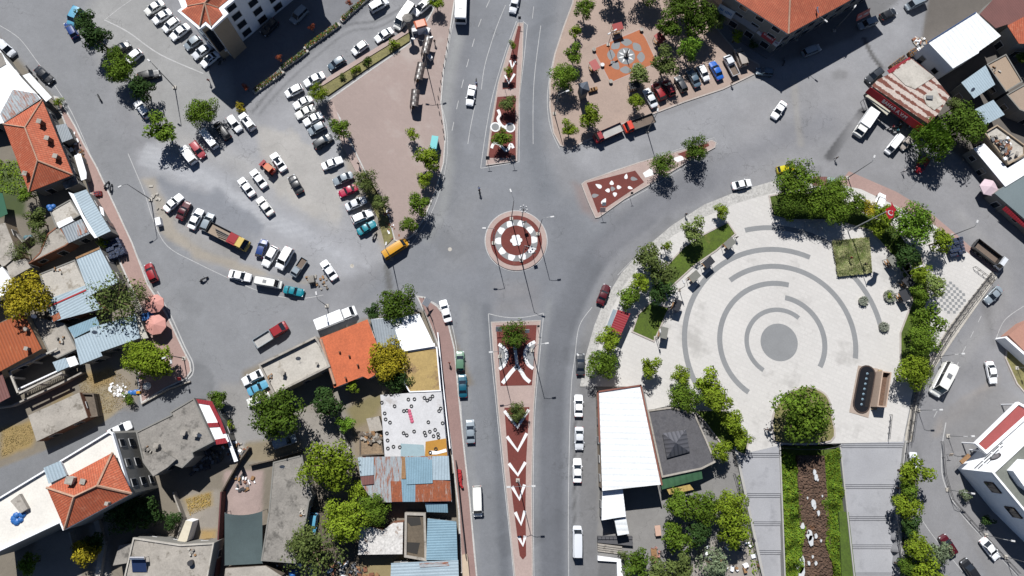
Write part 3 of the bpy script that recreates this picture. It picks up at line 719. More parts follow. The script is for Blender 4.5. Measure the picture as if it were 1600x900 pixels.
# green bed and stepped cascade
g = MB(); g.slab(PP([(1219, 697), (1313, 697), (1342, 965), (1229, 965)], -1.2), -5, -1.2); struct('grass', g, GRASS, 'stuff')
ROCK = grit('cascade rock', A(104, 80, 64), .3, .4, .5, 2.2, stain=A(146, 96, 52), st=.6, stscale=.22)
FOAM = plain('white water', A(235, 238, 240), .3)
cas = thing('cascade', 'stepped brown rock water cascade running down between the two grey stair flights', 'cascade', P(1268, 780, -1))
zs = [-.05, -.3, -.55, -.8, -1.0]; ys = [712, 762, 809, 853, 900, 970]
for k in range(5):
    y0, y1 = ys[k], ys[k+1]
    lf = lambda y: 1247+(y-720)*.028 if y < 860 else 1251; rt = lambda y: 1289+(y-720)*.075
    nx, ny = 26, 24; V = []; F = []
    for j in range(ny+1):
        for i in range(nx+1):
            y = y0+(y1-y0)*j/ny; x = lf(y)+(rt(y)-lf(y))*i/nx; q = P(x, y, zs[k]); q.z += random.uniform(-.22, .16)*(0 < i < nx)-.008*j; V.append(q)
    for j in range(ny):
        for i in range(nx): a = j*(nx+1)+i; F.append((a, a+nx+1, a+nx+2, a+1))
    mb = MB(); mb.add(V, F); mb.slab([P(lf(y0), y0, zs[k]), P(rt(y0), y0, zs[k]), P(rt(y1), y1, zs[k]), P(lf(y1), y1, zs[k])], -4, zs[k]-.35)
    bed = mb.build('rock_basin', ROCK, cas)
    spots = {0: [(1273, 738, .7), (1275, 745, .8), (1278, 750, .4)], 1: [(1271, 786, .9), (1273, 792, .7), (1279, 802, .6), (1262, 778, .3), (1285, 775, .3)], 2: [(1265, 836, 1.3), (1267, 845, 1.3), (1254, 822, .8), (1275, 838, .6), (1283, 845, .4), (1263, 832, .4)], 3: [(1252, 882, 1.9), (1253, 893, 1.6), (1264, 880, .6), (1275, 880, .5), (1270, 870, .4)], 4: [(1255, 915, 1.5)]}[k]
    for sx, sy, r_ in spots:
        mb = MB(); c_ = P(sx, sy, zs[k]+.1); q = [Vector((c_.x+r_*.6*random.uniform(.5, 1)*math.cos(t/9*2*PI), c_.y+r_*random.uniform(.6, 1)*math.sin(t/9*2*PI), c_.z+.06)) for t in range(9)]; mb.plate(q, .3); mb.build('white_water', FOAM, cas)
# ------------------------------------------------------------------ buildings
NADIR = Vector((0, 0, 0))
def walls_windows(root, foot, h, wm, storey=3.0, frame=FRAME_W, edges=None, ww=1.2, wh=1.3, step=3.0, z0=0.0, wins=True):
    """wall prism plus windows on the edges seen from above"""
    mb = MB(); mb.slab(foot, -.3, h); wl = mb.build('wall', wm, root)
    if not wins: return wl
    n_ = len(foot); ar = sum(foot[i].x*foot[(i+1) % n_].y-foot[(i+1) % n_].x*foot[i].y for i in range(n_)); s = 1 if ar > 0 else -1
    for i in range(n_):
        a, b_ = foot[i], foot[(i+1) % n_]; d = b_-a; L = d.length; d = d.normalized(); nr = Vector((d.y, -d.x, 0))*s
        mid = (a+b_)/2
        if edges is not None and i not in edges: continue
        if edges is None and (nr.dot(-mid.normalized()) < .15 or L < 3.2): continue
        k = max(1, int((L-1)/step)); ns = max(1, int(h/storey)); rz = math.atan2(d.y, d.x)
        for f_ in range(ns):
            zc = z0+f_*h/ns+min(1.6, h/ns*.55)
            for j in range(k):
                c_ = a+d*L*(j+.5)/k+nr*.02; hh = wh; zz = zc
                if f_ == 0 and j == k//2 and ns == 1: hh = 2.0; zz = 1.05
                fr = MB(); fr.box((c_.x, c_.y, zz), (ww+.2, .12, hh+.2), rz); fo = fr.build('window' if hh < 2 else 'door', frame, root)
                g_ = MB(); c2 = c_+nr*.05; g_.box((c2.x, c2.y, zz), (ww, .06, hh), rz); g_.build('pane', GLASS_D, fo)
    return wl
def flat(name, label, px, h, wm=PLASTER_G, rm=CONC, par=.35, pw=.22, ph_mat=None, cat='building', wins=True, thick=.12, rname='roof', over=0, **k):
    """flat roofed building from the photo outline of its roof at height h"""
    rt = PP(px, h); c_ = cen(rt); root = thing(name, label, cat, (c_.x, c_.y, 0))
    foot = [Vector((p.x, p.y, 0)) for p in (inset(rt, over) if over else rt)]
    walls_windows(root, foot, h-.13, wm, wins=wins, **k)
    ins = inset(rt, .02)
    mb = MB(); mb.slab(ins if not over else rt, h-.127, h); ro = mb.build(rname, rm, root)
    if par:
        mb = MB(); a = inset(rt, -.03); b_ = inset(rt, pw)
        for i in range(len(a)):
            j = (i+1) % len(a); mb.slab([a[i], a[j], b_[j], b_[i]], h-.3, h+par)
        mb.build('parapet', ph_mat or wm, root)
    return root, rt
def shed(name, label, px, hs, mat, wm=PLASTER_G, cat='building', over=.25, axis=None, wins=True, open_=False, uv=None, rname='roof', t=.1):
    """pitched sheet roof: px outline with a height for every corner"""
    hs = hs if isinstance(hs, (list, tuple)) else [hs]*len(px)
    top = [P(x, y, z) for (x, y), z in zip(px, hs)]; c_ = cen(top); root = thing(name, label, cat, (c_.x, c_.y, 0))
    foot = inset(top, over); lo = min(hs)
    if not open_: walls_windows(root, foot, lo-t-.05, wm, wins=wins)
    else:
        for q in foot: mb = MB(); mb.tube([(q.x, q.y, 0), (q.x, q.y, lo-t)], .06); mb.build('post', STEEL, root)
    ua = None
    if uv is not None: h_ = hdg(px[0][0], px[0][1], uv); ua = Vector((math.cos(h_), math.sin(h_), 0))
    mb = MB(); mb.plate(top, t); mb.build(rname, mat, root, uvaxis=ua)
    if not open_ and max(hs)-lo > .3:
        mb = MB(); ft = [Vector((f.x, f.y, t_.z-t-.02)) for f, t_ in zip(foot, top)]; mb.slab(ft, lo-t-.4); mb.build('gable_wall', wm, root)
    return root
def panel(root, px, z, mat, name='roof_sheet', t=.05, uv=None):
    zz = z if isinstance(z, (list, tuple)) else [z]*len(px)
    ua = None
    if uv is not None: h_ = hdg(px[0][0], px[0][1], uv); ua = Vector((math.cos(h_), math.sin(h_), 0))
    mb = MB(); mb.plate([P(x, y, q) for (x, y), q in zip(px, zz)], t); return mb.build(name, mat, root, uvaxis=ua)
def hip(root, eaves, ridge, h, rh, mat, faces, rad=.16, ridges=None, t=.15):
    """eaves px at h, ridge px at rh, faces index eaves 0.. then ridge"""
    V = PP(eaves, h)+PP(ridge, rh); mb = MB()
    for f in faces: mb.face([V[i] for i in f])
    ne = len(eaves)
    for i in range(ne): a, b_ = V[i], V[(i+1) % ne]; mb.face([a-Vector((0, 0, t)), b_-Vector((0, 0, t)), b_, a])
    mb.face([V[i]-Vector((0, 0, t)) for i in range(ne)])
    ro = mb.build('roof', mat, root)
    me = ro.data; bm = bmesh.new(); bm.from_mesh(me); bm.normal_update()
    for f in bm.faces:
        if f.normal.z < -.1 and len(f.verts) < ne+1 and f.calc_center_median().z > h-.05: f.normal_flip()
    bm.to_mesh(me); bm.free()
    rb = MB()
    for a, b_ in (ridges or []): rb.tube([V[a]+Vector((0, 0, .05)), V[b_]+Vector((0, 0, .05))], rad, 5)
    if ridges: rb.build('ridge_cap', RIDGE, ro)
    return ro
def chimney(root, x, y, z, s_=.6, h=1.0, mat=BRICKW, parent=None):
    c_ = P(x, y, z); mb = MB(); mb.box((c_.x, c_.y, z+h/2-.4), (s_, s_, h+.6)); o = mb.build('chimney', mat, parent or root)
    mb = MB(); mb.box((c_.x, c_.y, z+h+.0), (s_+.2, s_+.2, .1)); mb.build('chimney_cap', CONC, parent or root) if parent is None else mb.build('chimney_cap', CONC, root)
def dish(root, x, y, z, r_=.45):
    c_ = P(x, y, z); mb = MB(); mb.tube([(c_.x, c_.y, z-.8), (c_.x, c_.y, z)], .03, 5)
    d = Vector((.3, -.6, .6)).normalized(); u = d.orthogonal().normalized(); v_ = d.cross(u); n_ = 12
    o = Vector((c_.x, c_.y, z)); vs = [o]+[o+d*.1*r_+(u*math.cos(2*PI*i/n_)+v_*math.sin(2*PI*i/n_))*r_ for i in range(n_)]
    mb.add(vs, [(0, 1+i, 1+(i+1) % n_) for i in range(n_)]); mb.build('satellite_dish', LAMPH, root)

# --- apartment block, north west
E_ = [(273, -14), (284, 12), (277, 17), (311, 46), (321, 39), (330, 46), (357, 21), (350, 13), (480, -92), (400, -190)]
rt = PP(E_, 12.6); c_ = cen(rt); b1 = thing('apartment_block', 'four storey white apartment block with orange hipped roof and white cornice, top left', 'building', (c_.x, c_.y, 0))
mb = MB(); mb.slab(rt, 12.1, 12.6); mb.build('cornice', PLASTER_W, b1)
ft = inset(rt, .7); mb = MB(); [mb.wall([ft[i], ft[i+1]], .3, 0, 11.9) for i in (3, 5, 6)]; mb.build('bay_facing', PLASTER_B, b1)
for i in (6, 3):
    d = (ft[i+1]-ft[i]).normalized(); nr = Vector((d.y, -d.x, 0)); nr = nr if nr.dot(ft[i]) < 0 else -nr
    for k in range(3):
        c2 = ft[i].lerp(ft[i+1], .25+.25*k)+nr*.2; mb = MB(); mb.box((c2.x, c2.y, 6.5), (.7, .12, 7.5), math.atan2(d.y, d.x)); fo = mb.build('tall_window', FRAME_B, b1); mb = MB(); mb.box((c2.x+nr.x*.06, c2.y+nr.y*.06, 6.5), (.5, .06, 7.2), math.atan2(d.y, d.x)); mb.build('pane', GLASS_D, fo)
ft = inset(rt, .7); walls_windows(b1, ft, 12.0, PLASTER_W, step=4.0, ww=2.0, wh=1.7, edges=[2, 7, 0])
rb_ = [(285, -12), (293, 10), (283, 17), (312, 41), (321, 33), (330, 41), (348, 23), (341, 12), (470, -92), (400, -180)]
hip(b1, rb_, [(320, 5), (400, -90)], 12.7, 13.9, TILE, [(0, 1, 10), (1, 2, 10), (2, 3, 10), (3, 4, 10), (4, 5, 10), (5, 6, 10), (6, 7, 10), (7, 8, 11, 10), (8, 9, 11), (9, 0, 10, 11)], ridges=[(3, 10), (5, 10), (1, 10), (7, 10), (10, 11)])
for k in range(4):
    a = P(368+k*14, 18-k*11, 9); 
mb = MB(); q = P(345, 62, 3); mb.box((q.x, q.y, 2.6), (5, 1.6, .3), hdg(345, 62, -50)); mb.build('entrance_canopy', PLASTER_W, b1)
mb = MB(); q = PP([(352, 80), (357, 85), (374, 72), (369, 66)]); mb.slab(q, 0, .5); mb.build('entrance_step', CONC_L, b1)

# --- left column
r0 = shed('shop_shed', 'long white and pale grey metal roof at the left edge above the orange hipped roof', [(-40, 40), (0, 78), (8, 90), (34, 122), (64, 154), (6, 192), (-40, 200)], 3.6, MET_W, uv=30)
panel(r0, [(0, 178), (20, 140), (56, 146), (62, 154), (6, 191)], 3.66, MET_RUST, uv=30); panel(r0, [(-20, 82), (2, 82), (10, 100), (-10, 112)], 3.68, CONC_D)
shed('canopy', 'narrow bright white canopy roof slanting beside the street at the upper left', [(35, 118), (46, 114), (81, 152), (72, 159)], 3.2, MET_WB, cat='canopy', open_=True, over=.3)
b2 = thing('house', 'house with big orange hipped tile roof and four chimneys at the left edge', 'building', P(55, 230, 0))
ev = [(66, 156), (114, 273), (45, 300), (5, 194)]
walls_windows(b2, inset(PP(ev, 4.6), .5), 4.5, PLASTER_G, storey=4)
ro = hip(b2, ev, [(39, 199), (59, 251)], 4.6, 6.4, TILE3, [(0, 1, 5, 4), (1, 2, 5), (2, 3, 4, 5), (3, 0, 4)], ridges=[(0, 4), (1, 5), (2, 5), (3, 4), (4, 5)])
for x, y, z in ((65, 192, 5.6), (77, 218, 5.6), (90, 246, 5.4), (43, 273, 5.2)): chimney(b2, x, y, z, .7, .9)
shed('lean_to', 'low grey lean-to roof against the lower side of the big orange hipped roof', [(96, 286), (118, 276), (124, 286), (103, 296)], 3, CONC_D, cat='shed', wins=False)
for k, (px, lb) in enumerate(([(87, 196), (103, 194), (114, 216), (96, 223)], 'small pale metal roof with clutter beside the orange hipped roof'), ([(117, 240), (132, 248), (136, 276), (128, 283), (118, 262)], 'small white sheet roof by the pink pavement at the corner of the orange roof')) if False else []: pass
shed('shed', 'small pale metal shed roof between the orange hipped roof and the street', [(87, 196), (103, 193), (114, 216), (96, 223)], 2.6, MET_G, cat='shed')
shed('shed', 'white tarpaulin covered shed between orange hipped roof and the pink pavement', [(116, 243), (126, 240), (135, 270), (135, 279), (127, 282)], 2.4, PLASTER_W, cat='shed', wins=False)
b4 = shed('house', 'house with pale blue corrugated roof and white gutters on the pink pavement, left side', [(114, 303), (135, 296), (173, 361), (151, 371)], [3.9, 3.9, 3.9, 3.9], MET_B, uv=-60)
panel(b4, [(107, 300), (115, 303), (130, 335), (152, 371), (148, 372), (139, 361), (124, 332)], 4.05, PLASTER_W, 'gutter'); panel(b4, [(155, 322), (161, 325), (163, 338), (158, 334)], 4.05, PLASTER_W, 'gutter')
flat('terrace_house', 'low house with pale terrace roof beside the blue corrugated roof, left side', [(78, 330), (110, 312), (126, 336), (114, 343), (88, 356)], 3.3, PLASTER_G, CONC_L, par=.12)
flat('outbuilding', 'outbuilding with bright white slab roof below the pale terrace', [(88, 348), (111, 338), (115, 345), (92, 357)], 3.45, PLASTER_W, PLASTER_W, par=0, wins=False)
b4c = shed('shed', 'shed with patched grey corrugated roof below the pale terrace, left side', [(96, 357), (127, 342), (140, 365), (107, 380)], 3.5, MET_G, uv=25, cat='shed')
panel(b4c, [(118, 352), (130, 347), (138, 362), (122, 369)], 3.56, MET_RUST, uv=25)
flat('yard_house', 'flat bare concrete roofed house with long brown side wall, left', [(45, 412), (103, 384), (110, 378), (92, 352), (75, 365), (62, 395)], 3.2, BRICKW, CONC, par=.1)
flat('garden_house', 'pitched pale concrete roof house at the left edge by the vine tree', [(-30, 355), (8, 348), (28, 398), (8, 415), (-30, 430)], 3.5, PLASTER_B, CONC, par=0)
flat('terrace_house', 'white painted terrace roof at the left edge above the golden tree', [(-30, 430), (0, 412), (20, 440), (12, 458), (-30, 480)], 3.4, PLASTER_W, PLASTER_W, par=.1)
flat('low_house', 'low concrete roof between white terrace and brown walled alley, left', [(8, 410), (40, 404), (48, 418), (16, 436)], 3.2, PLASTER_G, CONC, par=0, wins=False)
b5 = shed('corner_shop', 'pale blue corrugated roof shop above the olive tree, left side', [(118, 402), (155, 386), (185, 441), (140, 462)], 4, MET_B, uv=25)
panel(b5, [(118, 402), (155, 386), (156, 389), (119, 405)], 4.1, WOOD, 'edge_board')
flat('terrace_house', 'grey concrete terrace with white patches above the olive tree, left', [(62, 428), (117, 406), (142, 458), (76, 478)], 3.7, PLASTER_G, CONC_L, par=.1)
b5b = shed('house', 'pale blue corrugated roof with thin red ridge and rust corner, left of the olive tree', [(71, 469), (133, 446), (160, 482), (82, 503)], 3.9, MET_B, wm=BRICKW, uv=-65)
panel(b5b, [(79, 494), (92, 488), (95, 497), (83, 503)], 3.98, MET_RUST2); panel(b5b, [(75, 478), (134, 452), (135, 454), (76, 480)], 4.0, REDP, 'ridge_strip')
b6 = shed('villa', 'orange ribbed metal roof villa at the left edge with pillared terrace', [(-40, 522), (36, 489), (65, 545), (-40, 602)], [5.6, 5.4, 5.0, 5.0], MET_OR, wm=PLASTER_B, uv=24)
for x, y in ((43, 515), (44, 545)): chimney(b6, x, y, 5.4, .5, .7, CONC_D)
panel(b6, [(-40, 582), (2, 580), (16, 620), (-40, 650)], 4.4, MET_BR, uv=24)
mb = MB(); q = PP([(40, 491), (47, 495), (72, 545), (66, 548)], 3.0); mb.slab(q, 0, 3.0); mb.build('side_wall', PLASTER_B, b6)
mb = MB()
for a, b_ in (((14, 580), (88, 545)), ((28, 615), (95, 583)), ((14, 580), (28, 615))): mb.wall(PP([a, b_], 3.6), .35, 3.3, 3.6)
mb.build('terrace_beam', CONC_L, b6)
mb = MB()
for x, y in ((20, 590), (28, 612), (60, 600), (92, 585), (48, 565), (80, 550)): q = P(x, y, 3.3); mb.box((q.x, q.y, 1.65), (.4, .4, 3.3))
mb.build('pillar', CONC_L, b6)['kind'] = 'stuff'
mb = MB(); q0, q1 = P(30, 608, 1.5), P(95, 578, 1.5)
for k in range(24): q = q0.lerp(q1, k/23); mb.box((q.x, q.y, 1.3), (.14, .14, .8))
mb.wall([q0, q1], .25, 1.7, 1.85); mb.build('balustrade', PLASTER_W, b6)
flat('yard_house', 'grey concrete patio roof beside the orange metal villa, left', [(47, 494), (75, 500), (100, 505), (121, 545), (90, 560), (76, 552), (66, 530)], 2.8, PLASTER_G, CONC, par=.1)
b8 = shed('long_house', 'long pale blue corrugated roof below the olive tree by the pink umbrellas', [(116, 530), (141, 519), (140, 513), (211, 491), (219, 528), (157, 550), (160, 556), (125, 570)], 4.0, MET_B, uv=25)
panel(b8, [(209, 490), (215, 491), (232, 528), (220, 530)], 3.7, CONC_L, 'gutter')
shed('shed', 'small blue grey roof in shade between two pale blue corrugated roofs, left', [(106, 512), (150, 495), (156, 508), (116, 528)], 3.0, MET_BLUE, cat='shed')
shed('shed', 'smallest pale blue roof beside the villa terrace', [(82, 566), (102, 559), (108, 573), (89, 581)], 3.0, MET_B, cat='shed')
shed('tank_cover', 'small white curved metal cover next to the smallest blue roof', [(103, 560), (117, 556), (123, 569), (109, 574)], 2.8, MET_W, cat='shed', wins=False)
flat('garden_store', 'low rectangular grey concrete roof store among the dry weeds, left', [(44, 649), (124, 613), (137, 652), (57, 690)], 3.0, BRICKW, CONC, par=0)
flat('stone_store', 'roofless rubble stone store beside the low grey concrete roof', [(125, 614), (148, 615), (155, 650), (138, 653)], 1.6, STONE, STONE, par=.5, wins=False)
b11, rt = flat('concrete_house', 'wide weathered grey concrete flat roof with chimneys, beside the side street', [(213, 675), (268, 648), (266, 644), (303, 622), (334, 690), (301, 707), (303, 714), (285, 731), (262, 722), (240, 744), (224, 722)], 5.6, PLASTER_G, CONC_D, par=.15)
for x, y in ((289, 676), (308, 678), (247, 696)): chimney(b11, x, y, 5.6, .7, .9, CONC_L)
panel(b11, [(222, 718), (252, 704), (275, 718), (262, 730), (240, 744)], 6.4, CONC_D, 'upper_roof', t=.6)
b12 = shed('cafe', 'white roof cafe with brick red border strips beside the grey concrete roof', [(306, 624), (330, 628), (345, 655), (358, 690), (336, 694)], 4.6, MET_W, uv=25)
panel(b12, [(306, 623), (331, 627), (345, 655), (353, 677), (348, 678), (338, 655), (327, 633), (308, 630)], 4.7, MET_RED, 'red_border'); panel(b12, [(335, 687), (352, 684), (356, 692), (337, 695)], 4.7, MET_RED, 'red_border'); panel(b12, [(324, 661), (342, 660), (344, 667), (326, 668)], 4.7, MET_RED, 'red_border')
panel(b12, [(352, 680), (356, 678), (372, 720), (366, 722)], 3.6, PLASTER_W, 'side_awning')
# --- tall house with white roof
E_ = [(-40, 800), (0, 778), (172, 674), (178, 677), (206, 771), (101, 828), (96, 816), (0, 861), (-40, 880)]
CREAM = grit('cream roof screed', (.52, .50, .46), .06, .08, .3, 3, stain=(.4, .38, .35), st=.6)
b13, rt = flat('tall_house', 'three storey house with long white flat roof and orange hipped attic, lower left', E_, 10.0, PLASTER_G, CREAM, par=.5, ph_mat=PLASTER_W, edges=[3], storey=3.2, wins=True, step=2.8, ww=1.3, wh=1.5)
q = PP([(73, 762), (176, 707), (206, 771), (101, 827)], 11.2)
mb = MB(); mb.slab(inset(q, .35), 9.9, 11.1); mb.build('attic_wall', PLASTER_G, b13)
hip(b13, [(73, 762), (176, 707), (206, 771), (101, 827)], [(116, 776), (152, 759)], 11.2, 12.9, TILE3, [(0, 1, 5, 4), (1, 2, 5), (2, 3, 4, 5), (3, 0, 4)], ridges=[(0, 4), (1, 5), (2, 5), (3, 4), (4, 5)], rad=.22)
chimney(b13, 113, 750, 11.9, 1.1, 1.0, CONC_L); chimney(b13, 132, 752, 12, .7, .6, CONC_D); chimney(b13, 170, 786, 11.6, .4, .8, CONC_L)
panel(b13, [(68, 731), (94, 720), (104, 743), (76, 756)], 11.0, MET_B, uv=25); mb = MB(); mb.slab(inset(PP([(68, 731), (94, 720), (104, 743), (76, 756)], 10.9), .15), 9.9, 10.9); mb.build('roof_hut', PLASTER_W, b13)
mb = MB(); mb.slab(PP([(16, 783), (30, 772), (43, 795), (32, 802)], 10.8), 9.9, 10.8); mb.build('roof_vent_box', CONC, b13)
mb = MB(); q = P(28, 811, 10.2)
for k in range(7): mb.dome((q.x+random.uniform(-1, 1), q.y+random.uniform(-.9, .9), 10.0), random.uniform(.4, .8), .4, 7, 3)
o = mb.build('blue_tarpaulin', BLUEP); tag(o, 'crumpled bright blue tarpaulin lying on the white flat roof', 'tarpaulin')
# lower wing below windows
flat('wing', 'grey flat roofed house with solar water heater at the lower left', [(209, 840), (283, 851), (335, 848), (318, 940), (186, 940)], 5.2, PLASTER_G, CONC, par=.25, ph_mat=CONC_L)
so = thing('solar_heater', 'dark solar water heater panel on the grey flat roof at the lower left', 'solar heater', P(219, 882, 5.2))
h_ = hdg(218, 882, 0); q = P(218, 882, 5.7); mb = MB(); V = []
for dx, dy, dz in ((-1.25, -1.3, 0), (1.25, -1.3, 0), (1.25, 1.3, 1.0), (-1.25, 1.3, 1.0)): V.append(Vector((q.x+dx*math.cos(h_)-dy*math.sin(h_), q.y+dx*math.sin(h_)+dy*math.cos(h_), 5.4+dz)))
mb.plate(V, .1); mb.build('solar_panel', plain('solar panel', (.02, .035, .09), .15, coat=.6), so)
mb = MB(); a, b_ = V[3]+Vector((0, 0, .35)), V[2]+Vector((0, 0, .35)); mb.tube([a, b_], .28, 10); mb.build('water_tank', CHROME, so)
mb = MB(); [mb.tube([(v_.x, v_.y, 5.2), v_], .04, 4) for v_ in V]; mb.build('frame', STEEL, so)
mb = MB(); q = P(297, 880, 5.9); mb.disc((q.x, q.y), .5, 5.2, 6.0, 12); o = mb.build('roof_tank', DARK); tag(o, 'round dark tank standing on the grey flat roof right of the solar heater', 'tank')
flat('shade_store', 'low dark roofed store in shade left of the solar heater roof', [(186, 852), (207, 848), (198, 880), (176, 884)], 3.0, STONE, CONC_D, par=0, wins=False)
flat('porch', 'small cream porch roof over the doorway between the dark garden and dry patio', [(290, 813), (301, 815), (292, 846), (275, 850)], 2.8, PLASTER_W, plain('cream sheet', A(238, 228, 205), .7), par=0, wins=False)
net = thing('shade_net', 'dark green shade net stretched over a yard, lower left of the avenue', 'shade net', P(380, 845, 0))
NET = grit('green shade net', A(82, 98, 100), .08, .12, .5, 6)
V = []; F = []
for j in range(9):
    for i in range(9):
        u, v_ = i/8, j/8; x = 351+(410-351)*u-(3 if False else 0)*v_; y = 800+v_*82+(u-.5)*(-3)+8*(4*u*(1-u))*(1-v_)*.6
        q = P(x, y, 3.0); q.z = 3.0-.5*math.sin(PI*u)*math.sin(PI*v_); V.append(q)
for j in range(8):
    for i in range(8): a = j*9+i; F.append((a, a+9, a+10, a+1))
mb = MB(); mb.add(V, F); o = mb.build('netting', NET, net, smooth=True)
for i in (0, 8, 72, 80): mb = MB(); mb.tube([(V[i].x, V[i].y, 0), V[i]], .05); mb.build('post', STEEL, net)
flat('long_workshop', 'long weathered grey concrete roof between shade net and yellow green trees', [(427, 722), (472, 711), (479, 745), (488, 774), (483, 784), (478, 815), (462, 880), (408, 876), (420, 800)], 3.6, PLASTER_G, CONC_D, par=.08)
flat('rubble_store', 'low broken concrete roof at the bottom edge under the shade net', [(352, 888), (415, 884), (440, 900), (440, 940), (345, 940)], 3.0, STONE, CONC, par=0, wins=False)
mb = MB(); mb.wall(PP([(0, 655-18), (20, 634), (95, 600), (128, 583)], 1), .3, 0, 1.4); o = mb.build('boundary_wall', CONC); tag(o, 'pale boundary wall along the dry weed plot below the villa', 'wall')
for pl, hh, lb, mt in (([(300, 690), (350, 678)], 0, '', CONC),): pass
def gwall(pl, hh, label, mt=CONC, w_=.25):
    mb = MB(); mb.wall(PP(pl, hh), w_, 0, hh); o = mb.build('boundary_wall', mt); tag(o, label, 'wall')
gwall([(345, 770), (340, 850), (335, 900)], 2.4, 'tall dark red wall running down beside the green shade net', grit('dark red wall', A(110, 62, 62), .1, .1))
gwall([(221, 631), (262, 608), (296, 596)], .5, 'low kerb wall along the side street opposite the concrete roof', CONC)
gwall([(108, 833), (112, 850), (125, 880)], 1.6, 'pale concrete garden wall beside the golden tree, bottom left', CONC_L)
gwall([(150, 815), (160, 850), (152, 900)], 1.0, 'pale winding path wall right of the golden tree, bottom left', CONC_L, .9)
gwall([(270, 770), (285, 810), (275, 848)], 1.4, 'narrow pale wall at the edge of the dark garden beside the tall house', CONC)
gwall([(345, 770), (372, 722), (388, 700)], 1.4, 'dark wall above the pink paved yard below the cafe', STONE)
gwall([(390, 727), (428, 718), (470, 704)], 1.2, 'dark wall behind the long weathered concrete roof', STONE)
gwall([(60, 395), (85, 372), (105, 352)], 1.5, 'curved grey garden wall round the vine trees, left', CONC_D)
gwall([(15, 355), (35, 378), (45, 370)], 1.5, 'short grey wall below the green tarpaulin, left edge', CONC_D)
gwall([(515, 640), (528, 665), (546, 700)], .8, 'curved white edged wall left of the ruined rubble lot', CONC_L)

# --- centre block
b = flat('flat_house', 'narrow flat roof house with white stained concrete and high parapet, south of the junction', [(405, 570), (494, 526), (499, 533), (517, 573), (429, 617)], 4.2, PLASTER_B, CONC_L, par=.7, ph_mat=CONC, pw=.35)
chimney(b[0], 444, 583, 4.3, .5, 1.0, CONC); chimney(b[0], 496, 568, 4.3, .3, .5, CONC_L)
bc = shed('tile_house', 'bright orange flat pitched tile roof house below the white box van', [(500, 528), (574, 499), (590, 540), (586, 586), (575, 592), (567, 588), (522, 606)], [4.6, 4.6, 4.4, 4.0, 4.0, 4.0, 4.0], TILE_OLD, wm=PLASTER_W)
for x, y in ((531, 550), (546, 556), (559, 570), (540, 590)): q = P(x, y, 4.4); mb = MB(); mb.box((q.x, q.y, 4.6), (.35, .25, .5), .6); mb.build('vent_pipe', BRICKW, bc)
mb = MB(); q0, q1 = P(501, 530, 4.6), P(523, 600, 4.2); mb.tube([q0+Vector((0, 0, .1)), q1+Vector((0, 0, .1))], .3, 6); mb.build('verge_cap', RIDGE, bc)
b = shed('workshop', 'workshop with half grey half white corrugated roof beside the dark corner tree', [(579, 499), (655, 490), (679, 540), (625, 549), (590, 540)], 4.3, MET_W, uv=20)
panel(b, [(579, 499), (612, 497), (625, 540), (625, 549), (590, 540)], 4.38, MET_G, uv=10); panel(b, [(622, 545), (679, 536), (680, 541), (625, 550)], 4.42, PLASTER_W, 'gutter')
b, rt = flat('tan_house', 'flat roof stained tan and brown between the workshop and the tyre roof', [(628, 550), (683, 542), (689, 611), (640, 613), (632, 600)], 3.9, PLASTER_W, grit('tan roof', A(196, 168, 108), .12, .12, .5, 4, stain=A(140, 112, 88), st=.5, stscale=.3), par=.18, ph_mat=PLASTER_W, pw=.2)
TY = grit('white tyre roof membrane', A(232, 232, 234), .06, .08, .4, 3, stain=A(196, 190, 186), st=.58, stscale=.3)
b5, rt = flat('tyre_workshop', 'white membrane roof strewn with black tyres', [(594, 617), (690, 611), (699, 712), (601, 714)], 3.9, PLASTER_W, TY, par=0)
panel(b5, [(626, 693), (662, 695), (664, 713), (626, 714)], 3.97, plain('pale blue tarpaulin', A(170, 196, 204), .6)); panel(b5, [(665, 690), (697, 685), (699, 712), (664, 713)], 3.97, grit('ochre sheet', A(206, 150, 60), .1, .1))
panel(b5, [(672, 704), (684, 705), (697, 701), (698, 706), (682, 710), (670, 710)], 4.02, PLASTER_W)
tyre = MB(); 
for i in range(14):
    for j in range(6):
        def tp(i, j): a = i/14*2*PI; c2 = j/6*2*PI; r_ = .36+.12*math.cos(c2); return (r_*math.cos(a), r_*math.sin(a), .12+.11*math.sin(c2))
        k = len(tyre.v); tyre.face([tp(i, j), tp(i+1, j), tp(i+1, j+1), tp(i, j+1)])
tyre_me = tyre.mesh('tyre', BLACK, smooth=True)
TYR = [(603, 616), (611, 616), (596.5, 629), (616.5, 634.5), (638, 624), (647.5, 623.5), (642.8, 634.5), (663, 621.5), (667.5, 625.5), (672, 623), (675.8, 619), (631, 642), (635.8, 641.3), (688.5, 638), (686, 642), (609.3, 660), (601, 645.7), (602.5, 655), (669.2, 659.5), (691.5, 661), (604.5, 676.8), (630.5, 676.5), (635.5, 680), (647, 674), (663.3, 675.8), (664.8, 680), (671.5, 674.3), (679.8, 671.5), (684.3, 678), (677.3, 681.3), (685.2, 683.5), (605.6, 688), (606, 700.5), (614.7, 697.8), (624.7, 698.6), (672.4, 707), (681, 701.3)]
for i, (x, y) in enumerate(TYR):
    q = P(x, y, 3.95); o = put('tyre', tyre_me, None, (q.x, q.y, 3.91 if i < 35 else 4.03), i, None, (.72, .72, .72)); tag(o, 'black tyre weighing down the white membrane roof', 'tyre', 'tyres on the white roof')
q = P(640, 650, 3.95); mb = MB()
for k in range(5): mb.dome((q.x-.3+k*.25, q.y+.9-k*.45, 3.9), .38, .18, 8, 3)
o = mb.build('fabric_bundle', plain('pink cloth', A(225, 110, 140), .8)); tag(o, 'pink cloth bundle in the middle of the white tyre roof', 'cloth')
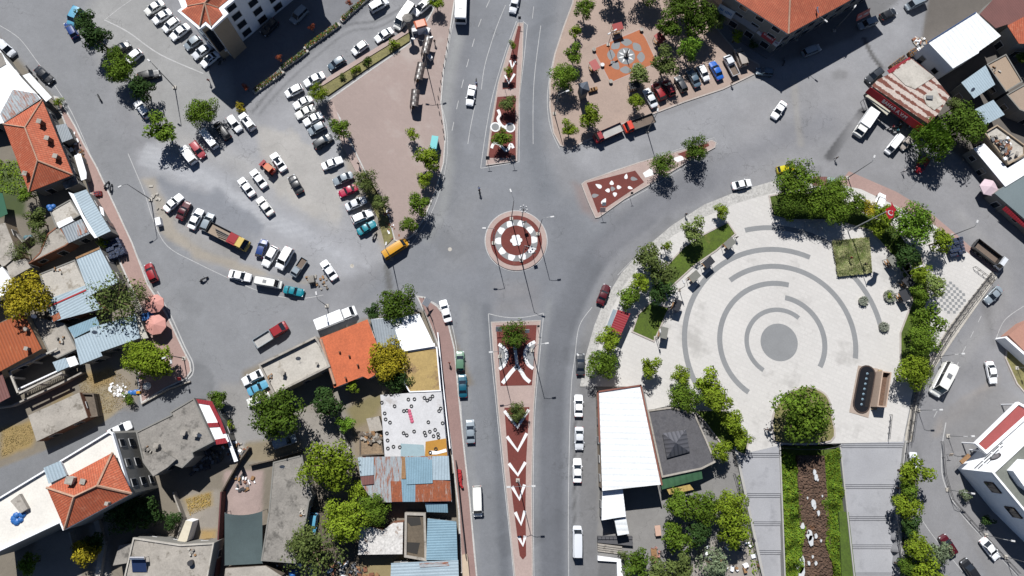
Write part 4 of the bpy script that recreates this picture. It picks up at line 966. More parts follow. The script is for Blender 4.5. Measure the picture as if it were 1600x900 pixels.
b6 = shed('patchwork_workshop', 'wide patchwork roof of pale blue and rust streaked metal sheets', [(559, 714), (701, 712), (706, 784), (590, 785), (581, 781), (565, 757)], [4.3, 4.3, 3.9, 3.9, 3.9, 4.1], MET_RUST, wm=BRICKW, uv=0)
panel(b6, [(559, 715), (584, 714.5), (584, 742), (563, 744)], 4.4, MET_B, uv=0); panel(b6, [(563, 744), (584, 742), (584, 756), (566, 758)], 4.3, MET_BR, uv=0)
panel(b6, [(628, 728-14), (628, 714), (634, 714), (634, 748), (627, 748)], 4.4, WOOD); panel(b6, [(633, 714.5), (668, 714), (669, 718), (675, 718), (676, 755), (635, 757)], 4.46, MET_BLUE, uv=0)
panel(b6, [(627, 749), (636, 749), (636, 757), (649, 757), (649, 784), (629, 784)], [4.35, 4.35, 4.3, 4.3, 4.1, 4.1], MET_BLUE, uv=0); panel(b6, [(649, 757), (676, 755), (676, 750), (688, 750), (703, 752), (705, 783), (649, 784)], [4.3, 4.3, 4.3, 4.3, 4.3, 4.1, 4.1], MET_RUST2, uv=0)
panel(b6, [(610, 752), (627, 752), (629, 784), (612, 784)], [4.3, 4.3, 4.1, 4.1], MET_RUST2, uv=0); panel(b6, [(675, 713), (701, 712.5), (703, 750), (676, 750)], 4.38, MET_B, uv=0)
shed('lean_to', 'small pale blue lean-to roof directly below the patchwork roof', [(664, 786), (699, 787), (700, 801), (667, 800)], [3.4, 3.4, 3.0, 3.0], MET_BLUE, cat='shed', wins=False)
shed('workshop', 'pale blue corrugated roof by the brick pavement, below the patchwork roof', [(668, 810), (713, 815), (715, 875), (666, 875)], 3.4, MET_BLUE, uv=90)
b = shed('workshop', 'pale blue metal roof with red streaks at the bottom edge by the avenue', [(611, 880), (716, 875), (718, 940), (609, 940)], 3.8, MET_B, uv=90)
panel(b, [(655, 880), (700, 877), (702, 884), (656, 887)], 3.9, MET_RUST, uv=90)
flat('patched_hut', 'square hut roof covered in torn white sheeting', [(562, 823), (578, 823), (598, 828), (614, 817), (630, 816), (629, 866), (559, 867)], 2.9, BRICKW, grit('torn white sheeting', A(235, 232, 228), .1, .25, .8, 2.5, stain=A(150, 120, 95), st=.58, stscale=.5), par=0)
b, rt = flat('ruined_house', 'roofless grey walled ruin with dark rooms between white sheeting and blue roof', [(633, 801), (665, 802), (667, 876), (632, 870)], 2.8, CONC_D, grit('ruin floor', A(118, 105, 88), .2, .2), par=.35, pw=.4, ph_mat=CONC, wins=False)
for px in ([(636, 808), (656, 808), (658, 820), (642, 822), (637, 816)], [(631, 847), (656, 848), (652, 866), (634, 862)]): panel(b, px, 2.84, plain('dark room shade', (.02, .018, .016), .9), 'room_shade_plate')  # near-black plates painted in place of the shade inside the rooms
flat('ruined_hut', 'broken rubble hut with a dark hole beside the tyre roof', [(562, 680), (594, 678), (600, 710), (562, 712)], 2.4, STONE, grit('rubble roof', A(160, 138, 112), .2, .3, .6, 3, stain=A(90, 70, 55), st=.55), par=.25, wins=False)
flat('yard_store', 'plain pale slab roof between rubble hut and the curved wall', [(572, 654), (592, 650), (598, 672), (578, 676)], 2.2, STONE, CONC, par=0, wins=False)
gwall([(684, 520), (692, 600), (703, 700)], 1.6, 'thin white wall along the brick pavement beside the tyre roof', PLASTER_W, .2)
gwall([(660, 478), (676, 520), (684, 545)], 1.6, 'railing wall at the street corner beside the grey and white workshop', CONC_D, .2)
gwall([(712, 720), (720, 800), (728, 872)], 1.8, 'long dark railing wall between blue roofs and the brick pavement', DARK, .12)
mb = MB(); mb.slab(PP([(722, 868), (730, 866), (734, 905), (723, 905)], 1.0), 0, 1.0); o = mb.build('stall', plain('beige cover', A(222, 200, 175), .7)); tag(o, 'beige covered stall on the brick pavement at the bottom edge', 'stall')
mb = MB()
for k in range(9): q = P(717+k*.5-.5*(k % 2), 735+k*3, .6); mb.box((q.x, q.y, .5), (.9, .35, .9 if k % 2 else .7), .3*k)
o = mb.build('crate_stack', REDP); tag(o, 'stack of red crates on the brick pavement beside the patchwork roof', 'crates')

# --- right of the avenue
b = shed('market_hall', 'largest bright white roof beside the avenue', [(936, 613), (1000, 603), (1033, 757), (941, 767)], [5.6, 5.6, 5.6, 5.6], MET_WB, wm=PLASTER_B, uv=90)
mb = MB()
for a, b_ in (((934, 612), (1001, 602)), ((1001, 602), (1034, 757)), ((934, 612), (937, 690))): mb.wall(PP([a, b_], 5.7), .3, 5.4, 5.8)
mb.build('roof_edge', grit('rust brown edge', A(150, 95, 80), .1, .1), b)
shed('annex', 'medium white annex roof below the market hall', [(941, 768), (973, 764), (978, 807), (940, 813)], [4.4, 4.4, 4.0, 4.0], MET_W, uv=90)
shed('annex', 'smallest white roof tucked below the annex by the grey deck', [(960, 812), (978, 808), (983, 834), (965, 837)], [3.4, 3.4, 3.0, 3.0], MET_WB, uv=90, wins=False, cat='shed')
b, rt = flat('tea_house', 'dark grey flat roof with pyramid skylight beside the market hall', [(1011, 641), (1048, 636), (1085, 645), (1105, 690), (1118, 722), (1096, 733), (1034, 746)], 3.6, PLASTER_G, grit('dark roof felt', A(104, 103, 107), .2, .2, .4, 4, stain=A(84, 84, 90), st=.52, stscale=.4), par=.18, ph_mat=CONC, pw=.3)
q = PP([(1035, 677), (1072, 671), (1078, 706), (1042, 716)], 4.0); ap = P(1056, 692, 5.6)
mb = MB(); mb.slab(inset(q, .2), 3.6, 4.0); mb.build('skylight_base', DARK, b)
SKY_P = ribbed('skylight pyramid glazing', A(110, 110, 116), .8, .4, rough=.3)
mb = MB()
for i in range(4): mb.face([q[i], q[(i+1) % 4], ap]); 
mb.face(list(reversed(q))); mb.build('skylight', SKY_P, b)
shed('awning', 'green awning below the dark tea house roof', [(1033, 747), (1096, 734), (1098, 748), (1034, 765)], [3.4, 3.4, 2.8, 2.8], ribbed('green sheet metal', A(86, 130, 96), 1.2, .15), cat='awning', open_=True, wins=False)
shed('awning', 'yellow striped awning half under the trees below the green awning', [(1042, 765), (1078, 757), (1084, 765), (1046, 773)], [2.7, 2.7, 2.4, 2.4], ribbed('yellow awning cloth', A(238, 206, 130), .8, .12), cat='awning', open_=True, wins=False)
b = shed('kiosk', 'kiosk with dark red ribbed roof on the pale plaza edge by the avenue', [(965, 484), (985, 490), (970, 524), (953, 516)], [3.0, 3.0, 3.0, 3.0], MET_RED, wm=PLASTER_W, uv=70)
panel(b, [(958, 483), (964, 485), (953, 516), (947, 512)], [2.6, 2.9, 2.9, 2.6], plain('grey blue awning', A(130, 148, 160), .6), 'awning')
b = thing('deck_ramp', 'grey planked deck with steps and railing below the white annex', 'deck', P(960, 860, 0))
mb = MB(); mb.slab(PP([(934, 838), (988, 838), (989, 853), (934, 848)], .8), 0, .8); mb.build('deck', grit('grey planks', A(104, 104, 108), .1, .1, .4, 4, joints=(.5, .1)), b)
for k in range(4): mb = MB(); mb.slab(PP([(934, 849+k*3.2), (972, 854+k*3.2), (972, 857+k*3.2), (934, 852+k*3.2)], .7-.15*k), 0, .7-.15*k); mb.build('step', CONC, b)
mb = MB(); mb.wall(PP([(934, 839), (988, 839)], 1.6), .06, 1.5, 1.6); [mb.box((*(P(934+k*6, 839, 1.2).xy), 1.2), (.05, .05, .8)) for k in range(10)]; mb.build('railing', DARK, b)
mb = MB(); mb.slab(PP([(934, 869), (970, 874), (973, 900), (976, 940), (966, 940), (964, 878), (934, 876)], .6), 0, .6); mb.build('ramp_wall', PLASTER_W, b)

# --- north east shops
E_ = [(1106, -40), (1150, 0), (1232, 53), (1320, 5), (1400, -40), (1300, -160)]
rt = PP(E_, 9.6); c_ = cen(rt); b = thing('commercial_block', 'large orange tiled roof block with shop signs, top right of the park', 'building', (c_.x, c_.y, 0))
walls_windows(b, inset(rt, .9), 9.4, PLASTER_G, step=3, ww=1.8, wh=1.6)
mb = MB(); mb.slab(inset(rt, .1), 9.2, 9.55); mb.build('eaves_board', PLASTER_W, b)
hip(b, E_, [(1236, -45), (1270, -85)], 9.6, 12.6, TILE, [(0, 1, 6), (1, 2, 6), (2, 3, 6), (3, 4, 7, 6), (4, 5, 7), (5, 0, 6, 7)], ridges=[(2, 6), (6, 7)], rad=.22)
q = P(1276, 14, 10.3); mb = MB(); mb.tube([(q.x, q.y, 9.8), (q.x, q.y, 11.0)], .12, 6); mb.tube([(q.x-.2, q.y, 10.9), P(1279, 20, 10.6)], .13, 6); mb.build('flue_pipe', CHROME, b)
def text_mesh(body, size, mat, parent, M_):
    cu = bpy.data.curves.new('lettering', 'FONT'); cu.body = body; cu.size = size; cu.extrude = .02; cu.align_x = 'CENTER'; cu.align_y = 'CENTER'; cu.resolution_u = 3
    t_ = bpy.data.objects.new('lettering_curve', cu); C.objects.link(t_); dg = bpy.context.evaluated_depsgraph_get(); me = bpy.data.meshes.new_from_object(t_.evaluated_get(dg))
    bpy.data.objects.remove(t_); me.materials.clear(); me.materials.append(mat)
    o = bpy.data.objects.new('lettering', me); C.objects.link(o); o.parent = parent; o.matrix_local = M_; return o
def glyph_rows(rows, width, hgt, mat, parent, M_):
    """rows of small upright strokes: writing too small to read in the photo"""
    mb = MB(); n_ = len(rows); rs = random.Random(3)
    for r_, (cnt, hh) in enumerate(rows):
        y = hgt*.5*((n_-1)/2-r_)/max(1, n_)*1.2
        for k in range(cnt):
            if rs.random() < .15: continue
            x = (k-(cnt-1)/2)*width/cnt; mb.box((x, y, 0), (width/cnt*.55, hh*rs.uniform(.7, 1), .03))
    o = mb.build('lettering', mat); o.parent = parent; o.matrix_local = M_; return o
def sign_board(root, pxs, z, hgt, mat, textv=None, tm=None, size=.8, name='shop_sign', out=0.15):
    """upright board between two photo points at top height z, lettering on its outer face"""
    a, b_ = P(*pxs[0], z), P(*pxs[1], z); d = (b_-a); L = d.length; d.normalize(); nr = Vector((d.y, -d.x, 0))
    if nr.dot(-(a+b_)) < 0: nr = -nr
    c2 = (a+b_)/2+nr*out; tilt = .55
    nn = (nr*math.cos(tilt)+Vector((0, 0, 1))*math.sin(tilt)).normalized(); upv = (Vector((0, 0, 1))*math.cos(tilt)-nr*math.sin(tilt)).normalized()
    mb = MB(); vs = []
    for k_ in (-.06, .06):
        for su, sv in ((-1, -1), (1, -1), (1, 1), (-1, 1)): vs.append(Vector((c2.x, c2.y, z-hgt/2))+d*su*L/2+upv*sv*hgt/2+nn*k_)
    mb.add(vs, [(0, 3, 2, 1), (4, 5, 6, 7), (0, 1, 5, 4), (1, 2, 6, 5), (2, 3, 7, 6), (3, 0, 4, 7)]); o = mb.build(name, mat, root)
    if textv:
        xd = upv.cross(nn); M_ = Matrix((xd, upv, nn)).transposed().to_4x4(); M_.translation = Vector((c2.x, c2.y, z-hgt/2))+nn*.09-Vector(o['_loc'])
        if isinstance(textv, str): text_mesh(textv, size, tm, o, M_)
        else: glyph_rows(textv, L*.8, hgt, tm, o, M_)
    return o
PURP = plain('purple lettering', A(110, 50, 110), .6, var=0)
WTXT = plain('white lettering', A(240, 240, 240), .6, var=0); BTXT = plain('blue lettering', A(30, 110, 180), .6, var=0)
SIGNR = plain('red sign board', A(190, 22, 32), .5); SIGNW = plain('white sign board', A(225, 228, 232), .5); SIGNG = plain('grey sign board', A(150, 152, 158), .5)
sign_board(b, [(1128, 1), (1152, 14)], 5.5, 1.8, SIGNW, [(9, .55)], BTXT, 1.5, out=1.2); sign_board(b, [(1153, 13), (1190, 38)], 5.5, 1.6, SIGNG, out=1.0)
sign_board(b, [(1195, 36), (1202, 42)], 5.5, 1.9, SIGNW, [(3, .45), (4, .4)], PURP, out=1.2); sign_board(b, [(1200, 41), (1218, 54)], 5.5, 1.7, SIGNR, [(14, .4)], WTXT, .55, out=1.3); sign_board(b, [(1218, 52), (1226, 58)], 5.5, 1.9, SIGNW, [(3, .45), (4, .4)], PURP, out=1.2)
sign_board(b, [(1332, 10), (1352, 0)], 5.5, 1.6, SIGNR, [(8, .5)], WTXT, .7, out=2.5)
mb = MB(); mb.slab(PP([(1150, 62), (1198, 92), (1222, 76), (1160, 30), (1120, 14)]), 0, .2); mb.build('terrace', grit('forecourt paving', A(140, 138, 140), .1, .1, joints=(.8, .5)), b)
b = shed('warehouse', 'bright white sheet roof warehouse with white side wall, top right', [(1450, 66), (1525, 19), (1564, 56), (1530, 80), (1529, 83), (1489, 107)], 5.6, MET_WB, wm=PLASTER_W, uv=30, over=.1)
mb = MB(); mb.wall(PP([(1450, 66), (1525, 19)], 5.75), .12, 5.5, 5.8); mb.build('blue_edge', plain('blue edge', A(60, 100, 160), .5), b)
b = shed('depot', 'large brown sheet metal roof at the top right corner', [(1531, 22), (1560, -10), (1600, -40), (1660, 0), (1660, 60), (1600, 60), (1574, 38), (1556, 44)], 5, MET_BR, uv=30)
b = shed('tile_annex', 'orange brown tiled annex at the right edge below the brown depot', [(1574, 40), (1600, 26), (1660, 20), (1660, 70), (1592, 68)], 5.6, TILE3)
b = shed('produce_shop', 'rust striped patched shop roof behind a long red sign', [(1362, 134), (1372, 124), (1395, 113), (1408, 101), (1424, 91), (1440, 103), (1460, 120), (1484, 150), (1466, 178), (1450, 193)], 4.4, MET_SHOP, wm=PLASTER_G, uv=-125, over=.4)
panel(b, [(1395, 114), (1424, 92), (1460, 120), (1430, 139), (1415, 133)], 4.5, CONC_L, 'flat_sheet'); panel(b, [(1442, 150), (1462, 138), (1474, 162), (1460, 172), (1448, 164)], 4.5, CONC_L, 'flat_sheet')
panel(b, [(1447, 149), (1458, 149), (1458, 155), (1448, 154)], 4.8, STEEL, 'roof_vent')
panel(b, [(1386, 110), (1421, 89), (1424, 94), (1390, 115)], 4.2, MET_RED, 'side_awning', uv=30)
o = sign_board(b, [(1361, 135), (1445, 197)], 4.7, 1.5, SIGNR, 'BAHAR A.V.M', WTXT, 1.05, out=.5)
shed('awning', 'cream awning in front of the red sign of the rust striped shop', [(1352, 150), (1361, 145), (1392, 173), (1386, 180)], [2.7, 3.0, 3.0, 2.7], plain('cream awning cloth', A(232, 226, 206), .8), cat='awning', open_=True, wins=False)
shed('shed', 'pale blue grey roof shed between warehouse and concrete roofs, right edge', [(1502, 129), (1540, 102), (1555, 132), (1522, 154)], 4.4, MET_B, uv=30, cat='shed')
shed('shed', 'lower pale blue roof shed beside the dark tree, right edge', [(1523, 171), (1552, 156), (1570, 179), (1540, 195)], 3.4, MET_B, uv=30, cat='shed')
flat('concrete_house', 'beige concrete roof beside the two pale blue sheds, right edge', [(1541, 101), (1571, 85), (1597, 128), (1571, 144)], 4.0, PLASTER_G, grit('beige roof', A(186, 164, 142), .06, .08), par=.2)
flat('concrete_house', 'second beige concrete roof touching the right edge below the first', [(1572, 148), (1600, 132), (1640, 150), (1640, 190), (1592, 172)], 3.8, PLASTER_G, grit('beige roof two', A(182, 162, 144), .06, .08), par=.2)
b, rt = flat('white_house', 'long white roof between the dark tree and the umbrella, right edge', [(1521, 232), (1538, 224), (1574, 262), (1600, 246), (1620, 262), (1571, 292)], 3.6, PLASTER_G, PLASTER_W, par=0)
flat('roof_yard', 'cluttered roof terrace at the right edge above the long white roof', [(1536, 208), (1556, 196), (1600, 228), (1600, 242), (1574, 258)], 3.9, PLASTER_B, CONC_L, par=.4, pw=.25)
flat('glass_shop', 'grey green flat roof at the right edge beside the pink umbrella', [(1554, 302), (1600, 268), (1660, 290), (1660, 400), (1612, 352)], 3.4, PLASTER_G, grit('grey green roof', A(128, 142, 146), .06, .06), par=0)
shed('awning', 'bright red awning under the grey green roof, right edge', [(1566, 327), (1572, 322), (1612, 352), (1612, 366)], [2.4, 3.0, 3.0, 2.4], MET_RED, cat='awning', open_=True, wins=False)

# --- public building, lower right
E_ = [(1495, 733), (1605, 630), (1760, 700), (1760, 900), (1607, 809)]
WHT = grit('white painted facade', (.72, .74, .76), .04, .04)
b, rt = flat('public_building', 'white walled public building with grey green roof, lower right edge', [(1548, 738), (1607, 809), (1700, 900), (1800, 900), (1800, 506), (1600, 690)], 9.0, WHT, grit('grey green terrace', A(138, 142, 134), .1, .12, .3, 3, stain=A(205, 205, 200), st=.64), par=.4, ph_mat=PLASTER_W, pw=.35, wins=False)
ft = [Vector((*P(x, y, 9.0).xy, 0)) for x, y in ((1548, 738), (1607, 809), (1700, 900))]
for a_, b_ in ((ft[0], ft[1]), (ft[1], ft[2])):
    d = (b_-a_).normalized(); nr = Vector((d.y, -d.x, 0)); nr = nr if nr.dot(-a_) > 0 else -nr
    for t in (.36, .92):
        for zz in (6.2,):
            c2 = a_.lerp(b_, t); mb = MB(); mb.box((c2.x, c2.y, zz), (2.4, .5, 2.4), math.atan2(d.y, d.x)); fo = mb.build('window', FRAME_B, b)
            mb = MB()
            for s_ in (-.55, .55): mb.box((c2.x+d.x*s_+nr.x*.22, c2.y+d.y*s_+nr.y*.22, zz), (1.0, .1, 2.1), math.atan2(d.y, d.x))
            mb.build('pane', GLASS_D, fo)
# porch against the north-west facade
q = PP([(1523, 693), (1590, 628), (1616, 642), (1541, 709)], 4.4); mb = MB(); mb.slab(q, 3.8, 4.2); mb.build('porch', PLASTER_W, b)
for p_ in inset(q, .4): mb = MB(); mb.tube([(p_.x, p_.y, 0), (p_.x, p_.y, 3.8)], .16, 8); mb.build('pillar', PLASTER_W, b)
mb = MB(); mb.slab(inset(q, .5), 4.1, 4.26); mb.build('porch_roof', grit('dusty red roof', A(184, 92, 90), .08, .08, .4, 4, joints=(1.2, .7)), b)
mb = MB(); a = inset(q, -.02); b2_ = inset(q, .4)
for i in range(len(a)): j = (i+1) % len(a); mb.slab([a[i], a[j], b2_[j], b2_[i]], 4.1, 4.6)
mb.build('parapet', PLASTER_W, b)
fa, fb_ = P(1548, 738, 9), P(1600, 690, 9); fd = Vector((fb_.x-fa.x, fb_.y-fa.y, 0)).normalized(); fn = Vector((-fd.y, fd.x, 0)); fn = fn if fn.dot(fa) < 0 else -fn
def on_facade(x, y):
    o_ = Vector((0, 0, CAM_H)); r_ = P(x, y, 0)-o_; f0 = Vector((fa.x, fa.y, 0)); return o_+r_*((f0-o_).dot(fn)/r_.dot(fn))
e = on_facade(1556, 714); FM = Matrix((Vector((0, 0, 1)).cross(fn), Vector((0, 0, 1)), fn)).transposed().to_4x4()
mb = MB(); mb.disc((0, 0), 1.05, .0, .08, 28); eo = mb.build('round_emblem', DARK); eo.parent = b; FM.translation = e+fn*.02-Vector(b['_loc']); eo.matrix_local = FM.copy()
mb = MB(); mb.disc((0, 0), .75, .08, .12, 24); e2 = mb.build('emblem_centre', STEEL); e2.parent = eo
for k, r_ in enumerate(((30, .42), (26, .42), (12, .3))):
    e = on_facade(1545+k*3, 712+k*2.6); FM.translation = e+fn*.05-Vector(b['_loc']); glyph_rows([r_], [8, 7, 4][k], .01, DARK, b, FM.copy())
mb = MB(); q = PP([(1583, 736), (1600, 718), (1660, 745), (1640, 790), (1600, 760)], 10.6); mb.slab(q, 8.9, 10.6); mb.build('roof_hut', PLASTER_W, b)
mb = MB(); q = P(1508, 717, 2.6); mb.box((q.x, q.y, 2.6), (2.4, .7, .3), hdg(1508, 717, 42)); mb.build('entrance_canopy', WOOD, b)
b = thing('brick_terrace', 'terrace of pink brick paving behind a white wall, right edge beside the dry grass', 'terrace', P(1600, 520, 0))
mb = MB(); q = PP([(1576, 524), (1600, 504), (1680, 470), (1680, 580), (1610, 558)], 2.2); mb.slab(q, 0, 2.2); mb.build('floor', grit('pink brick terrace', A(200, 150, 132), .06, .08), b)
mb = MB(); mb.wall(PP([(1573, 528), (1620, 570)], 2.8), .5, 0, 2.8); mb.build('wall', PLASTER_W, b)
# ------------------------------------------------------------------ vehicles
def paintm(name, col, coat=.6, rough=.35): return plain(name, col, rough, 0, coat, var=0)
PM = {'white': paintm('white car paint', (.7, .71, .72)), 'silver': paintm('silver car paint', A(165, 178, 188)), 'grey': paintm('grey car paint', A(120, 124, 130)), 'black': paintm('black car paint', (.012, .013, .015)),
      'dark': paintm('dark grey car paint', (.03, .034, .04)), 'red': paintm('red car paint', A(170, 22, 34)), 'maroon': paintm('maroon car paint', A(96, 18, 32)), 'magenta': paintm('magenta car paint', A(196, 16, 72)), 'pink': paintm('faded red car paint', A(200, 84, 92)),
      'blue': paintm('blue car paint', A(24, 108, 214)), 'navy': paintm('deep blue car paint', A(24, 66, 140)), 'teal': paintm('teal car paint', A(18, 150, 168)), 'petrol': paintm('petrol blue car paint', A(12, 98, 122)), 'sky': paintm('sky blue car paint', A(110, 190, 226)), 'green': paintm('green car paint', A(104, 148, 120)),
      'yellow': paintm('yellow car paint', A(236, 170, 12)), 'taxi': paintm('bright yellow car paint', A(240, 226, 20)), 'beige': paintm('beige car paint', A(196, 186, 178)), 'orange': paintm('orange red car paint', A(240, 66, 30)), 'steel': paintm('blue grey car paint', A(98, 122, 140)), 'cyan': paintm('cyan paint', A(60, 200, 205)), 'cream': paintm('cream yellow paint', A(235, 205, 110))}
PM['white_b'] = paintm('warm white car paint', (.6, .6, .57)); PM['white_c'] = paintm('cool white car paint', (.5, .52, .55)); crs = random.Random(9)
TAILM = plain('tail lamp', (.3, .01, .01), .3, var=0); HEADM = plain('head lamp', (.6, .62, .65), .15, var=0)
BEDM = grit('truck bed', A(128, 112, 100), .1, .15, .6, 4); BEDT = grit('tan truck bed', A(178, 160, 142), .1, .15, .6, 4); BEDW = grit('pale truck bed', A(200, 198, 195), .08, .12, .6, 4)
CARS = {}
def wheel_mesh(r=.32, w_=.22):
    mb = MB(); n_ = 14
    vs = [(r*math.cos(2*PI*i/n_), s_*w_/2, r*math.sin(2*PI*i/n_)) for s_ in (-1, 1) for i in range(n_)]
    mb.add(vs, [(i, (i+1) % n_, n_+(i+1) % n_, n_+i) for i in range(n_)]+[tuple(range(n_)), tuple(reversed(range(n_, 2*n_)))]); 
    for s_ in (-1, 1):
        q = [(r*.6*math.cos(2*PI*i/10), s_*(w_/2+.006), r*.6*math.sin(2*PI*i/10)) for i in range(10)]; mb.face(q if s_ < 0 else list(reversed(q)), 1)
    return mb.mesh('wheel', [BLACK, STEEL])
WHEEL = wheel_mesh(); WHEEL_B = wheel_mesh(.45, .3)
def loft_body(L, W, prof, zb=.28, round_=.9):
    """prof: (x, ztop, halfwidth factor); cross sections lofted along x"""
    mb = MB(); rings = []
    for x, zt, k in prof:
        w_ = W/2*k; s = [(-w_*.88, zb), (-w_, zb+.12), (-w_, zb+(zt-zb)*.6), (-w_*.96, zt-.05), (-w_*.86, zt), (-w_*.4, zt+.035), (w_*.4, zt+.035), (w_*.86, zt), (w_*.96, zt-.05), (w_, zb+(zt-zb)*.6), (w_, zb+.12), (w_*.88, zb)]
        rings.append([(x, y, z) for y, z in s])
    n_ = len(rings[0]); V = [v_ for r_ in rings for v_ in r_]; F = []
    for k in range(len(rings)-1):
        for i in range(n_): j = (i+1) % n_; F.append((k*n_+i, (k+1)*n_+i, (k+1)*n_+j, k*n_+j))
    F += [tuple(range(n_)), tuple(reversed(range((len(rings)-1)*n_, len(rings)*n_)))]
    mb.add(V, F); return mb
def make_kind(kind, L, W, H, xb, xtb, xtf, xf, belt=.92, hood=.86, trunk=.9, wb=.31, side=True, rail=False, topw=.78):
    """xb..xf: rear glass base, roof rear, roof front, windscreen base as fractions of L from the centre"""
    parts = []; h = L/2
    prof = [(-h, trunk-.2, .8), (-h+.06, trunk-.06, .9), (-h+.35, trunk, .97), (xb*L, belt, 1), (0, belt, 1), (xf*L, belt, 1), (h-.5, hood-.03, .96), (h-.16, hood-.14, .9), (h, hood-.3, .74)]
    body = loft_body(L, W, prof)
    b0 = [(xb*L, W*.43), (xf*L, W*.43)]; t0 = [(xtb*L, W/2*topw), (xtf*L, W/2*topw)]
    # roof skin with a slight crown, and four pillars
    n1, n2 = 6, 4; V = []; F = []
    for i in range(n1+1):
        for j in range(n2+1):
            u = i/n1; v_ = j/n2*2-1; x = t0[0][0]+(t0[1][0]-t0[0][0])*u; V.append((x, v_*t0[0][1]*(1-.06*abs(2*u-1)**3), H+.03-.05*v_*v_-.05*(2*u-1)**2))
    for i in range(n1):
        for j in range(n2): a = i*(n2+1)+j; F.append((a, a+n2+1, a+n2+2, a+1))
    body.add(V, F)
    for s_ in (-1, 1):
        for (bx, by), (tx, ty) in zip(b0, t0): body.tube([(bx, s_*by, belt-.02), (tx, s_*ty*.97, H-.02)], .05, 5)
        mx = (t0[0][0]+t0[1][0])/2-.05; body.tube([(mx, s_*W*.435, belt), (mx, s_*t0[0][1], H-.02)], .045, 4)
        body.box((xf*L-.25, s_*(W/2+.06), belt+.02), (.16, .16, .12))
        if rail: body.tube([(t0[0][0]+.2, s_*t0[0][1]*.92, H+.05), (t0[1][0]-.2, s_*t0[0][1]*.92, H+.05)], .025, 4)
    parts.append(('body', body.mesh('car_body_'+kind, PM['white'], smooth=False), (0, 0, 0), 'paint'))
    def quad(name, pts):
        mb = MB(); mb.face(pts); mb.face(list(reversed([Vector(p)-Vector((0, 0, .02)) for p in pts]))); parts.append((name, mb.mesh(name, GLASS_D), (0, 0, 0), None))
    B, T = b0, t0
    quad('windscreen', [(B[1][0], -B[1][1], belt+.02), (B[1][0], B[1][1], belt+.02), (T[1][0]-.03, T[1][1]*.96, H-.02), (T[1][0]-.03, -T[1][1]*.96, H-.02)])
    quad('rear_window', [(B[0][0], B[0][1], belt+.02), (B[0][0], -B[0][1], belt+.02), (T[0][0]+.03, -T[0][1]*.96, H-.02), (T[0][0]+.03, T[0][1]*.96, H-.02)])
    for s_ in (-1, 1): quad('side_window', [(B[0][0], s_*B[0][1], belt+.01), (B[1][0], s_*B[1][1], belt+.01), (T[1][0], s_*T[1][1], H-.03), (T[0][0], s_*T[0][1], H-.03)][::s_])
    for sx in (-1, 1):
        for sy in (-1, 1): parts.append(('wheel', WHEEL, (sx*L*wb, sy*(W/2-.1), .32), None))
    for s_ in (-1, 1):
        mb = MB(); mb.box((h-.2, s_*W*.36, hood-.2), (.3, .28, .12)); parts.append(('headlight', mb.mesh('headlight', HEADM), (0, 0, 0), None))
        mb = MB(); mb.box((-h+.06, s_*W*.38, trunk-.16), (.14, .26, .14)); parts.append(('tail_light', mb.mesh('tail_light', TAILM), (0, 0, 0), None))
    CARS[kind] = parts
make_kind('sedan', 4.45, 1.74, 1.42, -.33, -.2, .08, .23)
make_kind('old_sedan', 4.25, 1.66, 1.40, -.29, -.19, .06, .17, trunk=.92, hood=.9, topw=.82)
make_kind('hatch', 3.95, 1.68, 1.46, -.47, -.38, .08, .25, trunk=.95)
make_kind('suv', 4.4, 1.82, 1.66, -.47, -.40, .08, .24, belt=1.0, hood=.98, trunk=1.05, rail=True)
make_kind('van', 4.4, 1.8, 1.86, -.485, -.46, .14, .29, belt=1.05, hood=1.0, trunk=1.1, topw=.84)
make_kind('minibus', 6.6, 2.05, 2.45, -.49, -.475, .28, .39, belt=1.35, hood=1.05, trunk=1.4, wb=.3, topw=.88)
make_kind('wagon', 4.5, 1.72, 1.48, -.47, -.40, .05, .2, belt=.95, trunk=.98)
def box_part(name, mat, boxes, role=None):
    mb = MB()
    for c_, s_ in boxes: mb.box(c_, s_)
    return (name, mb.mesh(name, mat), (0, 0, 0), role)
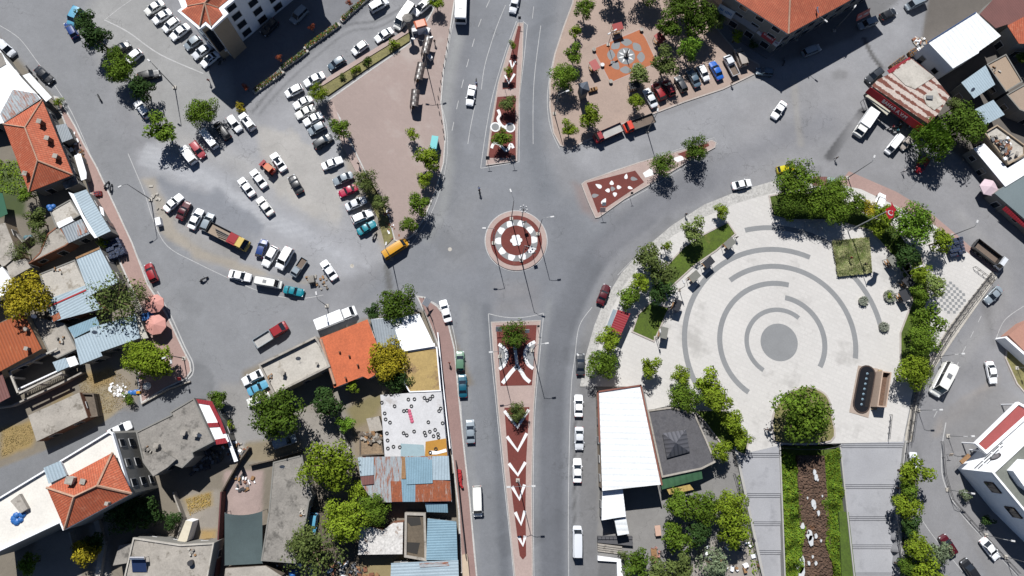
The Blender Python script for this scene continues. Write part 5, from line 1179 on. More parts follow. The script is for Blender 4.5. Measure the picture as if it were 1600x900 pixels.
def make_truck(kind, L, W, H, cab, bedh, wheels, big=False, boxh=0, tip=0):
    h = L/2; P_ = []
    prof = [(h-cab, 1.25, .96), (h-cab+.1, 1.3, 1), (h-.5, 1.25, .98), (h-.1, 1.1, .94), (h, .9, .88)]
    body = loft_body(L, W, prof, zb=.5)
    x0, x1 = h-cab+.08, h-.35
    xr = x0+(x1-x0)*.72
    V = [(x0, -W*.42, H), (xr, -W*.42, H), (xr, W*.42, H), (x0, W*.42, H)]; body.plate(V, .12)
    for s_ in (-1, 1): body.tube([(x0, s_*W*.44, 1.2), (x0, s_*W*.41, H-.05)], .07, 4); body.tube([(x1, s_*W*.46, 1.2), (xr, s_*W*.41, H-.05)], .06, 4)
    body.box((x0, 0, (1.2+H)/2), (.08, W*.86, H-1.2))
    P_.append(('cab', body.mesh('cab_'+kind, PM['white']), (0, 0, 0), 'paint'))
    mb = MB(); mb.face([(x1, -W*.44, 1.24), (x1, W*.44, 1.24), (xr, W*.4, H-.1), (xr, -W*.4, H-.1)]); P_.append(('windscreen', mb.mesh('windscreen', GLASS_D), (0, 0, 0), None))
    for s_ in (-1, 1): mb = MB(); mb.face([(x0+.1, s_*W*.46, 1.24), (x1, s_*W*.47, 1.24), (xr, s_*W*.415, H-.1), (x0+.1, s_*W*.415, H-.1)][::s_]); P_.append(('side_window', mb.mesh('side_window', GLASS_D), (0, 0, 0), None))
    bx0, bx1 = -h, h-cab-.08; cx = (bx0+bx1)/2; bl = bx1-bx0
    fl = .95 if big else .7
    P_.append(box_part('chassis', DARK, [((cx+.3, 0, fl-.18), (bl+.6, W*.5, .2))]))
    if boxh: 
        P_.append(box_part('cargo_box', PM['white'], [((cx, 0, fl+boxh/2), (bl, W*1.02, boxh))], 'box'))
    else:
        P_.append(box_part('bed_floor', BEDM, [((cx, 0, fl), (bl, W*.97, .08))], 'bed'))
        P_.append(box_part('bed_side', PM['white'], [((cx, W/2-.03, fl+bedh/2), (bl, .07, bedh)), ((cx, -W/2+.03, fl+bedh/2), (bl, .07, bedh)), ((bx0+.035, 0, fl+bedh/2), (.07, W-.14, bedh)), ((bx1-.035, 0, fl+bedh*.75), (.07, W-.14, bedh*1.5))], 'side'))
    for x in wheels:
        for s_ in (-1, 1): P_.append(('wheel', WHEEL_B if big else WHEEL, (x, s_*(W/2-.14), .45 if big else .32), None))
    CARS[kind] = P_
make_truck('flatbed', 9.0, 2.4, 2.5, 2.1, .5, (3.3, -1.2, -2.6), True)
make_truck('light_truck', 7.0, 2.15, 2.2, 1.8, .45, (2.3, -1.9), True)
make_truck('dump_truck', 7.6, 2.4, 2.55, 1.7, .9, (2.6, -1.0, -2.3), True)
make_truck('box_pickup', 5.9, 1.95, 2.0, 1.9, 0, (1.9, -1.7), boxh=1.6)
make_truck('pickup', 5.0, 1.76, 1.65, 2.3, .42, (1.55, -1.5))
# city bus
def make_bus():
    L, W, H = 11.5, 2.5, 2.95; P_ = []
    mb = MB(); prof = [(-L/2, H-.3, .9), (-L/2+.15, H-.06, .98), (-L/2+.6, H, 1), (L/2-.6, H, 1), (L/2-.15, H-.08, .98), (L/2, H-.5, .92)]; mb = loft_body(L, W, prof, .4)
    P_.append(('body', mb.mesh('bus_body', PM['white']), (0, 0, 0), 'paint'))
    P_.append(box_part('windscreen', GLASS_D, [((L/2-.01, 0, 1.9), (.12, W*.86, 1.2))])); P_.append(box_part('rear_window', GLASS_D, [((-L/2+.02, 0, 2.1), (.12, W*.8, .8))]))
    for s_ in (-1, 1): P_.append(box_part('side_window', GLASS_D, [((0, s_*(W/2), 2.0), (L*.88, .06, .9))]))
    P_.append(box_part('roof_unit', PM['white'], [((-1.5, 0, H+.12), (2.4, 1.4, .28))], 'paint')); P_.append(box_part('roof_hatch', FRAME_W, [((3.2, 0, H+.06), (.9, .9, .12))])); P_.append(box_part('roof_hatch', FRAME_W, [((1.0, 0, H+.06), (.9, .9, .12))]))
    for x in (3.4, -2.9):
        for s_ in (-1, 1): P_.append(('wheel', WHEEL_B, (x, s_*1.1, .45), None))
    CARS['bus'] = P_
make_bus()
CARTOP = {'sedan': 1.45, 'suv': 1.7, 'minibus': 2.49, 'hatch': 1.5, 'van': 1.9}
def vehicle(kind, cat, x, y, ang, col, label, group=None, z=0, s=1.0, bed=None, side=None, name=None, panels=None):
    c_ = P(x, y, .7+z); hh = hdg(x, y, ang)
    o = thing(name or {'sedan': 'car', 'old_sedan': 'car', 'hatch': 'car', 'suv': 'car', 'wagon': 'car', 'van': 'van', 'minibus': 'minibus', 'bus': 'bus'}.get(kind, 'truck'), label, cat, (c_.x, c_.y, z), hh, group)
    j_ = crs.uniform(.96, 1.06) if kind in ('sedan', 'old_sedan', 'hatch', 'suv') else 1
    if col == 'white': col = crs.choice(['white', 'white', 'white_b', 'white_c'])
    o.scale = (s*j_, s*crs.uniform(.98, 1.04), s) if not isinstance(s, tuple) else s
    for nm, me, loc, role in CARS[kind]:
        mt = None
        if role == 'paint': mt = [PM[col]]
        elif role == 'side': mt = [PM[side or col]]
        elif role == 'bed' and bed: mt = [bed]
        elif role == 'box': mt = [PM[side or 'white']]
        p_ = put(nm, me, o, loc, 0, mt)
    if 'sunroof' in label or 'roof window' in label or 'white minibus' in label: mb = MB(); zz = CARTOP[kind]; mb.box((-.1 if kind != 'minibus' else -.6, 0, zz), (.9, .8, .04)); put('sunroof', mb.mesh('sunroof', GLASS_D if kind != 'minibus' else STEEL), o)
    return o
G1 = 'cars parked beside the apartment block'; G2 = 'cars parked in the gravel car park'; G3 = 'cars parked along the garden strip'; G4 = 'cars parked by the park'; G5 = 'cars along the avenue'; G6 = 'cars on the side streets'
V = [
 ('sedan', 'car', 241, 12, 213, 'white', 'white sedan topmost of the sunlit row beside the apartment block', G1),
 ('sedan', 'car', 253, 26, 213, 'white', 'white sedan second from the top in the row beside the apartment block', G1),
 ('hatch', 'car', 267, 39, 217, 'white', 'white hatchback third in the row beside the apartment block', G1),
 ('sedan', 'car', 281, 50, 217, 'white', 'white sedan last in the sun at the edge of the apartment block shadow', G1),
 ('hatch', 'car', 301, 67, 215, 'silver', 'silver hatchback first in the shadow of the apartment block', G1),
 ('sedan', 'car', 316, 80, 215, 'white', 'white sedan in the shadow of the apartment block beside the silver hatchback', G1),
 ('sedan', 'car', 328, 93, 218, 'white', 'white sedan with dark sunroof, last in the shadow of the apartment block', G1),
 ('van', 'van', 117, 27, 240, 'sky', 'light blue van half under trees at the top left', G6),
 ('hatch', 'car', 111, 46, 120, 'navy', 'deep blue car nose to nose with the light blue van', G6),
 ('van', 'van', 10, 76, -42, 'white', 'white van cut by the left edge above the white roof', G6),
 ('sedan', 'car', 69, 117, -42, 'black', 'black car parked on the curved street beside the white canopy', G6),
 ('hatch', 'car', 190, 75, 35, 'black', 'black car half hidden by the tall tree at the upper left', G6),
 ('hatch', 'car', 208, 89, 218, 'white', 'white hatchback between two black cars at the upper left trees', G6),
 ('suv', 'car', 233, 118, 15, 'black', 'black car beside the tall street lamp, upper left', G6),
 ('hatch', 'car', 212, 142, 120, 'steel', 'blue grey car mostly hidden under the dark tree', G6),
 ('wagon', 'car', 222, 170, 128, 'white', 'white car at the kerb between two trees, left street', G6),
 ('van', 'car', 294, 242, 128, 'white', 'white car left of the faded red car', G2),
 ('hatch', 'car', 309, 234, -52, 'pink', 'faded red car between white car and blue windowed van', G2),
 ('minibus', 'van', 326, 216, 128, 'white', 'white van with blue reflections under the car park tree', G2, .78),
 ('suv', 'car', 347, 204, 128, 'black', 'black car in the shade of the car park tree', G2),
 ('hatch', 'car', 366, 193, -52, 'white', 'white hatchback right of the black car in tree shade', G2),
 ('suv', 'car', 386, 190, 128, 'white', 'white car with dark roof window at the end of the upper car park row', G2),
 ('old_sedan', 'car', 271, 317, 42, 'white', 'white sedan first in the lower left car park row', G2),
 ('old_sedan', 'car', 287, 329, 62, 'maroon', 'maroon sedan with pale spots in the lower left car park row', G2),
 ('sedan', 'car', 306, 342, 62, 'white', 'white sedan between maroon sedan and silver car', G2),
 ('hatch', 'car', 324, 347, 65, 'silver', 'silver car behind the cream cab lorry', G2),
 ('hatch', 'car', 409, 388, 72, 'navy', 'blue car with orange rear beside the cream cab lorry', G2),
 ('wagon', 'car', 422, 401, 240, 'white', 'white car between orange blue car and white van', G2),
 ('van', 'van', 445, 404, 240, 'white', 'white van with red lettered side in the lower car park row', G2, 1.1),
 ('pickup', 'car', 467, 418, 236, 'silver', 'silver car right of the white van in the lower car park row', G2, .85),
 ('sedan', 'car', 514, 422, 125, 'white', 'lone white sedan near the car park exit', G2),
 ('sedan', 'car', 385, 292, 128, 'white', 'white sedan in the middle of the car park, left of the loader', G2),
 ('sedan', 'car', 404, 279, 128, 'white', 'white sedan just below the orange loader', G2),
 ('sedan', 'car', 414, 322, 128, 'white', 'white sedan lowest of the loose cars in the car park centre', G2),
 ('sedan', 'car', 435, 253, 125, 'white', 'white sedan with sunroof right of the orange loader', G2),
 ('sedan', 'car', 462, 288, 120, 'black', 'black sedan alone in the middle of the car park', G2),
 ('hatch', 'car', 459, 142, 207, 'white', 'white hatchback at the head of the garden strip row', G3),
 ('sedan', 'car', 491, 124, 207, 'white', 'white sedan second along the garden strip', G3),
 ('hatch', 'car', 526, 99, 212, 'steel', 'blue grey car third along the garden strip', G3),
 ('hatch', 'car', 562, 75, 216, 'white', 'white hatchback fourth along the garden strip', G3),
 ('sedan', 'car', 600, 55, 212, 'white', 'white sedan fifth along the garden strip', G3),
 ('minibus', 'minibus', 632, 27, 235, 'white', 'white minibus along the garden strip near the shelters', G3, .98),
 ('suv', 'car', 659, 12, 220, 'white', 'white car at the top beside the white minibus', G3),
 ('van', 'van', 592, 8, 30, 'white', 'white van driving at the top edge above the garden strip', G6),
 ('van', 'van', 467, 24, 225, 'silver', 'silver van in the apartment block shadow', G1),
 ('suv', 'car', 421, 43, 225, 'black', 'black car against the apartment block wall in deep shade', G1),
 ('old_sedan', 'car', 473, 160, 207, 'white', 'white sedan topmost in the car park column by the yellow tree', G2),
 ('old_sedan', 'car', 477, 175, 207, 'white', 'white sedan second in the car park column', G2),
 ('old_sedan', 'car', 489, 186, 207, 'white', 'white sedan third in the car park column', G2),
 ('hatch', 'car', 495, 201, 207, 'silver', 'silver white car fourth in the car park column', G2),
 ('suv', 'car', 505, 221, 32, 'dark', 'dark grey car fifth in the column beside the dark tree', G2),
 ('old_sedan', 'car', 519, 255, 22, 'white', 'white sedan sixth in the car park column', G2),
 ('sedan', 'car', 536, 279, 204, 'silver', 'pale blue silver sedan above the magenta car', G2),
 ('old_sedan', 'car', 544, 298, 204, 'magenta', 'bright magenta sedan in the car park column', G2),
 ('sedan', 'car', 556, 318, 24, 'white', 'white sedan just below the magenta car', G2),
 ('wagon', 'car', 566, 338, 24, 'white', 'white estate car above the teal sedan', G2),
 ('old_sedan', 'car', 573, 356, 30, 'teal', 'teal sedan lowest in the car park column', G2),
 ('sedan', 'car', 375, 431, -12, 'white', 'white sedan parked on the road below the cream cab lorry', G5),
 ('minibus', 'minibus', 420, 442, -10, 'white', 'white minibus parked between white sedan and teal sedan', G5, .8),
 ('old_sedan', 'car', 459, 455, -12, 'teal', 'teal sedan parked on the road at the car park corner', G5),
 ('minibus', 'van', 618, 389, 33, 'yellow', 'yellow van turning out beside the garden tip', G5, .88),
 ('hatch', 'car', 236, 426, 112, 'red', 'small bright red hatchback on the left street', G6),
 ('sedan', 'car', 396, 589, 207, 'white', 'white sedan beside the long parapet roof, above the sky blue car', G6),
 ('old_sedan', 'car', 403, 606, 27, 'sky', 'sky blue sedan beside the parapet roof', G6),
 ('sedan', 'car', 404, 624, 200, 'white', 'white car mostly covered by the big green tree', G6),
 ('van', 'van', 445, 690, 18, 'silver', 'silver grey van in the shade below the big green tree', G6),
 ('sedan', 'car', 187, 671, 25, 'white', 'white car in the side street above the tall house', G6),
 ('suv', 'car', 489, 818, 262, 'sky', 'small car under a pale blue cover in the yard', G6, .85),
 ('sedan', 'car', 696, 486, 105, 'white', 'white sedan with blue bonnet at the brick pavement corner', G5),
 ('hatch', 'car', 719, 564, 90, 'green', 'green hatchback parked along the brick pavement', G5),
 ('sedan', 'car', 723, 603, 92, 'petrol', 'petrol blue sedan parked behind the green hatchback', G5),
 ('sedan', 'car', 735, 674, 92, 'silver', 'silver white sedan driving below the petrol blue sedan', G5),
 ('minibus', 'van', 746, 783, 272, 'white', 'white van driving past the patchwork roof', G5, .86),
 ('sedan', 'car', 736, 149, 260, 'white', 'white sedan on the north road beside the shelters plaza', G5),
 ('sedan', 'car', 804, 6, 255, 'white', 'white sedan cut by the top edge beside the north median', G5),
 ('bus', 'bus', 721, 0, 268, 'white', 'white city bus at the top of the north road', None),
 ('old_sedan', 'car', 943, 460, 68, 'maroon', 'dusty maroon car at the kerb of the plaza', G5),
 ('sedan', 'car', 907, 569, 90, 'dark', 'dark blue grey sedan first of the line by the white hall', G5),
 ('sedan', 'car', 904, 634, 90, 'white', 'white sedan second of the line by the white hall', G5),
 ('sedan', 'car', 905, 685, 270, 'white', 'white sedan third of the line by the white hall', G5),
 ('sedan', 'car', 902, 735, 90, 'white', 'white sedan fourth of the line by the white hall', G5),
 ('minibus', 'van', 902, 846, 90, 'white', 'white van last of the line by the grey deck', G5, .86),
 ('sedan', 'car', 1016, 153, 118, 'white', 'white car with blue windscreen, leftmost parked by the park', G4),
 ('suv', 'car', 1029, 143, 118, 'red', 'red car with pale cover stripes second in the park row', G4),
 ('hatch', 'car', 1045, 137, 118, 'red', 'red car third in the park row, under the tree edge', G4),
 ('hatch', 'car', 1064, 131, 118, 'dark', 'dark car with pale roof fourth in the park row', G4),
 ('sedan', 'car', 1084, 122, 118, 'steel', 'blue and white sedan fifth in the park row', G4),
 ('hatch', 'car', 1099, 114, -62, 'white', 'white hatchback sixth in the park row, left of the bright blue car', G4),
 ('sedan', 'car', 1119, 110, 118, 'blue', 'bright blue sedan in the park row', G4),
 ('pickup', 'pickup', 1142, 103, 118, 'white', 'white pickup right of the bright blue sedan', G4),
 ('van', 'van', 1157, 90, 110, 'beige', 'beige van last in the park row', G4),
 ('hatch', 'car', 1195, 112, 175, 'steel', 'blue grey car half in shadow below the tiled block', G6),
 ('van', 'van', 1268, 79, 22, 'silver', 'silver van in the tiled block shadow', G6),
 ('van', 'van', 1355, 37, 200, 'silver', 'silver van further up the shaded street', G6, .95),
 ('hatch', 'car', 1388, 22, 25, 'black', 'black car in the shade between two pale vans, top right', G6),
 ('minibus', 'minibus', 1431, 5, 205, 'silver', 'pale minibus at the top edge of the shaded street', G6, .8),
 ('sedan', 'car', 1217, 172, 235, 'white', 'white sedan driving in the middle of the east road', G6),
 ('suv', 'car', 1366, 118, 218, 'dark', 'dark car with white roof beside the rust striped shop', G6),
 ('minibus', 'van', 1396, 226, 232, 'white', 'white van below the box pickup by the red sign shop', G6, .75),
 ('hatch', 'car', 1416, 224, 225, 'beige', 'beige white small car beside the white van, near the willow', G6, .9),
 ('sedan', 'car', 1159, 288, 12, 'white', 'white sedan on the curve above the plaza', G6),
 ('hatch', 'car', 1228, 264, 10, 'taxi', 'bright yellow taxi half under the plaza trees', G6),
 ('hatch', 'car', 1441, 258, 235, 'red', 'red car in the deep shade of the willow', G6),
 ('van', 'van', 1374, 316, 68, 'white', 'white van on the pink pavement beside the flag', G6, .95),
 ('minibus', 'minibus', 1471, 593, 243, 'white', 'long white minibus on the side road by the railing', G6, 1.12),
 ('sedan', 'car', 1549, 582, 282, 'white', 'white sedan on the side road beside the dry grass corner', G6),
 ('sedan', 'car', 1552, 461, 225, 'silver', 'silver and dark car by the corner of the railing', G6),
 ('hatch', 'car', 1428, 722, 95, 'white', 'white car behind the tree row at the terraces', G6),
 ('suv', 'car', 1481, 852, 122, 'maroon', 'dark red car on the side road at the lower right', G6, .95),
 ('sedan', 'car', 1547, 858, 308, 'white', 'white sedan driving along the kerb at the lower right', G6),
 ('suv', 'car', 1516, 891, 124, 'black', 'black car at the bottom edge, lower right', G6, 1.0),
]
for v_ in V:
    k, ct, x, y, a, col, lb, gr = v_[:8]; s_ = v_[8] if len(v_) > 8 else 1.0
    z = .13 if (lb.endswith('park row') or 'park row' in lb or 'leftmost parked by the park' in lb or 'beside the flag' in lb or 'right of the bright blue' in lb) else 0
    vehicle(k, ct, x, y, a, col, lb, gr, z=z, s=s_)
vehicle('flatbed', 'lorry', 358, 371, -27, 'cream', 'lorry with cream cab, red box load and dark open bed', None, bed=BEDT, side='black')
vehicle('pickup', 'pickup truck', 424, 523, 32, 'red', 'red cab pickup truck with empty pale bed on the junction road', None, bed=BEDW, side='silver', s=(1.42, 1.15, 1.1))
vehicle('box_pickup', 'box van', 526, 497, 22, 'white', 'white box van parked above the orange tile roof', None, s=(1.4, 1.1, 1))
vehicle('box_pickup', 'box van', 1350, 194, 236, 'white', 'white box pickup in front of the red sign shop', None, s=(1.15, 1.15, 1))
vehicle('light_truck', 'truck', 950, 209, 204, 'red', 'red cab truck with blue strip and pale bed at the park edge', None, bed=BEDW, side='maroon', s=(.95, .95, 1))
vehicle('light_truck', 'truck', 998, 194, 200, 'orange', 'orange red truck with open dark bed at the park edge', None, bed=BEDM, side='dark')
vehicle('dump_truck', 'dump truck', 1543, 399, -38, 'white', 'dump truck with dark open body and white cab by the blue crates', None, bed=BEDM, side='black', s=(1.0, .95, 1))
# orange loader in the car park
t = thing('wheel_loader', 'small orange loader with red front in the middle of the car park', 'loader', P(420, 263, .8).xy.to_3d(), hdg(420, 263, 140))
for nm, mt, bx in (('body', PM['orange'], [((-.5, 0, 1.1), (2.0, 1.3, .9)), ((.6, 0, .9), (.9, 1.0, .5))]), ('cab', plain('loader roof', A(226, 140, 96), .6), [((-.4, 0, 2.1), (1.5, 1.3, .1)), ((-1.0, .5, 1.8), (.08, .08, .6)), ((.2, .5, 1.8), (.08, .08, .6)), ((-1.0, -.5, 1.8), (.08, .08, .6)), ((.2, -.5, 1.8), (.08, .08, .6))]), ('bucket', PM['red'], [((1.9, 0, .5), (.6, 1.5, .5)), ((1.3, .4, .7), (1.0, .12, .2)), ((1.3, -.4, .7), (1.0, .12, .2))])):
    mb = MB(); [mb.box(c_, s_) for c_, s_ in bx]; put(nm, mb.mesh(nm, mt), t)
for sx in (-1.1, .5):
    for sy in (-.75, .75): put('wheel', WHEEL_B, t, (sx, sy, .45))
# load and pale beams on the lorry
lx = P(355, 369, 1.2)
mb = MB(); q = P(365, 374, 1.6); mb.box((q.x, q.y, 1.45), (2.2, 2.2, .9), hdg(355, 369, -27)); mb.box((q.x, q.y, 1.95), (1.5, 1.5, .12), hdg(355, 369, -27)); o = mb.build('toolbox', PM['red']); tag(o, 'red box load behind the cream cab of the lorry', 'box')
mb = MB(); h_ = hdg(355, 369, -27)
for k in range(4): mb.box((lx.x-.6+.1*k, lx.y+.4-.3*k, 1.2+.05*k), (4.5-.4*k, .12, .12), h_+.03*k)
o = mb.build('steel_beams', DARK); tag(o, 'dark steel beams lying in the bed of the cream cab lorry', 'beams')
# motorcycles
def moto(x, y, ang, label, col='black', rider=False, z=0, group='motorcycles'):
    q = P(x, y, .5); t = thing('motorcycle', label, 'motorcycle', (q.x, q.y, z), hdg(x, y, ang), group)
    for sx in (-.65, .65): put('wheel', WHEEL, t, (sx, 0, .31), scale=(1, .45, 1))
    mb = MB(); mb.tube([(-.6, 0, .45), (-.1, 0, .6), (.35, 0, .65), (.65, 0, .35)], [.08, .16, .15, .06], 6); mb.tube([(.35, -.32, 1.0), (.42, 0, .95), (.35, .32, 1.0)], .03, 5); put('frame', mb.mesh('frame', PM[col]), t)
    mb = MB(); mb.box((-.25, 0, .78), (.7, .26, .12)); put('seat', mb.mesh('seat', BLACK), t)
    return t
moto(749, 297, 100, 'motorcycle with a rider crossing the junction left of the roundabout', 'navy')
for a_ in ((44, 107, 130, 'first motorcycle beside the black car and the white canopy'), (51, 118, 150, 'second motorcycle beside the white canopy', 'steel'), (346, 96, 40, 'motorcycle in the apartment block shadow beside the last white sedan'), (166, 289, 60, 'motorcycle on the left street kerb, upper one of two'), (173, 294, 80, 'motorcycle on the left street kerb, lower one of two', 'dark'),
           (1393, 199, 20, 'red motorcycle by the red sign shop', 'red'), (1400, 204, 10, 'teal motorcycle by the red sign shop', 'teal'), (1404, 196, 30, 'white motorcycle by the red sign shop', 'white'), (585, 369, 60, 'dark motorcycle below the teal sedan in the car park'), (155, 152, 120, 'motorcycle in tree shade beside the left street'), (1225, 96, 80, 'motorcycle in the tiled block shadow on the street', 'steel'), (744, 128, 268, 'small dark blue motorcycle behind the white sedan on the north road', 'navy'), (508, 12, 40, 'motorcycle left against the shaded planter at the top') if False else (318, 437-1, 30, 'black bicycle like motorcycle at the kerb of the car park road')): moto(*a_)
# ------------------------------------------------------------------ trees: tapered trunk with limbs, crown of leaf sprays
def leafm(name, col, dark=.5):
    m, n, b = _new(name); p = geo(n); oi = N(n, 'ShaderNodeObjectInfo')
    f = mathn(n, 'MULTIPLY', rng(n, noise(n, p, .9, 3, .6), .3, .7, dark, 1.35), rng(n, oi.outputs['Random'], 0, 1, .85, 1.15))
    hue = N(n, 'ShaderNodeHueSaturation'); n.links.new(scl(n, tuple(col), f), hue.inputs['Color'])
    n.links.new(rng(n, noise(n, p, 2.5, 2), .3, .7, .485, .515), hue.inputs['Hue'])
    n.links.new(hue.outputs[0], b.inputs['Base Color']); b.inputs['Roughness'].default_value = .8; b.inputs['Specular IOR Level'].default_value = .08
    tr = N(n, 'ShaderNodeBsdfTranslucent'); n.links.new(hue.outputs[0], tr.inputs['Color']); mx = N(n, 'ShaderNodeMixShader'); mx.inputs[0].default_value = .22
    n.links.new(b.outputs[0], mx.inputs[1]); n.links.new(tr.outputs[0], mx.inputs[2]); n.links.new(mx.outputs[0], n.nodes['Material Output'].inputs[0]); return m
LEAF = {'D': leafm('dark green leaves', (.066, .112, .014)), 'M': leafm('green leaves', (.10, .162, .018)), 'Y': leafm('yellow green leaves', (.155, .215, .018)), 'O': leafm('olive leaves', (.095, .125, .035)),
        'G': leafm('golden leaves', (.30, .25, .02), .4), 'B': leafm('bright green leaves', (.11, .20, .022)), 'P': leafm('pale green leaves', (.16, .21, .06)), 'S': leafm('silver green leaves', (.15, .19, .11)), 'K': leafm('deep green leaves', (.035, .07, .018)), 'R': leafm('reddish leaves', (.22, .06, .03))}
BARK = grit('bark', A(120, 100, 82), .15, .2, .8, 5)
def crown_mesh(name, r, nl, lumps, flat_=.8, leaf=.34, seed=0, gap=.15, droop=0, cone=0):
    rs = np.random.RandomState(seed); cs = []
    for k in range(lumps):
        a = 2*PI*k/lumps+rs.uniform(-.3, .3); d = r*(.3+.36*(k%3)/2)*rs.uniform(.9, 1.15) if k else 0; z = rs.uniform(-.35, .5)*r*flat_
        cs.append((d*math.cos(a), d*math.sin(a), z, r*rs.uniform(.34, .52)))
    if cone: cs = [(0, 0, -r*.5, r*.95), (0, 0, 0, r*.7), (0, 0, r*.6, r*.45), (0, 0, r*1.1, r*.22)]
    cs = np.array(cs); wgt = cs[:, 3]**2; wgt /= wgt.sum(); ci = rs.choice(len(cs), nl, p=wgt)
    dv = rs.normal(size=(nl, 3)); dv /= np.linalg.norm(dv, axis=1)[:, None]
    # twiggy clusters: directions gathered round a few sprays per lump
    ns = 26; sp = rs.normal(size=(len(cs), ns, 3)); sp /= np.linalg.norm(sp, axis=2)[..., None]; pick = sp[ci, rs.randint(0, ns, nl)]
    dv = dv*.55+pick*.9; dv /= np.linalg.norm(dv, axis=1)[:, None]
    rad = cs[ci, 3]*(rs.uniform(.35, 1, nl)**.45)*rs.uniform(.85, 1.18, nl)
    c_ = cs[ci, :3]+dv*rad[:, None]*np.array([1, 1, flat_]); 
    if droop: c_[:, 2] -= droop*(np.hypot(c_[:, 0], c_[:, 1])/r)**2*r
    nr = dv*1.1+rs.normal(size=(nl, 3))*.38+np.array([0, 0, .25]); nr /= np.linalg.norm(nr, axis=1)[:, None]
    up = rs.normal(size=(nl, 3)); u = np.cross(nr, up); u /= np.linalg.norm(u, axis=1)[:, None]; v_ = np.cross(nr, u)
    s = leaf*rs.uniform(.55, 1.25, nl)[:, None]
    if droop: v_ = v_*.3+np.array([0, 0, -1.0]); s2 = s*1.6
    else: s2 = s*.75
    q = np.stack([c_-u*s*.5, c_-v_*s2*.5+u*s*.1, c_+u*s*.5, c_+v_*s2*.5], 1).reshape(-1, 3)
    me = bpy.data.meshes.new(name); n4 = nl*4
    me.vertices.add(n4); me.vertices.foreach_set('co', q.ravel()); me.loops.add(n4); me.loops.foreach_set('vertex_index', np.arange(n4))
    me.polygons.add(nl); me.polygons.foreach_set('loop_start', np.arange(0, n4, 4)); me.polygons.foreach_set('loop_total', np.full(nl, 4)); me.update(calc_edges=True)
    me.materials.append(LEAF['M']); return me
def trunk_mesh(name, r, hc, seed=0):
    rs = random.Random(seed); mb = MB(); t = .05+r*.035
    mb.tube([(0, 0, -.2), (0, 0, .3), (.05, .04, hc*.5), (0, .05, hc)], [t*1.7, t*1.15, t, t*.7], 7)
    for k in range(6):
        a = k*PI/3+rs.uniform(-.4, .4); l = r*rs.uniform(.5, .8); z0 = hc*rs.uniform(.55, .9)
        mb.tube([(0, 0, z0), (l*.5*math.cos(a), l*.5*math.sin(a), z0+l*.35), (l*math.cos(a), l*math.sin(a), z0+l*.6)], [t*.6, t*.4, t*.15], 5)
    return mb.mesh(name, BARK, smooth=True)
TP = {}
for nm, r, nl, lumps, fl, lf, hc in (('s', 1.5, 620, 6, .95, .30, 2.6), ('m', 2.4, 1900, 10, .85, .36, 3.6), ('l', 4.2, 4800, 17, .75, .43, 5.2)):
    TP[nm] = [(crown_mesh('crown_%s' % nm, r, nl, lumps+i, fl, lf, 10+i), trunk_mesh('trunk_%s' % nm, r, hc, i), r, hc) for i in range(3)]
TP['w'] = [(crown_mesh('crown_sparse', 3.6, 1500, 15, .8, .32, 41), trunk_mesh('trunk_sparse', 3.6, 4.6, 5), 3.6, 4.6)]
TP['r'] = [(crown_mesh('crown_round', 2.2, 3000, 18, .9, .25, 51), trunk_mesh('trunk_round', 2.2, 2.9, 6), 2.2, 2.9)]
TP['c'] = [(crown_mesh('crown_cone', 2.2, 1500, 4, 1.0, .3, 61, cone=1), trunk_mesh('trunk_cone', 2.0, 3.0, 7), 2.2, 2.9)]
TP['v'] = [(crown_mesh('crown_willow', 4.6, 3600, 15, .7, .42, 71, droop=.35), trunk_mesh('trunk_willow', 4.6, 5.5, 8), 4.6, 5.5)]
tcount = [0]
def tree(x, y, rp, cl, label, kind=None, hc=None, name='tree', group=None, z=0):
    """x, y: crown centre in the photo, rp: crown radius in photo pixels"""
    k = kind or ('s' if rp < 11.5 else 'm' if rp < 23 else 'l'); var = TP[k]; tcount[0] += 1
    cme, tme, r, h0 = var[tcount[0] % len(var)]
    rm = rp/7.7*{'s': 1.14, 'm': 1.12, 'l': 1.03, 'r': 1.22}.get(k, 1.0); s = rm/r; hz = (hc if hc else h0*min(1.25, max(.75, s)))
    c_ = P(x, y, hz); rz = random.uniform(0, 6.28)
    o = thing(name, label, 'tree' if name != 'shrub' else 'shrub', (c_.x, c_.y, z), rz, group)
    put('trunk', tme, o, (0, 0, 0), 0, None, (s, s, (hz-z)/h0)); put('crown', cme, o, (0, 0, hz-z), 0, [LEAF[cl]], (s, s, s*random.uniform(.9, 1.05)))
    return o
GT = {1: 'trees along the left street', 2: 'trees of the garden strip and shelters plaza', 3: 'trees on the medians', 4: 'trees of the park', 5: 'trees round the pale plaza', 6: 'trees below the market hall', 7: 'garden trees on the left', 8: 'trees in the centre block yards', 9: 'trees along the terraces'}
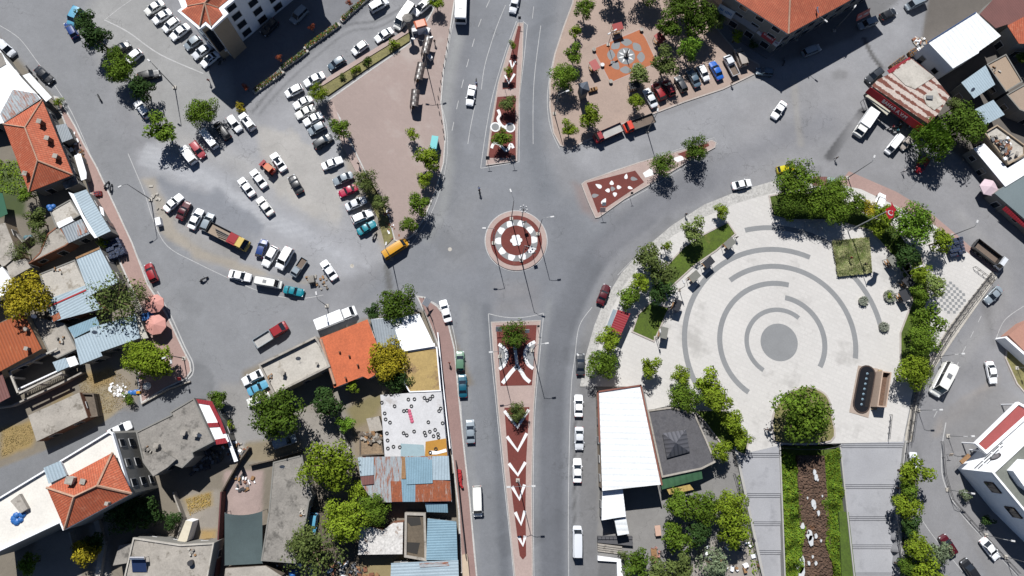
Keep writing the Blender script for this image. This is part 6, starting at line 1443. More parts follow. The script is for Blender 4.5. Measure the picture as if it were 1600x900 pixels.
T = [
 (131, 32, 16, 'K', 'dark tree topmost in the left street row, beside the light blue van', 1), (149, 57, 21, 'K', 'large dark tree second in the left street row', 1), (178, 84, 14, 'D', 'narrow olive tree above the white hatchback between black cars', 1),
 (188, 109, 24, 'M', 'broad green tree in the middle of the left street row', 1), (221, 138, 18, 'K', 'dark tree leaning over the tree grate beside the tall lamp', 1), (314, 174, 25, 'M', 'green tree over the car park behind the blue windowed van', 1),
 (253, 203, 22, 'M', 'lowest tree of the left street row, beside the white car', 1), (92, 160, 8, 'Y', 'small yellow green bush at the white canopy end', 1, 's', 1.2), (375, 166, 9, 'G', 'small brown leaved shrub at the shadow edge of the car park', 1, 's', 1.0),
 (498, 146, 13, 'Y', 'yellow green tree at the head of the garden strip', 2, 'r'), (531, 201, 16, 'M', 'green tree right of the dark grey car column', 2), (644, 208, 11, 'Y', 'small light green tree alone on the taupe plaza', 2), (682, 2, 13, 'Y', 'tree at the top edge beside the city bus', 2),
 (615, 69, 9, 'Y', 'yellow shrub in the garden strip nearest the shelters', 2, 's', 1.0), (574, 95, 8, 'D', 'dark flat shrub midway in the garden strip', 2, 's', .8), (552, 109, 6, 'Y', 'small pale shrub in the garden strip, left half', 2, 's', .8), (535, 120, 6, 'O', 'thin shrub in the garden strip above the yellow tree', 2, 's', .7), (560, 107, 5, 'Y', 'tiny pale shrub beside the small pale one in the garden strip', 2, 's', .7),
 (571, 284, 16, 'O', 'round olive green tree beside the magenta car', 2, 'r'), (594, 317, 13, 'O', 'round olive tree just above the garden tip', 2), (667, 248, 19, 'Y', 'brightest green tree beside the cyan booth', 2), (663, 282, 12, 'Y', 'small light green tree below the brightest one', 2),
 (654, 319, 17, 'M', 'loose green tree at the plaza kerb above the lowest one', 2), (638, 352, 13, 'M', 'lowest small tree at the rounded plaza tip', 2),
 (802, 70, 7, 'Y', 'topmost tiny tree on the north median', 3, 's', 2.4), (795, 112, 8, 'Y', 'second tree from the top on the north median', 3, 's', 2.4), (793, 160, 13, 'O', 'third tree of the north median, olive and wide', 3), (783, 216, 14, 'M', 'lowest tree of the north median', 3),
 (914, 14, 16, 'M', 'tree at the top left corner of the park', 4), (900, 48, 11, 'Y', 'small bright tree on the park kerb, upper', 4), (897, 86, 15, 'M', 'tree above the large dark tree on the park kerb', 4), (881, 120, 23, 'M', 'large dark tree on the park kerb beside the slate hut', 4),
 (921, 180, 18, 'Y', 'round tree below the slate hut', 4), (890, 201, 13, 'Y', 'small tree at the lowest corner of the park', 4), (993, 159, 13, 'Y', 'small tree left of the parked row in the park', 4), (1001, 114, 17, 'P', 'pale leaved tree at the lower edge of the flower paving', 4),
 (1040, 99, 22, 'O', 'wide pale olive tree above the red parked cars', 4), (1078, 76, 18, 'B', 'vivid green tree in front of the big shadow in the park', 4), (1088, 24, 34, 'D', 'largest tree of the park near the top edge', 4), (1062, 6, 24, 'D', 'dark tree at the top edge left of the largest park tree', 4),
 (1121, 30, 14, 'P', 'pale green tree beside the shop with the blue lettered sign', 4), (1152, 55, 11, 'Y', 'small tree in the shade below the shop signs', 4), (1176, 70, 7, 'K', 'small dark bush in the shaded forecourt', 4, 's', 1.2),
 (958, -22, 22, 'M', 'tree crown above the top edge whose shadow falls into the park', 4), (1012, -20, 28, 'D', 'big tree at the top edge over the park shadow', 4), (1045, 40, 20, 'D', 'dark tree over the shaded part of the park', 4),
 (1036, 257, 17, 'D', 'round dark tree nearer the triangular island', 3, 'r', 3.4), (1087, 233, 18, 'D', 'round dark tree further out on the median strip', 3, 'r', 3.4), (803, 523, 18, 'D', 'round dark tree in the rectangular bed of the south median', 3, 'r'), (808, 643, 12, 'O', 'small round tree at the first chevron of the south median', 3, 'r', 2.4),
 (1127, 330, 12, 'Y', 'small tree at the top end of the curved lawn', 5), (1084, 362, 19, 'P', 'pale speckled tree in the curved lawn', 5), (1042, 385, 9, 'Y', 'tiny tree on the outer side of the curved lawn', 5), (1016, 403, 22, 'O', 'olive tree at the lower end of the curved lawn, outer side', 5), (1034, 424, 21, 'O', 'olive tree at the lower end of the curved lawn, inner side', 5),
 (1000, 443, 15, 'Y', 'bright yellow green tree left of the olive pair', 5), (984, 466, 17, 'M', 'tree just above the red roofed kiosk', 5), (1031, 458, 19, 'K', 'deep green tree between the curved lawn and the small lawn', 5), (951, 531, 18, 'Y', 'yellow green tree just below the red roofed kiosk', 5), (942, 569, 24, 'M', 'large tree above the white hall corner', 5),
 (1016, 575, 15, 'Y', 'slender light tree between kiosk and dark roofed tea house', 5), (1064, 587, 14, 'Y', 'small tree at the lower left rim of the plaza arcs', 5), (1070, 620, 24, 'M', 'large tree over the tea house roof corner', 5), (1108, 602, 21, 'Y', 'tree at the end of the outermost plaza arc', 5), (1120, 626, 21, 'Y', 'tree right of the tea house, inner one', 5),
 (1148, 660, 17, 'Y', 'tree at the corner between tea house and plaza', 5), (1158, 682, 15, 'Y', 'bright tree at the head of the left stair flight', 5), (1126, 704, 16, 'Y', 'bright tree right of the green awning', 5),
 (1257, 648, 41, 'M', 'biggest single tree at the head of the cascade', 5), (1243, 283, 32, 'M', 'large tree beside the yellow taxi', 5), (1236, 320, 24, 'D', 'tree in the left corner of the upper plaza lawn', 5), (1277, 312, 28, 'M', 'tree right of the taxi tree, over the lawn', 5), (1308, 298, 23, 'M', 'tree left of the long lamp on the pink pavement', 5), (1305, 328, 24, 'M', 'tree above the long shadow near the flagpole foot', 5),
 (1338, 318, 16, 'M', 'small tree behind the golden one', 5), (1355, 324, 14, 'G', 'golden leaved tree beside the flag', 5), (1382, 337, 19, 'Y', 'yellow green tree right of the flag', 5), (1374, 358, 13, 'Y', 'low bright tree below the flag', 5), (1428, 350, 33, 'B', 'large bright green tree above the dark lawn corner', 5), (1470, 376, 18, 'Y', 'tree beside the stack of blue crates', 5),
 (1420, 400, 20, 'K', 'deep green tree in the dark lawn corner', 5), (1440, 428, 16, 'Y', 'light tree below the dark lawn corner', 5), (1459, 446, 18, 'P', 'pale tree next to the chequered paving', 5), (1437, 462, 15, 'M', 'small tree left of the chequered paving', 5), (1448, 498, 22, 'M', 'tree below the chequered paving', 5), (1440, 530, 26, 'M', 'large tree in the right tree row, opposite the planters', 5), (1430, 582, 27, 'Y', 'bright tree beside the long white minibus', 5),
 (1462, 215, 36, 'B', 'bright weeping willow beside the red sign shop', 5, 'v'), (1508, 196, 34, 'D', 'dark tree behind the willow', 5), (1493, 166, 14, 'O', 'small olive tree above the dark tree at the shop roofs', 5), (1600, 90, 12, 'D', 'tree cut by the right edge beside the beige roof', 5),
 (1060, 788, 20, 'M', 'tree directly below the yellow awning', 6), (1098, 795, 26, 'M', 'big tree in the middle of the cluster below the tea house', 6), (1142, 798, 28, 'Y', 'brightest big tree of the cluster beside the left stair', 6), (1146, 836, 19, 'Y', 'yellow green tree at the lower side of the stair cluster', 6), (1060, 840, 21, 'M', 'green tree beside the pink table', 6), (995, 880, 19, 'D', 'dark bushy tree at the bottom by the white ramp wall', 6), (975, 868, 8, 'O', 'reddish olive shrub by the ramp wall', 6, 's', 1.2),
 (1117, 884, 26, 'S', 'pale silver spruce at the bottom edge', 6, 'c'), (1066, 890, 19, 'O', 'olive tree at the bottom left of the spruce', 6), (1030, 895, 21, 'O', 'olive tree at the bottom edge beside the dark bushy tree', 6), (1095, 835, 18, 'K', 'deep green tree in the shade inside the cluster', 6),
 (1427, 738, 21, 'Y', 'topmost tree in the row right of the terraces', 9), (1418, 765, 15, 'M', 'second tree in the row right of the terraces', 9), (1420, 790, 19, 'Y', 'third tree in the row right of the terraces', 9), (1424, 824, 15, 'K', 'dark tree in the row right of the terraces', 9), (1432, 856, 20, 'Y', 'bright yellow green tree next to the silver one, lower right', 9), (1468, 862, 18, 'S', 'silver grey tree beside the dark red car', 9), (1448, 895, 20, 'Y', 'tree at the bottom edge beside the silver tree', 9), (1415, 885, 15, 'D', 'dark tree at the bottom edge against the terrace railing', 9), (1510, 773, 9, 'S', 'small pale bush in front of the blue shaded facade', 9, 's', 1.4), (1543, 812, 9, 'K', 'dark bush in the shade of the public building', 9, 's', 1.0),
 (40, 465, 34, 'G', 'large golden yellow tree at the left edge', 7), (182, 470, 42, 'O', 'wide sparse olive tree hanging over the blue roofs', 7, 'w'), (215, 462, 20, 'O', 'sparse olive tree beside the upper pink umbrella', 7, 'w'), (222, 560, 27, 'Y', 'bright green tree left of the pavement tip', 7), (245, 566, 22, 'Y', 'bright green tree over the pavement tip beside the grey box', 7), (199, 624, 9, 'M', 'small round bush beside the blue tarpaulin on the dry ground', 7, 's', 1.0),
 (42, 304, 13, 'M', 'small garden tree below the big orange hipped roof', 7), (30, 392, 17, 'O', 'spreading vine tree beside the pale pitched roof', 7, 'w'), (57, 345, 16, 'O', 'sparse olive shrub beside the pale terrace roof', 7), (62, 372, 15, 'O', 'sparse olive shrub above the blue puddle like cover', 7, 'w'), (160, 378, 9, 'Y', 'yellow shrub beside the dark blue crate stack', 7, 's', 1.5), (340, 623, 13, 'D', 'bushy shrub at the corner of the white and red cafe', 7), (358, 664, 7, 'Y', 'small bright shrub beside the white and red cafe', 7, 's', 1.0),
 (132, 862, 18, 'G', 'golden green tree at the bottom left', 7), (148, 850, 14, 'K', 'dark tree beside the golden green tree', 7), (45, 882, 14, 'M', 'low green bush on the pale patio, bottom left', 7), (270, 815, 12, 'K', 'small dark tree beside the cream porch roof', 7), (200, 800, 26, 'K', 'deep green tree in the shadow of the tall house', 7, None, 3.5), (232, 800, 20, 'K', 'dark garden tree right of the deepest one', 7, None, 3.2),
 (620, 476, 29, 'D', 'large dark tree at the street corner above the corrugated workshop', 8), (583, 489, 12, 'K', 'small dark tree left of the large corner tree', 8), (606, 563, 30, 'G', 'large golden yellow tree over the orange roof', 8), (618, 588, 24, 'K', 'dark crown below the golden tree', 8, None, 3.6), (432, 647, 37, 'D', 'big round green tree above the shaded silver van', 8), (410, 620, 10, 'P', 'pale bush over the white car by the big round tree', 8, 's', 1.6),
 (512, 628, 22, 'K', 'deep green tree beside the curved yard wall', 8), (541, 662, 12, 'B', 'small vivid green tree in the yard', 8), (551, 603, 10, 'Y', 'small yellow tree at the lower corner of the orange roof', 8), (513, 728, 37, 'Y', 'largest yellow green tree beside the long weathered roof', 8), (538, 812, 31, 'Y', 'large yellow green tree left of the torn white sheeting', 8), (582, 797, 24, 'M', 'green tree touching the torn white sheeting', 8),
 (562, 768, 15, 'Y', 'small yellow green tree at the patchwork roof corner', 8), (490, 864, 42, 'O', 'wide olive grey tree at the bottom beside the shade net', 8, 'w'), (478, 850, 24, 'O', 'olive tree over the long weathered roof edge', 8)]
for a_ in T:
    x, y, rp, cl, lb, g_ = a_[:6]; kd = a_[6] if len(a_) > 6 else None; hc = a_[7] if len(a_) > 7 else None
    nm = 'shrub' if (kd == 's' and hc and hc < 2) else 'tree'
    tree(x, y, rp, cl, lb, kd, hc, nm, GT[g_])

def foliage_patch(name, px, z0, z1, dens, leaf, mats, label, cat='hedge', seed=1, lumps=6, kind=None):
    """hedge or shrub mass: leaves spread through the volume over a polygon"""
    pts = PP(px, (z0+z1)/2); rs = random.Random(seed); xs = [p.x for p in pts]; ys = [p.y for p in pts]; n_ = len(pts)
    def inside(x, y):
        c = False
        for i in range(n_):
            a, b_ = pts[i], pts[(i+1) % n_]
            if (a.y > y) != (b_.y > y) and x < a.x+(y-a.y)*(b_.x-a.x)/(b_.y-a.y): c = not c
        return c
    ar = abs(sum(pts[i].x*pts[(i+1) % n_].y-pts[(i+1) % n_].x*pts[i].y for i in range(n_)))/2
    mb = MB(); cnt = int(ar*dens); bl = [(rs.uniform(min(xs), max(xs)), rs.uniform(min(ys), max(ys)), rs.uniform(.3, 1)) for _ in range(int(ar/2)+3)]
    k = 0; guard = 0
    while k < cnt and guard < cnt*30:
        guard += 1
        x, y = rs.uniform(min(xs), max(xs)), rs.uniform(min(ys), max(ys))
        if not inside(x, y): continue
        k += 1; hgt = max((w_*math.exp(-((x-bx)**2+(y-by)**2)/1.2) for bx, by, w_ in bl), default=.5)
        z = z0+(z1-z0)*(.35+.65*hgt)*rs.random()**.35
        gx_ = sum((x-bx)*w_*math.exp(-((x-bx)**2+(y-by)**2)/1.2) for bx, by, w_ in bl); gy_ = sum((y-by)*w_*math.exp(-((x-bx)**2+(y-by)**2)/1.2) for bx, by, w_ in bl)
        nv = Vector((rs.gauss(0, .4)+gx_*1.6, rs.gauss(0, .4)+gy_*1.6, 1)).normalized(); u = nv.orthogonal().normalized(); a_ = rs.uniform(0, 6.28); u = u*math.cos(a_)+nv.cross(u)*math.sin(a_); v_ = nv.cross(u); s = leaf*rs.uniform(.6, 1.3)
        c_ = Vector((x, y, z)); mb.face([c_-u*s*.5, c_-v_*s*.4, c_+u*s*.5, c_+v_*s*.4], rs.randrange(len(mats)))
    o = mb.build(name, mats); tag(o, label, cat)
    if kind: o['kind'] = kind
    return o
HEDG = [LEAF['Y'], LEAF['M'], LEAF['B']]
foliage_patch('hedge', [(1217, 702), (1243, 712), (1248, 745), (1257, 775), (1252, 800), (1260, 825), (1253, 850), (1255, 880), (1247, 900), (1252, 960), (1228, 960), (1227, 850), (1224, 800)], -1.2, .5, 70, .3, HEDG, 'thick green shrub band on the left side of the cascade', seed=3)
foliage_patch('hedge', [(1287, 712), (1311, 698), (1317, 740), (1318, 780), (1313, 800), (1316, 830), (1312, 860), (1320, 890), (1326, 960), (1300, 960), (1302, 880), (1290, 850), (1293, 810), (1283, 785), (1286, 745)], -1.2, .5, 70, .3, HEDG, 'thick green shrub band on the right side of the cascade', seed=4)
SAGE = [leafm('sage hedge leaves', (.24, .24, .12), .75), leafm('sage hedge leaves dark', (.18, .19, .09), .75)]
mb = MB(); mb.slab(PP([(1301, 377), (1357, 371), (1362, 426), (1310, 431)], .5), .1, .75)
hb = thing('hedge', 'square clipped sage green hedge on the pale plaza near the flagpole', 'hedge', P(1332, 402, .1)); mb.build('hedge_base', LEAF['O'], hb)
def hedge_on(root, px, z0, z1, dens, leaf, mats, seed):
    o = foliage_patch('hedge_top', px, z0, z1, dens, leaf, mats, 'x', seed=seed); 
    for k in ('label', 'category'): del o[k]
    o.data.transform(Matrix.Translation(-Vector(root['_loc']))); o.parent = root
hedge_on(hb, [(1300, 376), (1358, 370), (1363, 427), (1309, 432)], .6, 1.0, 75, .26, SAGE, 5)
SAGE2 = leafm('grey sage leaves', (.17, .19, .15), .75)
for cx, cy, s_, lb in ((1348, 471, 1.0, 'sage shrub planter with wooden bench end, left of the three planters'), (1389, 463, 1.3, 'largest square sage planter with a bright bush in its middle'), (1380, 511, 1.05, 'round sage planter at the end of the grey paving arc')):
    c_ = P(cx, cy, .3); t = thing('planter', lb, 'planter', (c_.x, c_.y, .14)); mb = MB(); mb.disc((c_.x, c_.y), s_*.95, .1, .6, 10); mb.build('planter_box', CONC, t)
    mb = MB(); rs = random.Random(cx)
    for k in range(220):
        a_ = rs.uniform(0, 6.28); r_ = s_*math.sqrt(rs.random())*1.02; q = Vector((c_.x+r_*math.cos(a_), c_.y+r_*math.sin(a_), .6+.35*rs.random())); nv = Vector((rs.gauss(0, .5), rs.gauss(0, .5), 1)).normalized(); u = nv.orthogonal().normalized(); v_ = nv.cross(u); mb.face([q-u*.13, q-v_*.11, q+u*.13, q+v_*.11])
    mb.build('sage_shrub', SAGE2, t)
tree(1391, 461, 5, 'Y', 'small bright bush growing in the middle of the largest square planter', 's', 1.1, 'shrub')
# planted strip in front of the apartment block
PB = grit('planter wall', A(205, 200, 192), .06, .08, .4, 4)
for i, (a, b_, lb) in enumerate((((398, 142), (440, 112), 'lowest section of the planted wall in front of the apartment block'), ((440, 106), (478, 79), 'second section of the planted wall, beside the sloping drive'), ((478, 74), (528, 38), 'third section of the planted wall with white boxes'), ((535, 30), (575, -6), 'top section of the planted wall at the top edge'))):
    t = thing('planter_wall', lb, 'planter', P((a[0]+b_[0])/2, (a[1]+b_[1])/2, 0)); mb = MB(); mb.wall(PP([a, b_], .6), .9, 0, .5); mb.build('wall', PB, t)
    dx, dy = b_[0]-a[0], b_[1]-a[1]; L = math.hypot(dx, dy); nx, ny = -dy/L*4.5, dx/L*4.5
    hedge_on(t, [(a[0]-nx, a[1]-ny), (b_[0]-nx, b_[1]-ny), (b_[0]+nx*.4, b_[1]+ny*.4), (a[0]+nx*.4, a[1]+ny*.4)], .5, 1.1, 60, .3, [LEAF['K'], LEAF['D'], LEAF['K'], LEAF['O'], LEAF['R']], 20+i)
for x, y, lb in ((487, 43, 'small red leaved tree by the third planted wall section'), (436, 90, 'small red leaved tree by the second planted wall section'), (545, 4, 'red leaved tree at the top of the planted wall'), (384, 136, 'red leaved bush at the lowest end of the planted wall')): tree(x, y, 5.5, 'R', lb, 's', 1.8, 'tree', 'red leaved trees of the planted wall')
# weeds, shrubs and rubbly growth
foliage_patch('weeds', [(120, 592), (180, 574), (205, 600), (190, 640), (150, 650), (128, 620)], .02, .2, 26, .15, [leafm('dry weeds', (.28, .20, .08)), leafm('dry grass', (.33, .26, .13))], 'dry yellow weeds on the rubble plot below the long blue roof', 'weeds', 8, kind='stuff')
foliage_patch('weeds', [(290, 780), (330, 768), (328, 790), (296, 806)], .02, .35, 40, .16, [leafm('straw', (.36, .25, .07))], 'golden straw weeds in the patio beside the cream porch', 'weeds', 9, kind='stuff')
foliage_patch('weeds', [(0, 670), (58, 660), (50, 690), (0, 715)], .02, .2, 26, .15, [leafm('dry weeds left', (.33, .25, .11))], 'yellow dry weeds at the left edge above the tall white roof', 'weeds', 10, kind='stuff')
foliage_patch('garden_growth', [(-10, 250), (30, 250), (42, 292), (30, 305), (-10, 296)], .02, .7, 14, .35, [LEAF['M'], LEAF['Y']], 'green garden growth left of the orange hipped roof', 'garden', 11, kind='stuff')
foliage_patch('creeper', [(1390, 330), (1412, 380), (1425, 425), (1405, 415), (1385, 370)], .2, .9, 16, .35, [LEAF['K'], LEAF['D']], 'dark ground shrubs along the inner edge of the upper plaza lawn', 'shrubs', 12, kind='stuff')
foliage_patch('undergrowth', [(1408, 780), (1418, 780), (1440, 890), (1440, 940), (1414, 940)], .0, .8, 12, .4, [LEAF['K'], LEAF['M']], 'dark undergrowth below the tree row right of the terraces', 'shrubs', 13, kind='stuff')
foliage_patch('undergrowth', [(1150, 745), (1158, 742), (1192, 900), (1195, 940), (1183, 940)], .0, .6, 9, .35, [LEAF['D'], LEAF['Y']], 'thin strip of shrubs left of the left stair railing', 'shrubs', 14, kind='stuff')
# ------------------------------------------------------------------ street lamps
def lamp(x, y, h, arms, label, base=True, group='tall street lamps', z=0, arm=1.6, r=.09, post=STEEL):
    """x, y foot in the photo; arms: photo directions of the arms"""
    q = P(x, y, z); t = thing('street_lamp', label, 'street lamp', (q.x, q.y, z), 0, group)
    mb = MB(); mb.tube([(q.x, q.y, z), (q.x, q.y, z+h*.5), (q.x, q.y, z+h)], [r*1.3, r, r*.6], 8); mb.build('post', post, t)
    if base: mb = MB(); mb.box((q.x, q.y, z+.12), (.7, .7, .24), .2); mb.build('base', CONC_L, t)
    for a in arms:
        hh = hdg(x, y, a); d = Vector((math.cos(hh), math.sin(hh), 0)); e = Vector((q.x, q.y, z+h))
        mb = MB(); mb.tube([e-Vector((0, 0, .1)), e+d*arm*.5+Vector((0, 0, .18)), e+d*arm+Vector((0, 0, .22))], .045, 5); mb.build('arm', post, t)
        c_ = e+d*(arm+.3)+Vector((0, 0, .2)); mb = MB(); mb.box((c_.x, c_.y, c_.z), (.8, .34, .14), hh, taper=.8); mb.build('lamp_head', LAMPH, t)
    return t
lamp(840.4, 365.6, 11.3, [8], 'lamp on the right rim of the roundabout', z=.16); lamp(799, 342, 12.5, [110], 'lamp on the upper rim of the roundabout', z=.16); lamp(771, 380, 11, [178], 'lamp on the left rim of the roundabout', z=.16); lamp(814.5, 407, 12.5, [-20], 'lamp on the lower rim of the roundabout', z=.16)
lamp(832, 547.6, 11, [8], 'lamp on the right side of the rectangular median bed', z=.16); lamp(781, 557, 11, [185], 'lamp on the left side of the rectangular median bed', z=.16); lamp(809, 750.3, 12, [2, 182], 'double armed lamp among the chevrons of the south median', z=.18, arm=1.9)
lamp(273.3, 136.8, 10.2, [140], 'tall lamp standing in a paved ring between the upper left trees', arm=.4); lamp(236, 312, 9.6, [205], 'tall lamp at the rubble corner of the car park, left street', arm=1.0); lamp(667, 105, 10.5, [20, 170], 'double armed lamp between the bus shelters')
lamp(511, 478, 8, [100], 'lamp on the road south of the teal sedan', arm=.8); lamp(612, 405, 9, [80], 'lamp in front of the yellow van at the garden tip', arm=.6); lamp(866, 178, 9, [20], 'lamp at the park kerb beside the large dark tree'); lamp(1011, 205, 8.5, [80], 'lamp at the park edge beside the orange red truck', arm=.5); lamp(1244, 62, 9.6, [-38], 'lamp in the shadow of the tiled block with bright head', arm=2.0); lamp(1303, 48, 8, [60], 'lamp further along the shaded street', arm=.6)
lamp(1324, 278, 9.5, [70], 'tall lamp on the pink pavement above the golden tree', arm=.8); lamp(1487, 368, 7, [70], 'lamp beside the blue crates', arm=.8); lamp(1480.5, 681, 4.6, [2], 'first short lamp on the inner kerb of the side road, uppermost', group='short kerb lamps', arm=1.5, r=.06); lamp(1480, 765, 4.6, [-8], 'short lamp at the bend of the side road kerb', group='short kerb lamps', arm=1.5, r=.06); lamp(1540, 836, 4.6, [-10], 'short lamp beside the dark red car on the kerb', group='short kerb lamps', arm=1.5, r=.06); lamp(1571, 870, 4.6, [-10], 'lowest short lamp on the side road kerb', group='short kerb lamps', arm=1.5, r=.06)
lamp(1434, 641, 4.6, [2], 'short lamp at the railing above the first terrace', group='short kerb lamps', arm=1.3, r=.06); lamp(1468, 557, 4.6, [5], 'short lamp at the railing by the bright tree', group='short kerb lamps', arm=1.3, r=.06); lamp(1407, 427, 4.6, [20], 'short lamp between the two plaza picnic tables', group='short kerb lamps', arm=1.2, r=.06); lamp(1024, 528, 4.2, [100], 'short lamp beside the small lawn', group='short kerb lamps', arm=.6, r=.06); lamp(1061, 453, 4.2, [110], 'short lamp at the lower tip of the curved lawn', group='short kerb lamps', arm=.6, r=.06); lamp(1588, 575, 4.4, [110], 'short lamp at the dry grass corner', group='short kerb lamps', arm=.6, r=.06)
lamp(950, 70, 5, [30, 210], 'short double lamp at the left corner of the flower paving', group='short kerb lamps', arm=.5, r=.06, z=.12); lamp(288, 560, 6, [200, -80], 'dark lamp at the pavement tip on the left', arm=.9, post=DARK)
# many headed lamp on the roundabout
q = P(815, 343, .16); t = thing('cluster_lamp', 'decorative lamp with a ring of white globes on the roundabout', 'street lamp', (q.x, q.y, .16)); mb = MB(); mb.tube([(q.x, q.y, 0), (q.x, q.y, 7.5)], .09, 8); mb.build('post', DARK, t)
for k in range(7):
    a_ = k*2*PI/7; mb = MB(); mb.tube([(q.x, q.y, 7.2), (q.x+.65*math.cos(a_), q.y+.65*math.sin(a_), 7.5)], .03, 4); ar = mb.build('arm', DARK, t); mb = MB(); mb.dome((q.x+.7*math.cos(a_), q.y+.7*math.sin(a_), 7.5), .17, .2, 8, 3); mb.build('globe', LAMPH, ar)
for x, y, lb in ((819, 352, 'camera post on the roundabout below the globe lamp'), (833, 400, 'sign post with a dark round plate at the lower right of the roundabout')):
    q = P(x, y, .2); t = thing('sign_post', lb, 'sign', (q.x, q.y, .2)); mb = MB(); mb.tube([(q.x, q.y, .2), (q.x, q.y, 3.0)], .05, 6); mb.build('post', STEEL, t); mb = MB(); mb.box((q.x, q.y, 2.7), (.8, .12, .8), .5); mb.build('plate', DARK, t)
# ------------------------------------------------------------------ signs
def roadsign(x, y, label, mat=SIGNW, w_=.7, h=2.4, arrow=False, z=.16, ang=0):
    q = P(x, y, z); t = thing('road_sign', label, 'road sign', (q.x, q.y, z), 0, 'road signs'); rz = hdg(x, y, ang)
    mb = MB(); mb.tube([(q.x, q.y, z), (q.x, q.y, h)], .04, 5); mb.build('post', STEEL, t)
    mb = MB(); d = Vector((math.cos(rz), math.sin(rz), 0)); n_ = Vector((-d.y, d.x, 0)); c_ = Vector((q.x, q.y, h)); u = (Vector((0, 0, 1))*.7+n_*.7).normalized()
    vs = [c_+d*a*w_/2+u*b_*w_/2+k*.03*d.cross(u) for k in (-1, 1) for a, b_ in ((-1, -1), (1, -1), (1, 1), (-1, 1))]
    mb.add(vs, [(0, 3, 2, 1), (4, 5, 6, 7), (0, 1, 5, 4), (1, 2, 6, 5), (2, 3, 7, 6), (3, 0, 4, 7)]); mb.build('plate', mat, t); return t
roadsign(939, 333, 'white diamond sign with dark arrow at the tip of the triangular island', plain('pale pink sign', A(232, 205, 196), .5), 1.1); roadsign(942, 322, 'low white plate sign on the triangular island', SIGNW, .8, 1.6)
roadsign(984, 307, 'thin sign post on the lower kerb of the triangular island', DARK, .5); roadsign(789, 140, 'wide sign at the middle of the north median', DARK, 1.2, 2.2); roadsign(762, 253, 'sign at the lower left corner of the north median', DARK, .8); roadsign(801, 252, 'sign at the lower right corner of the north median', DARK, .9); roadsign(811, 37, 'small sign at the top tip of the north median', DARK, .6)
roadsign(779, 516, 'white board sign left of the round dark median tree', SIGNW, 1.2, 2.0); roadsign(823, 519, 'white plate sign right of the round dark median tree', SIGNW, .9, 1.8); roadsign(840, 512, 'slim sign at the upper right corner of the rectangular bed', DARK, .5); roadsign(1479, 710, 'small cream sign on the side road kerb', plain('cream sign', A(235, 215, 190), .5), .7, 1.4, z=0)
roadsign(668, 475, 'white direction board at the brick pavement corner', SIGNW, 1.6, 2.4, ang=60); roadsign(288, 598-5, 'round red sign at the pavement tip on the left', REDP, .7)
# ------------------------------------------------------------------ bus shelters
SHR = ribbed('smoked shelter roof', A(92, 80, 76), 1.3, .25, rough=.35)
for i, ((x, y, a, L), lb) in enumerate((((667, 70, 76, 4.1), 'barrel roofed bus shelter nearest the orange kiosk'), ((656, 111, 78, 3.9), 'middle barrel roofed bus shelter'), ((648, 153, 84, 3.8), 'lowest barrel roofed bus shelter'))):
    q = P(x, y, 2.5); h_ = hdg(x, y, a); t = thing('bus_shelter', lb, 'bus shelter', (q.x, q.y, .12), h_, 'bus shelters'); W = 1.8
    mb = MB(); n_ = 8
    for k in range(n_):
        a0, a1 = PI*k/n_, PI*(k+1)/n_; y0, y1 = -W/2*math.cos(a0), -W/2*math.cos(a1); z0, z1 = 2.2+.45*math.sin(a0), 2.2+.45*math.sin(a1)
        mb.face([(-L/2, y0, z0), (L/2, y0, z0), (L/2, y1, z1), (-L/2, y1, z1)])
    put('roof', mb.mesh('shelter_roof', SHR, smooth=True), t)
    mb = MB()
    for k in range(5):
        x_ = -L/2+L*k/4; mb.tube([(x_, -W/2*math.cos(PI*j/8), 2.22+.46*math.sin(PI*j/8)) for j in range(9)], .02, 4)
        mb.tube([(x_, W/2, 0), (x_, W/2, 2.2)], .04, 4)
    mb.tube([(-L/2, 0, 2.66), (L/2, 0, 2.66)], .03, 4); put('frame', mb.mesh('shelter_frame', STEEL), t)
    mb = MB(); mb.box((0, W/2-.05, 1.2), (L*.96, .04, 1.5)); put('back_panel', mb.mesh('back_panel', plain('tinted panel', A(110, 90, 84), .2)), t)
    mb = MB(); mb.box((0, W/2-.45, .45), (L*.8, .45, .08)); [mb.box((s_*L*.35, W/2-.45, .22), (.08, .4, .44)) for s_ in (-1, 1)]; put('bench', mb.mesh('bench', WOOD), t)
q = P(657, 37, 3); t = thing('info_kiosk', 'small kiosk with orange roof above the bus shelters', 'kiosk', (q.x, q.y, .12)); h_ = hdg(657, 37, 15)
mb = MB(); mb.box((q.x, q.y, 1.5), (1.9, 1.5, 2.8), h_); mb.build('cabin', PLASTER_W, t); mb = MB(); mb.box((q.x, q.y, 3.05), (2.6, 2.0, .3), h_, taper=.75); mb.build('roof', plain('orange kiosk roof', A(236, 128, 86), .5), t)
mb = MB(); q2 = P(640, 46, 1); mb.tube([(q2.x, q2.y, .1), (q2.x, q2.y, 5.2)], .35, 6); mb.dome((q2.x, q2.y, 5.2), 1.2, .4, 8, 3); o = mb.build('column_sculpture', CONC_D); tag(o, 'grey mushroom topped column beside the white minibus whose shadow falls on the plaza', 'monument')
for k, (x, y) in enumerate(((650, 48), (668, 50), (672, 90))): q = P(x, y, .8); mb = MB(); mb.box((q.x, q.y, .8), (1.6 if k < 2 else 1.1, .8, 1.0), .4+k); o = mb.build('stall_box', [SIGNW, SIGNW, SIGNW][k]); tag(o, ['white covered table left of the orange kiosk', 'white covered table right of the orange kiosk', 'white box between the two upper shelters'][k], 'stall')
q = P(679, 226, 1.2); t = thing('booth', 'cyan telephone booth beside the brightest green plaza tree', 'booth', (q.x, q.y, .12)); h_ = hdg(679, 226, 80)
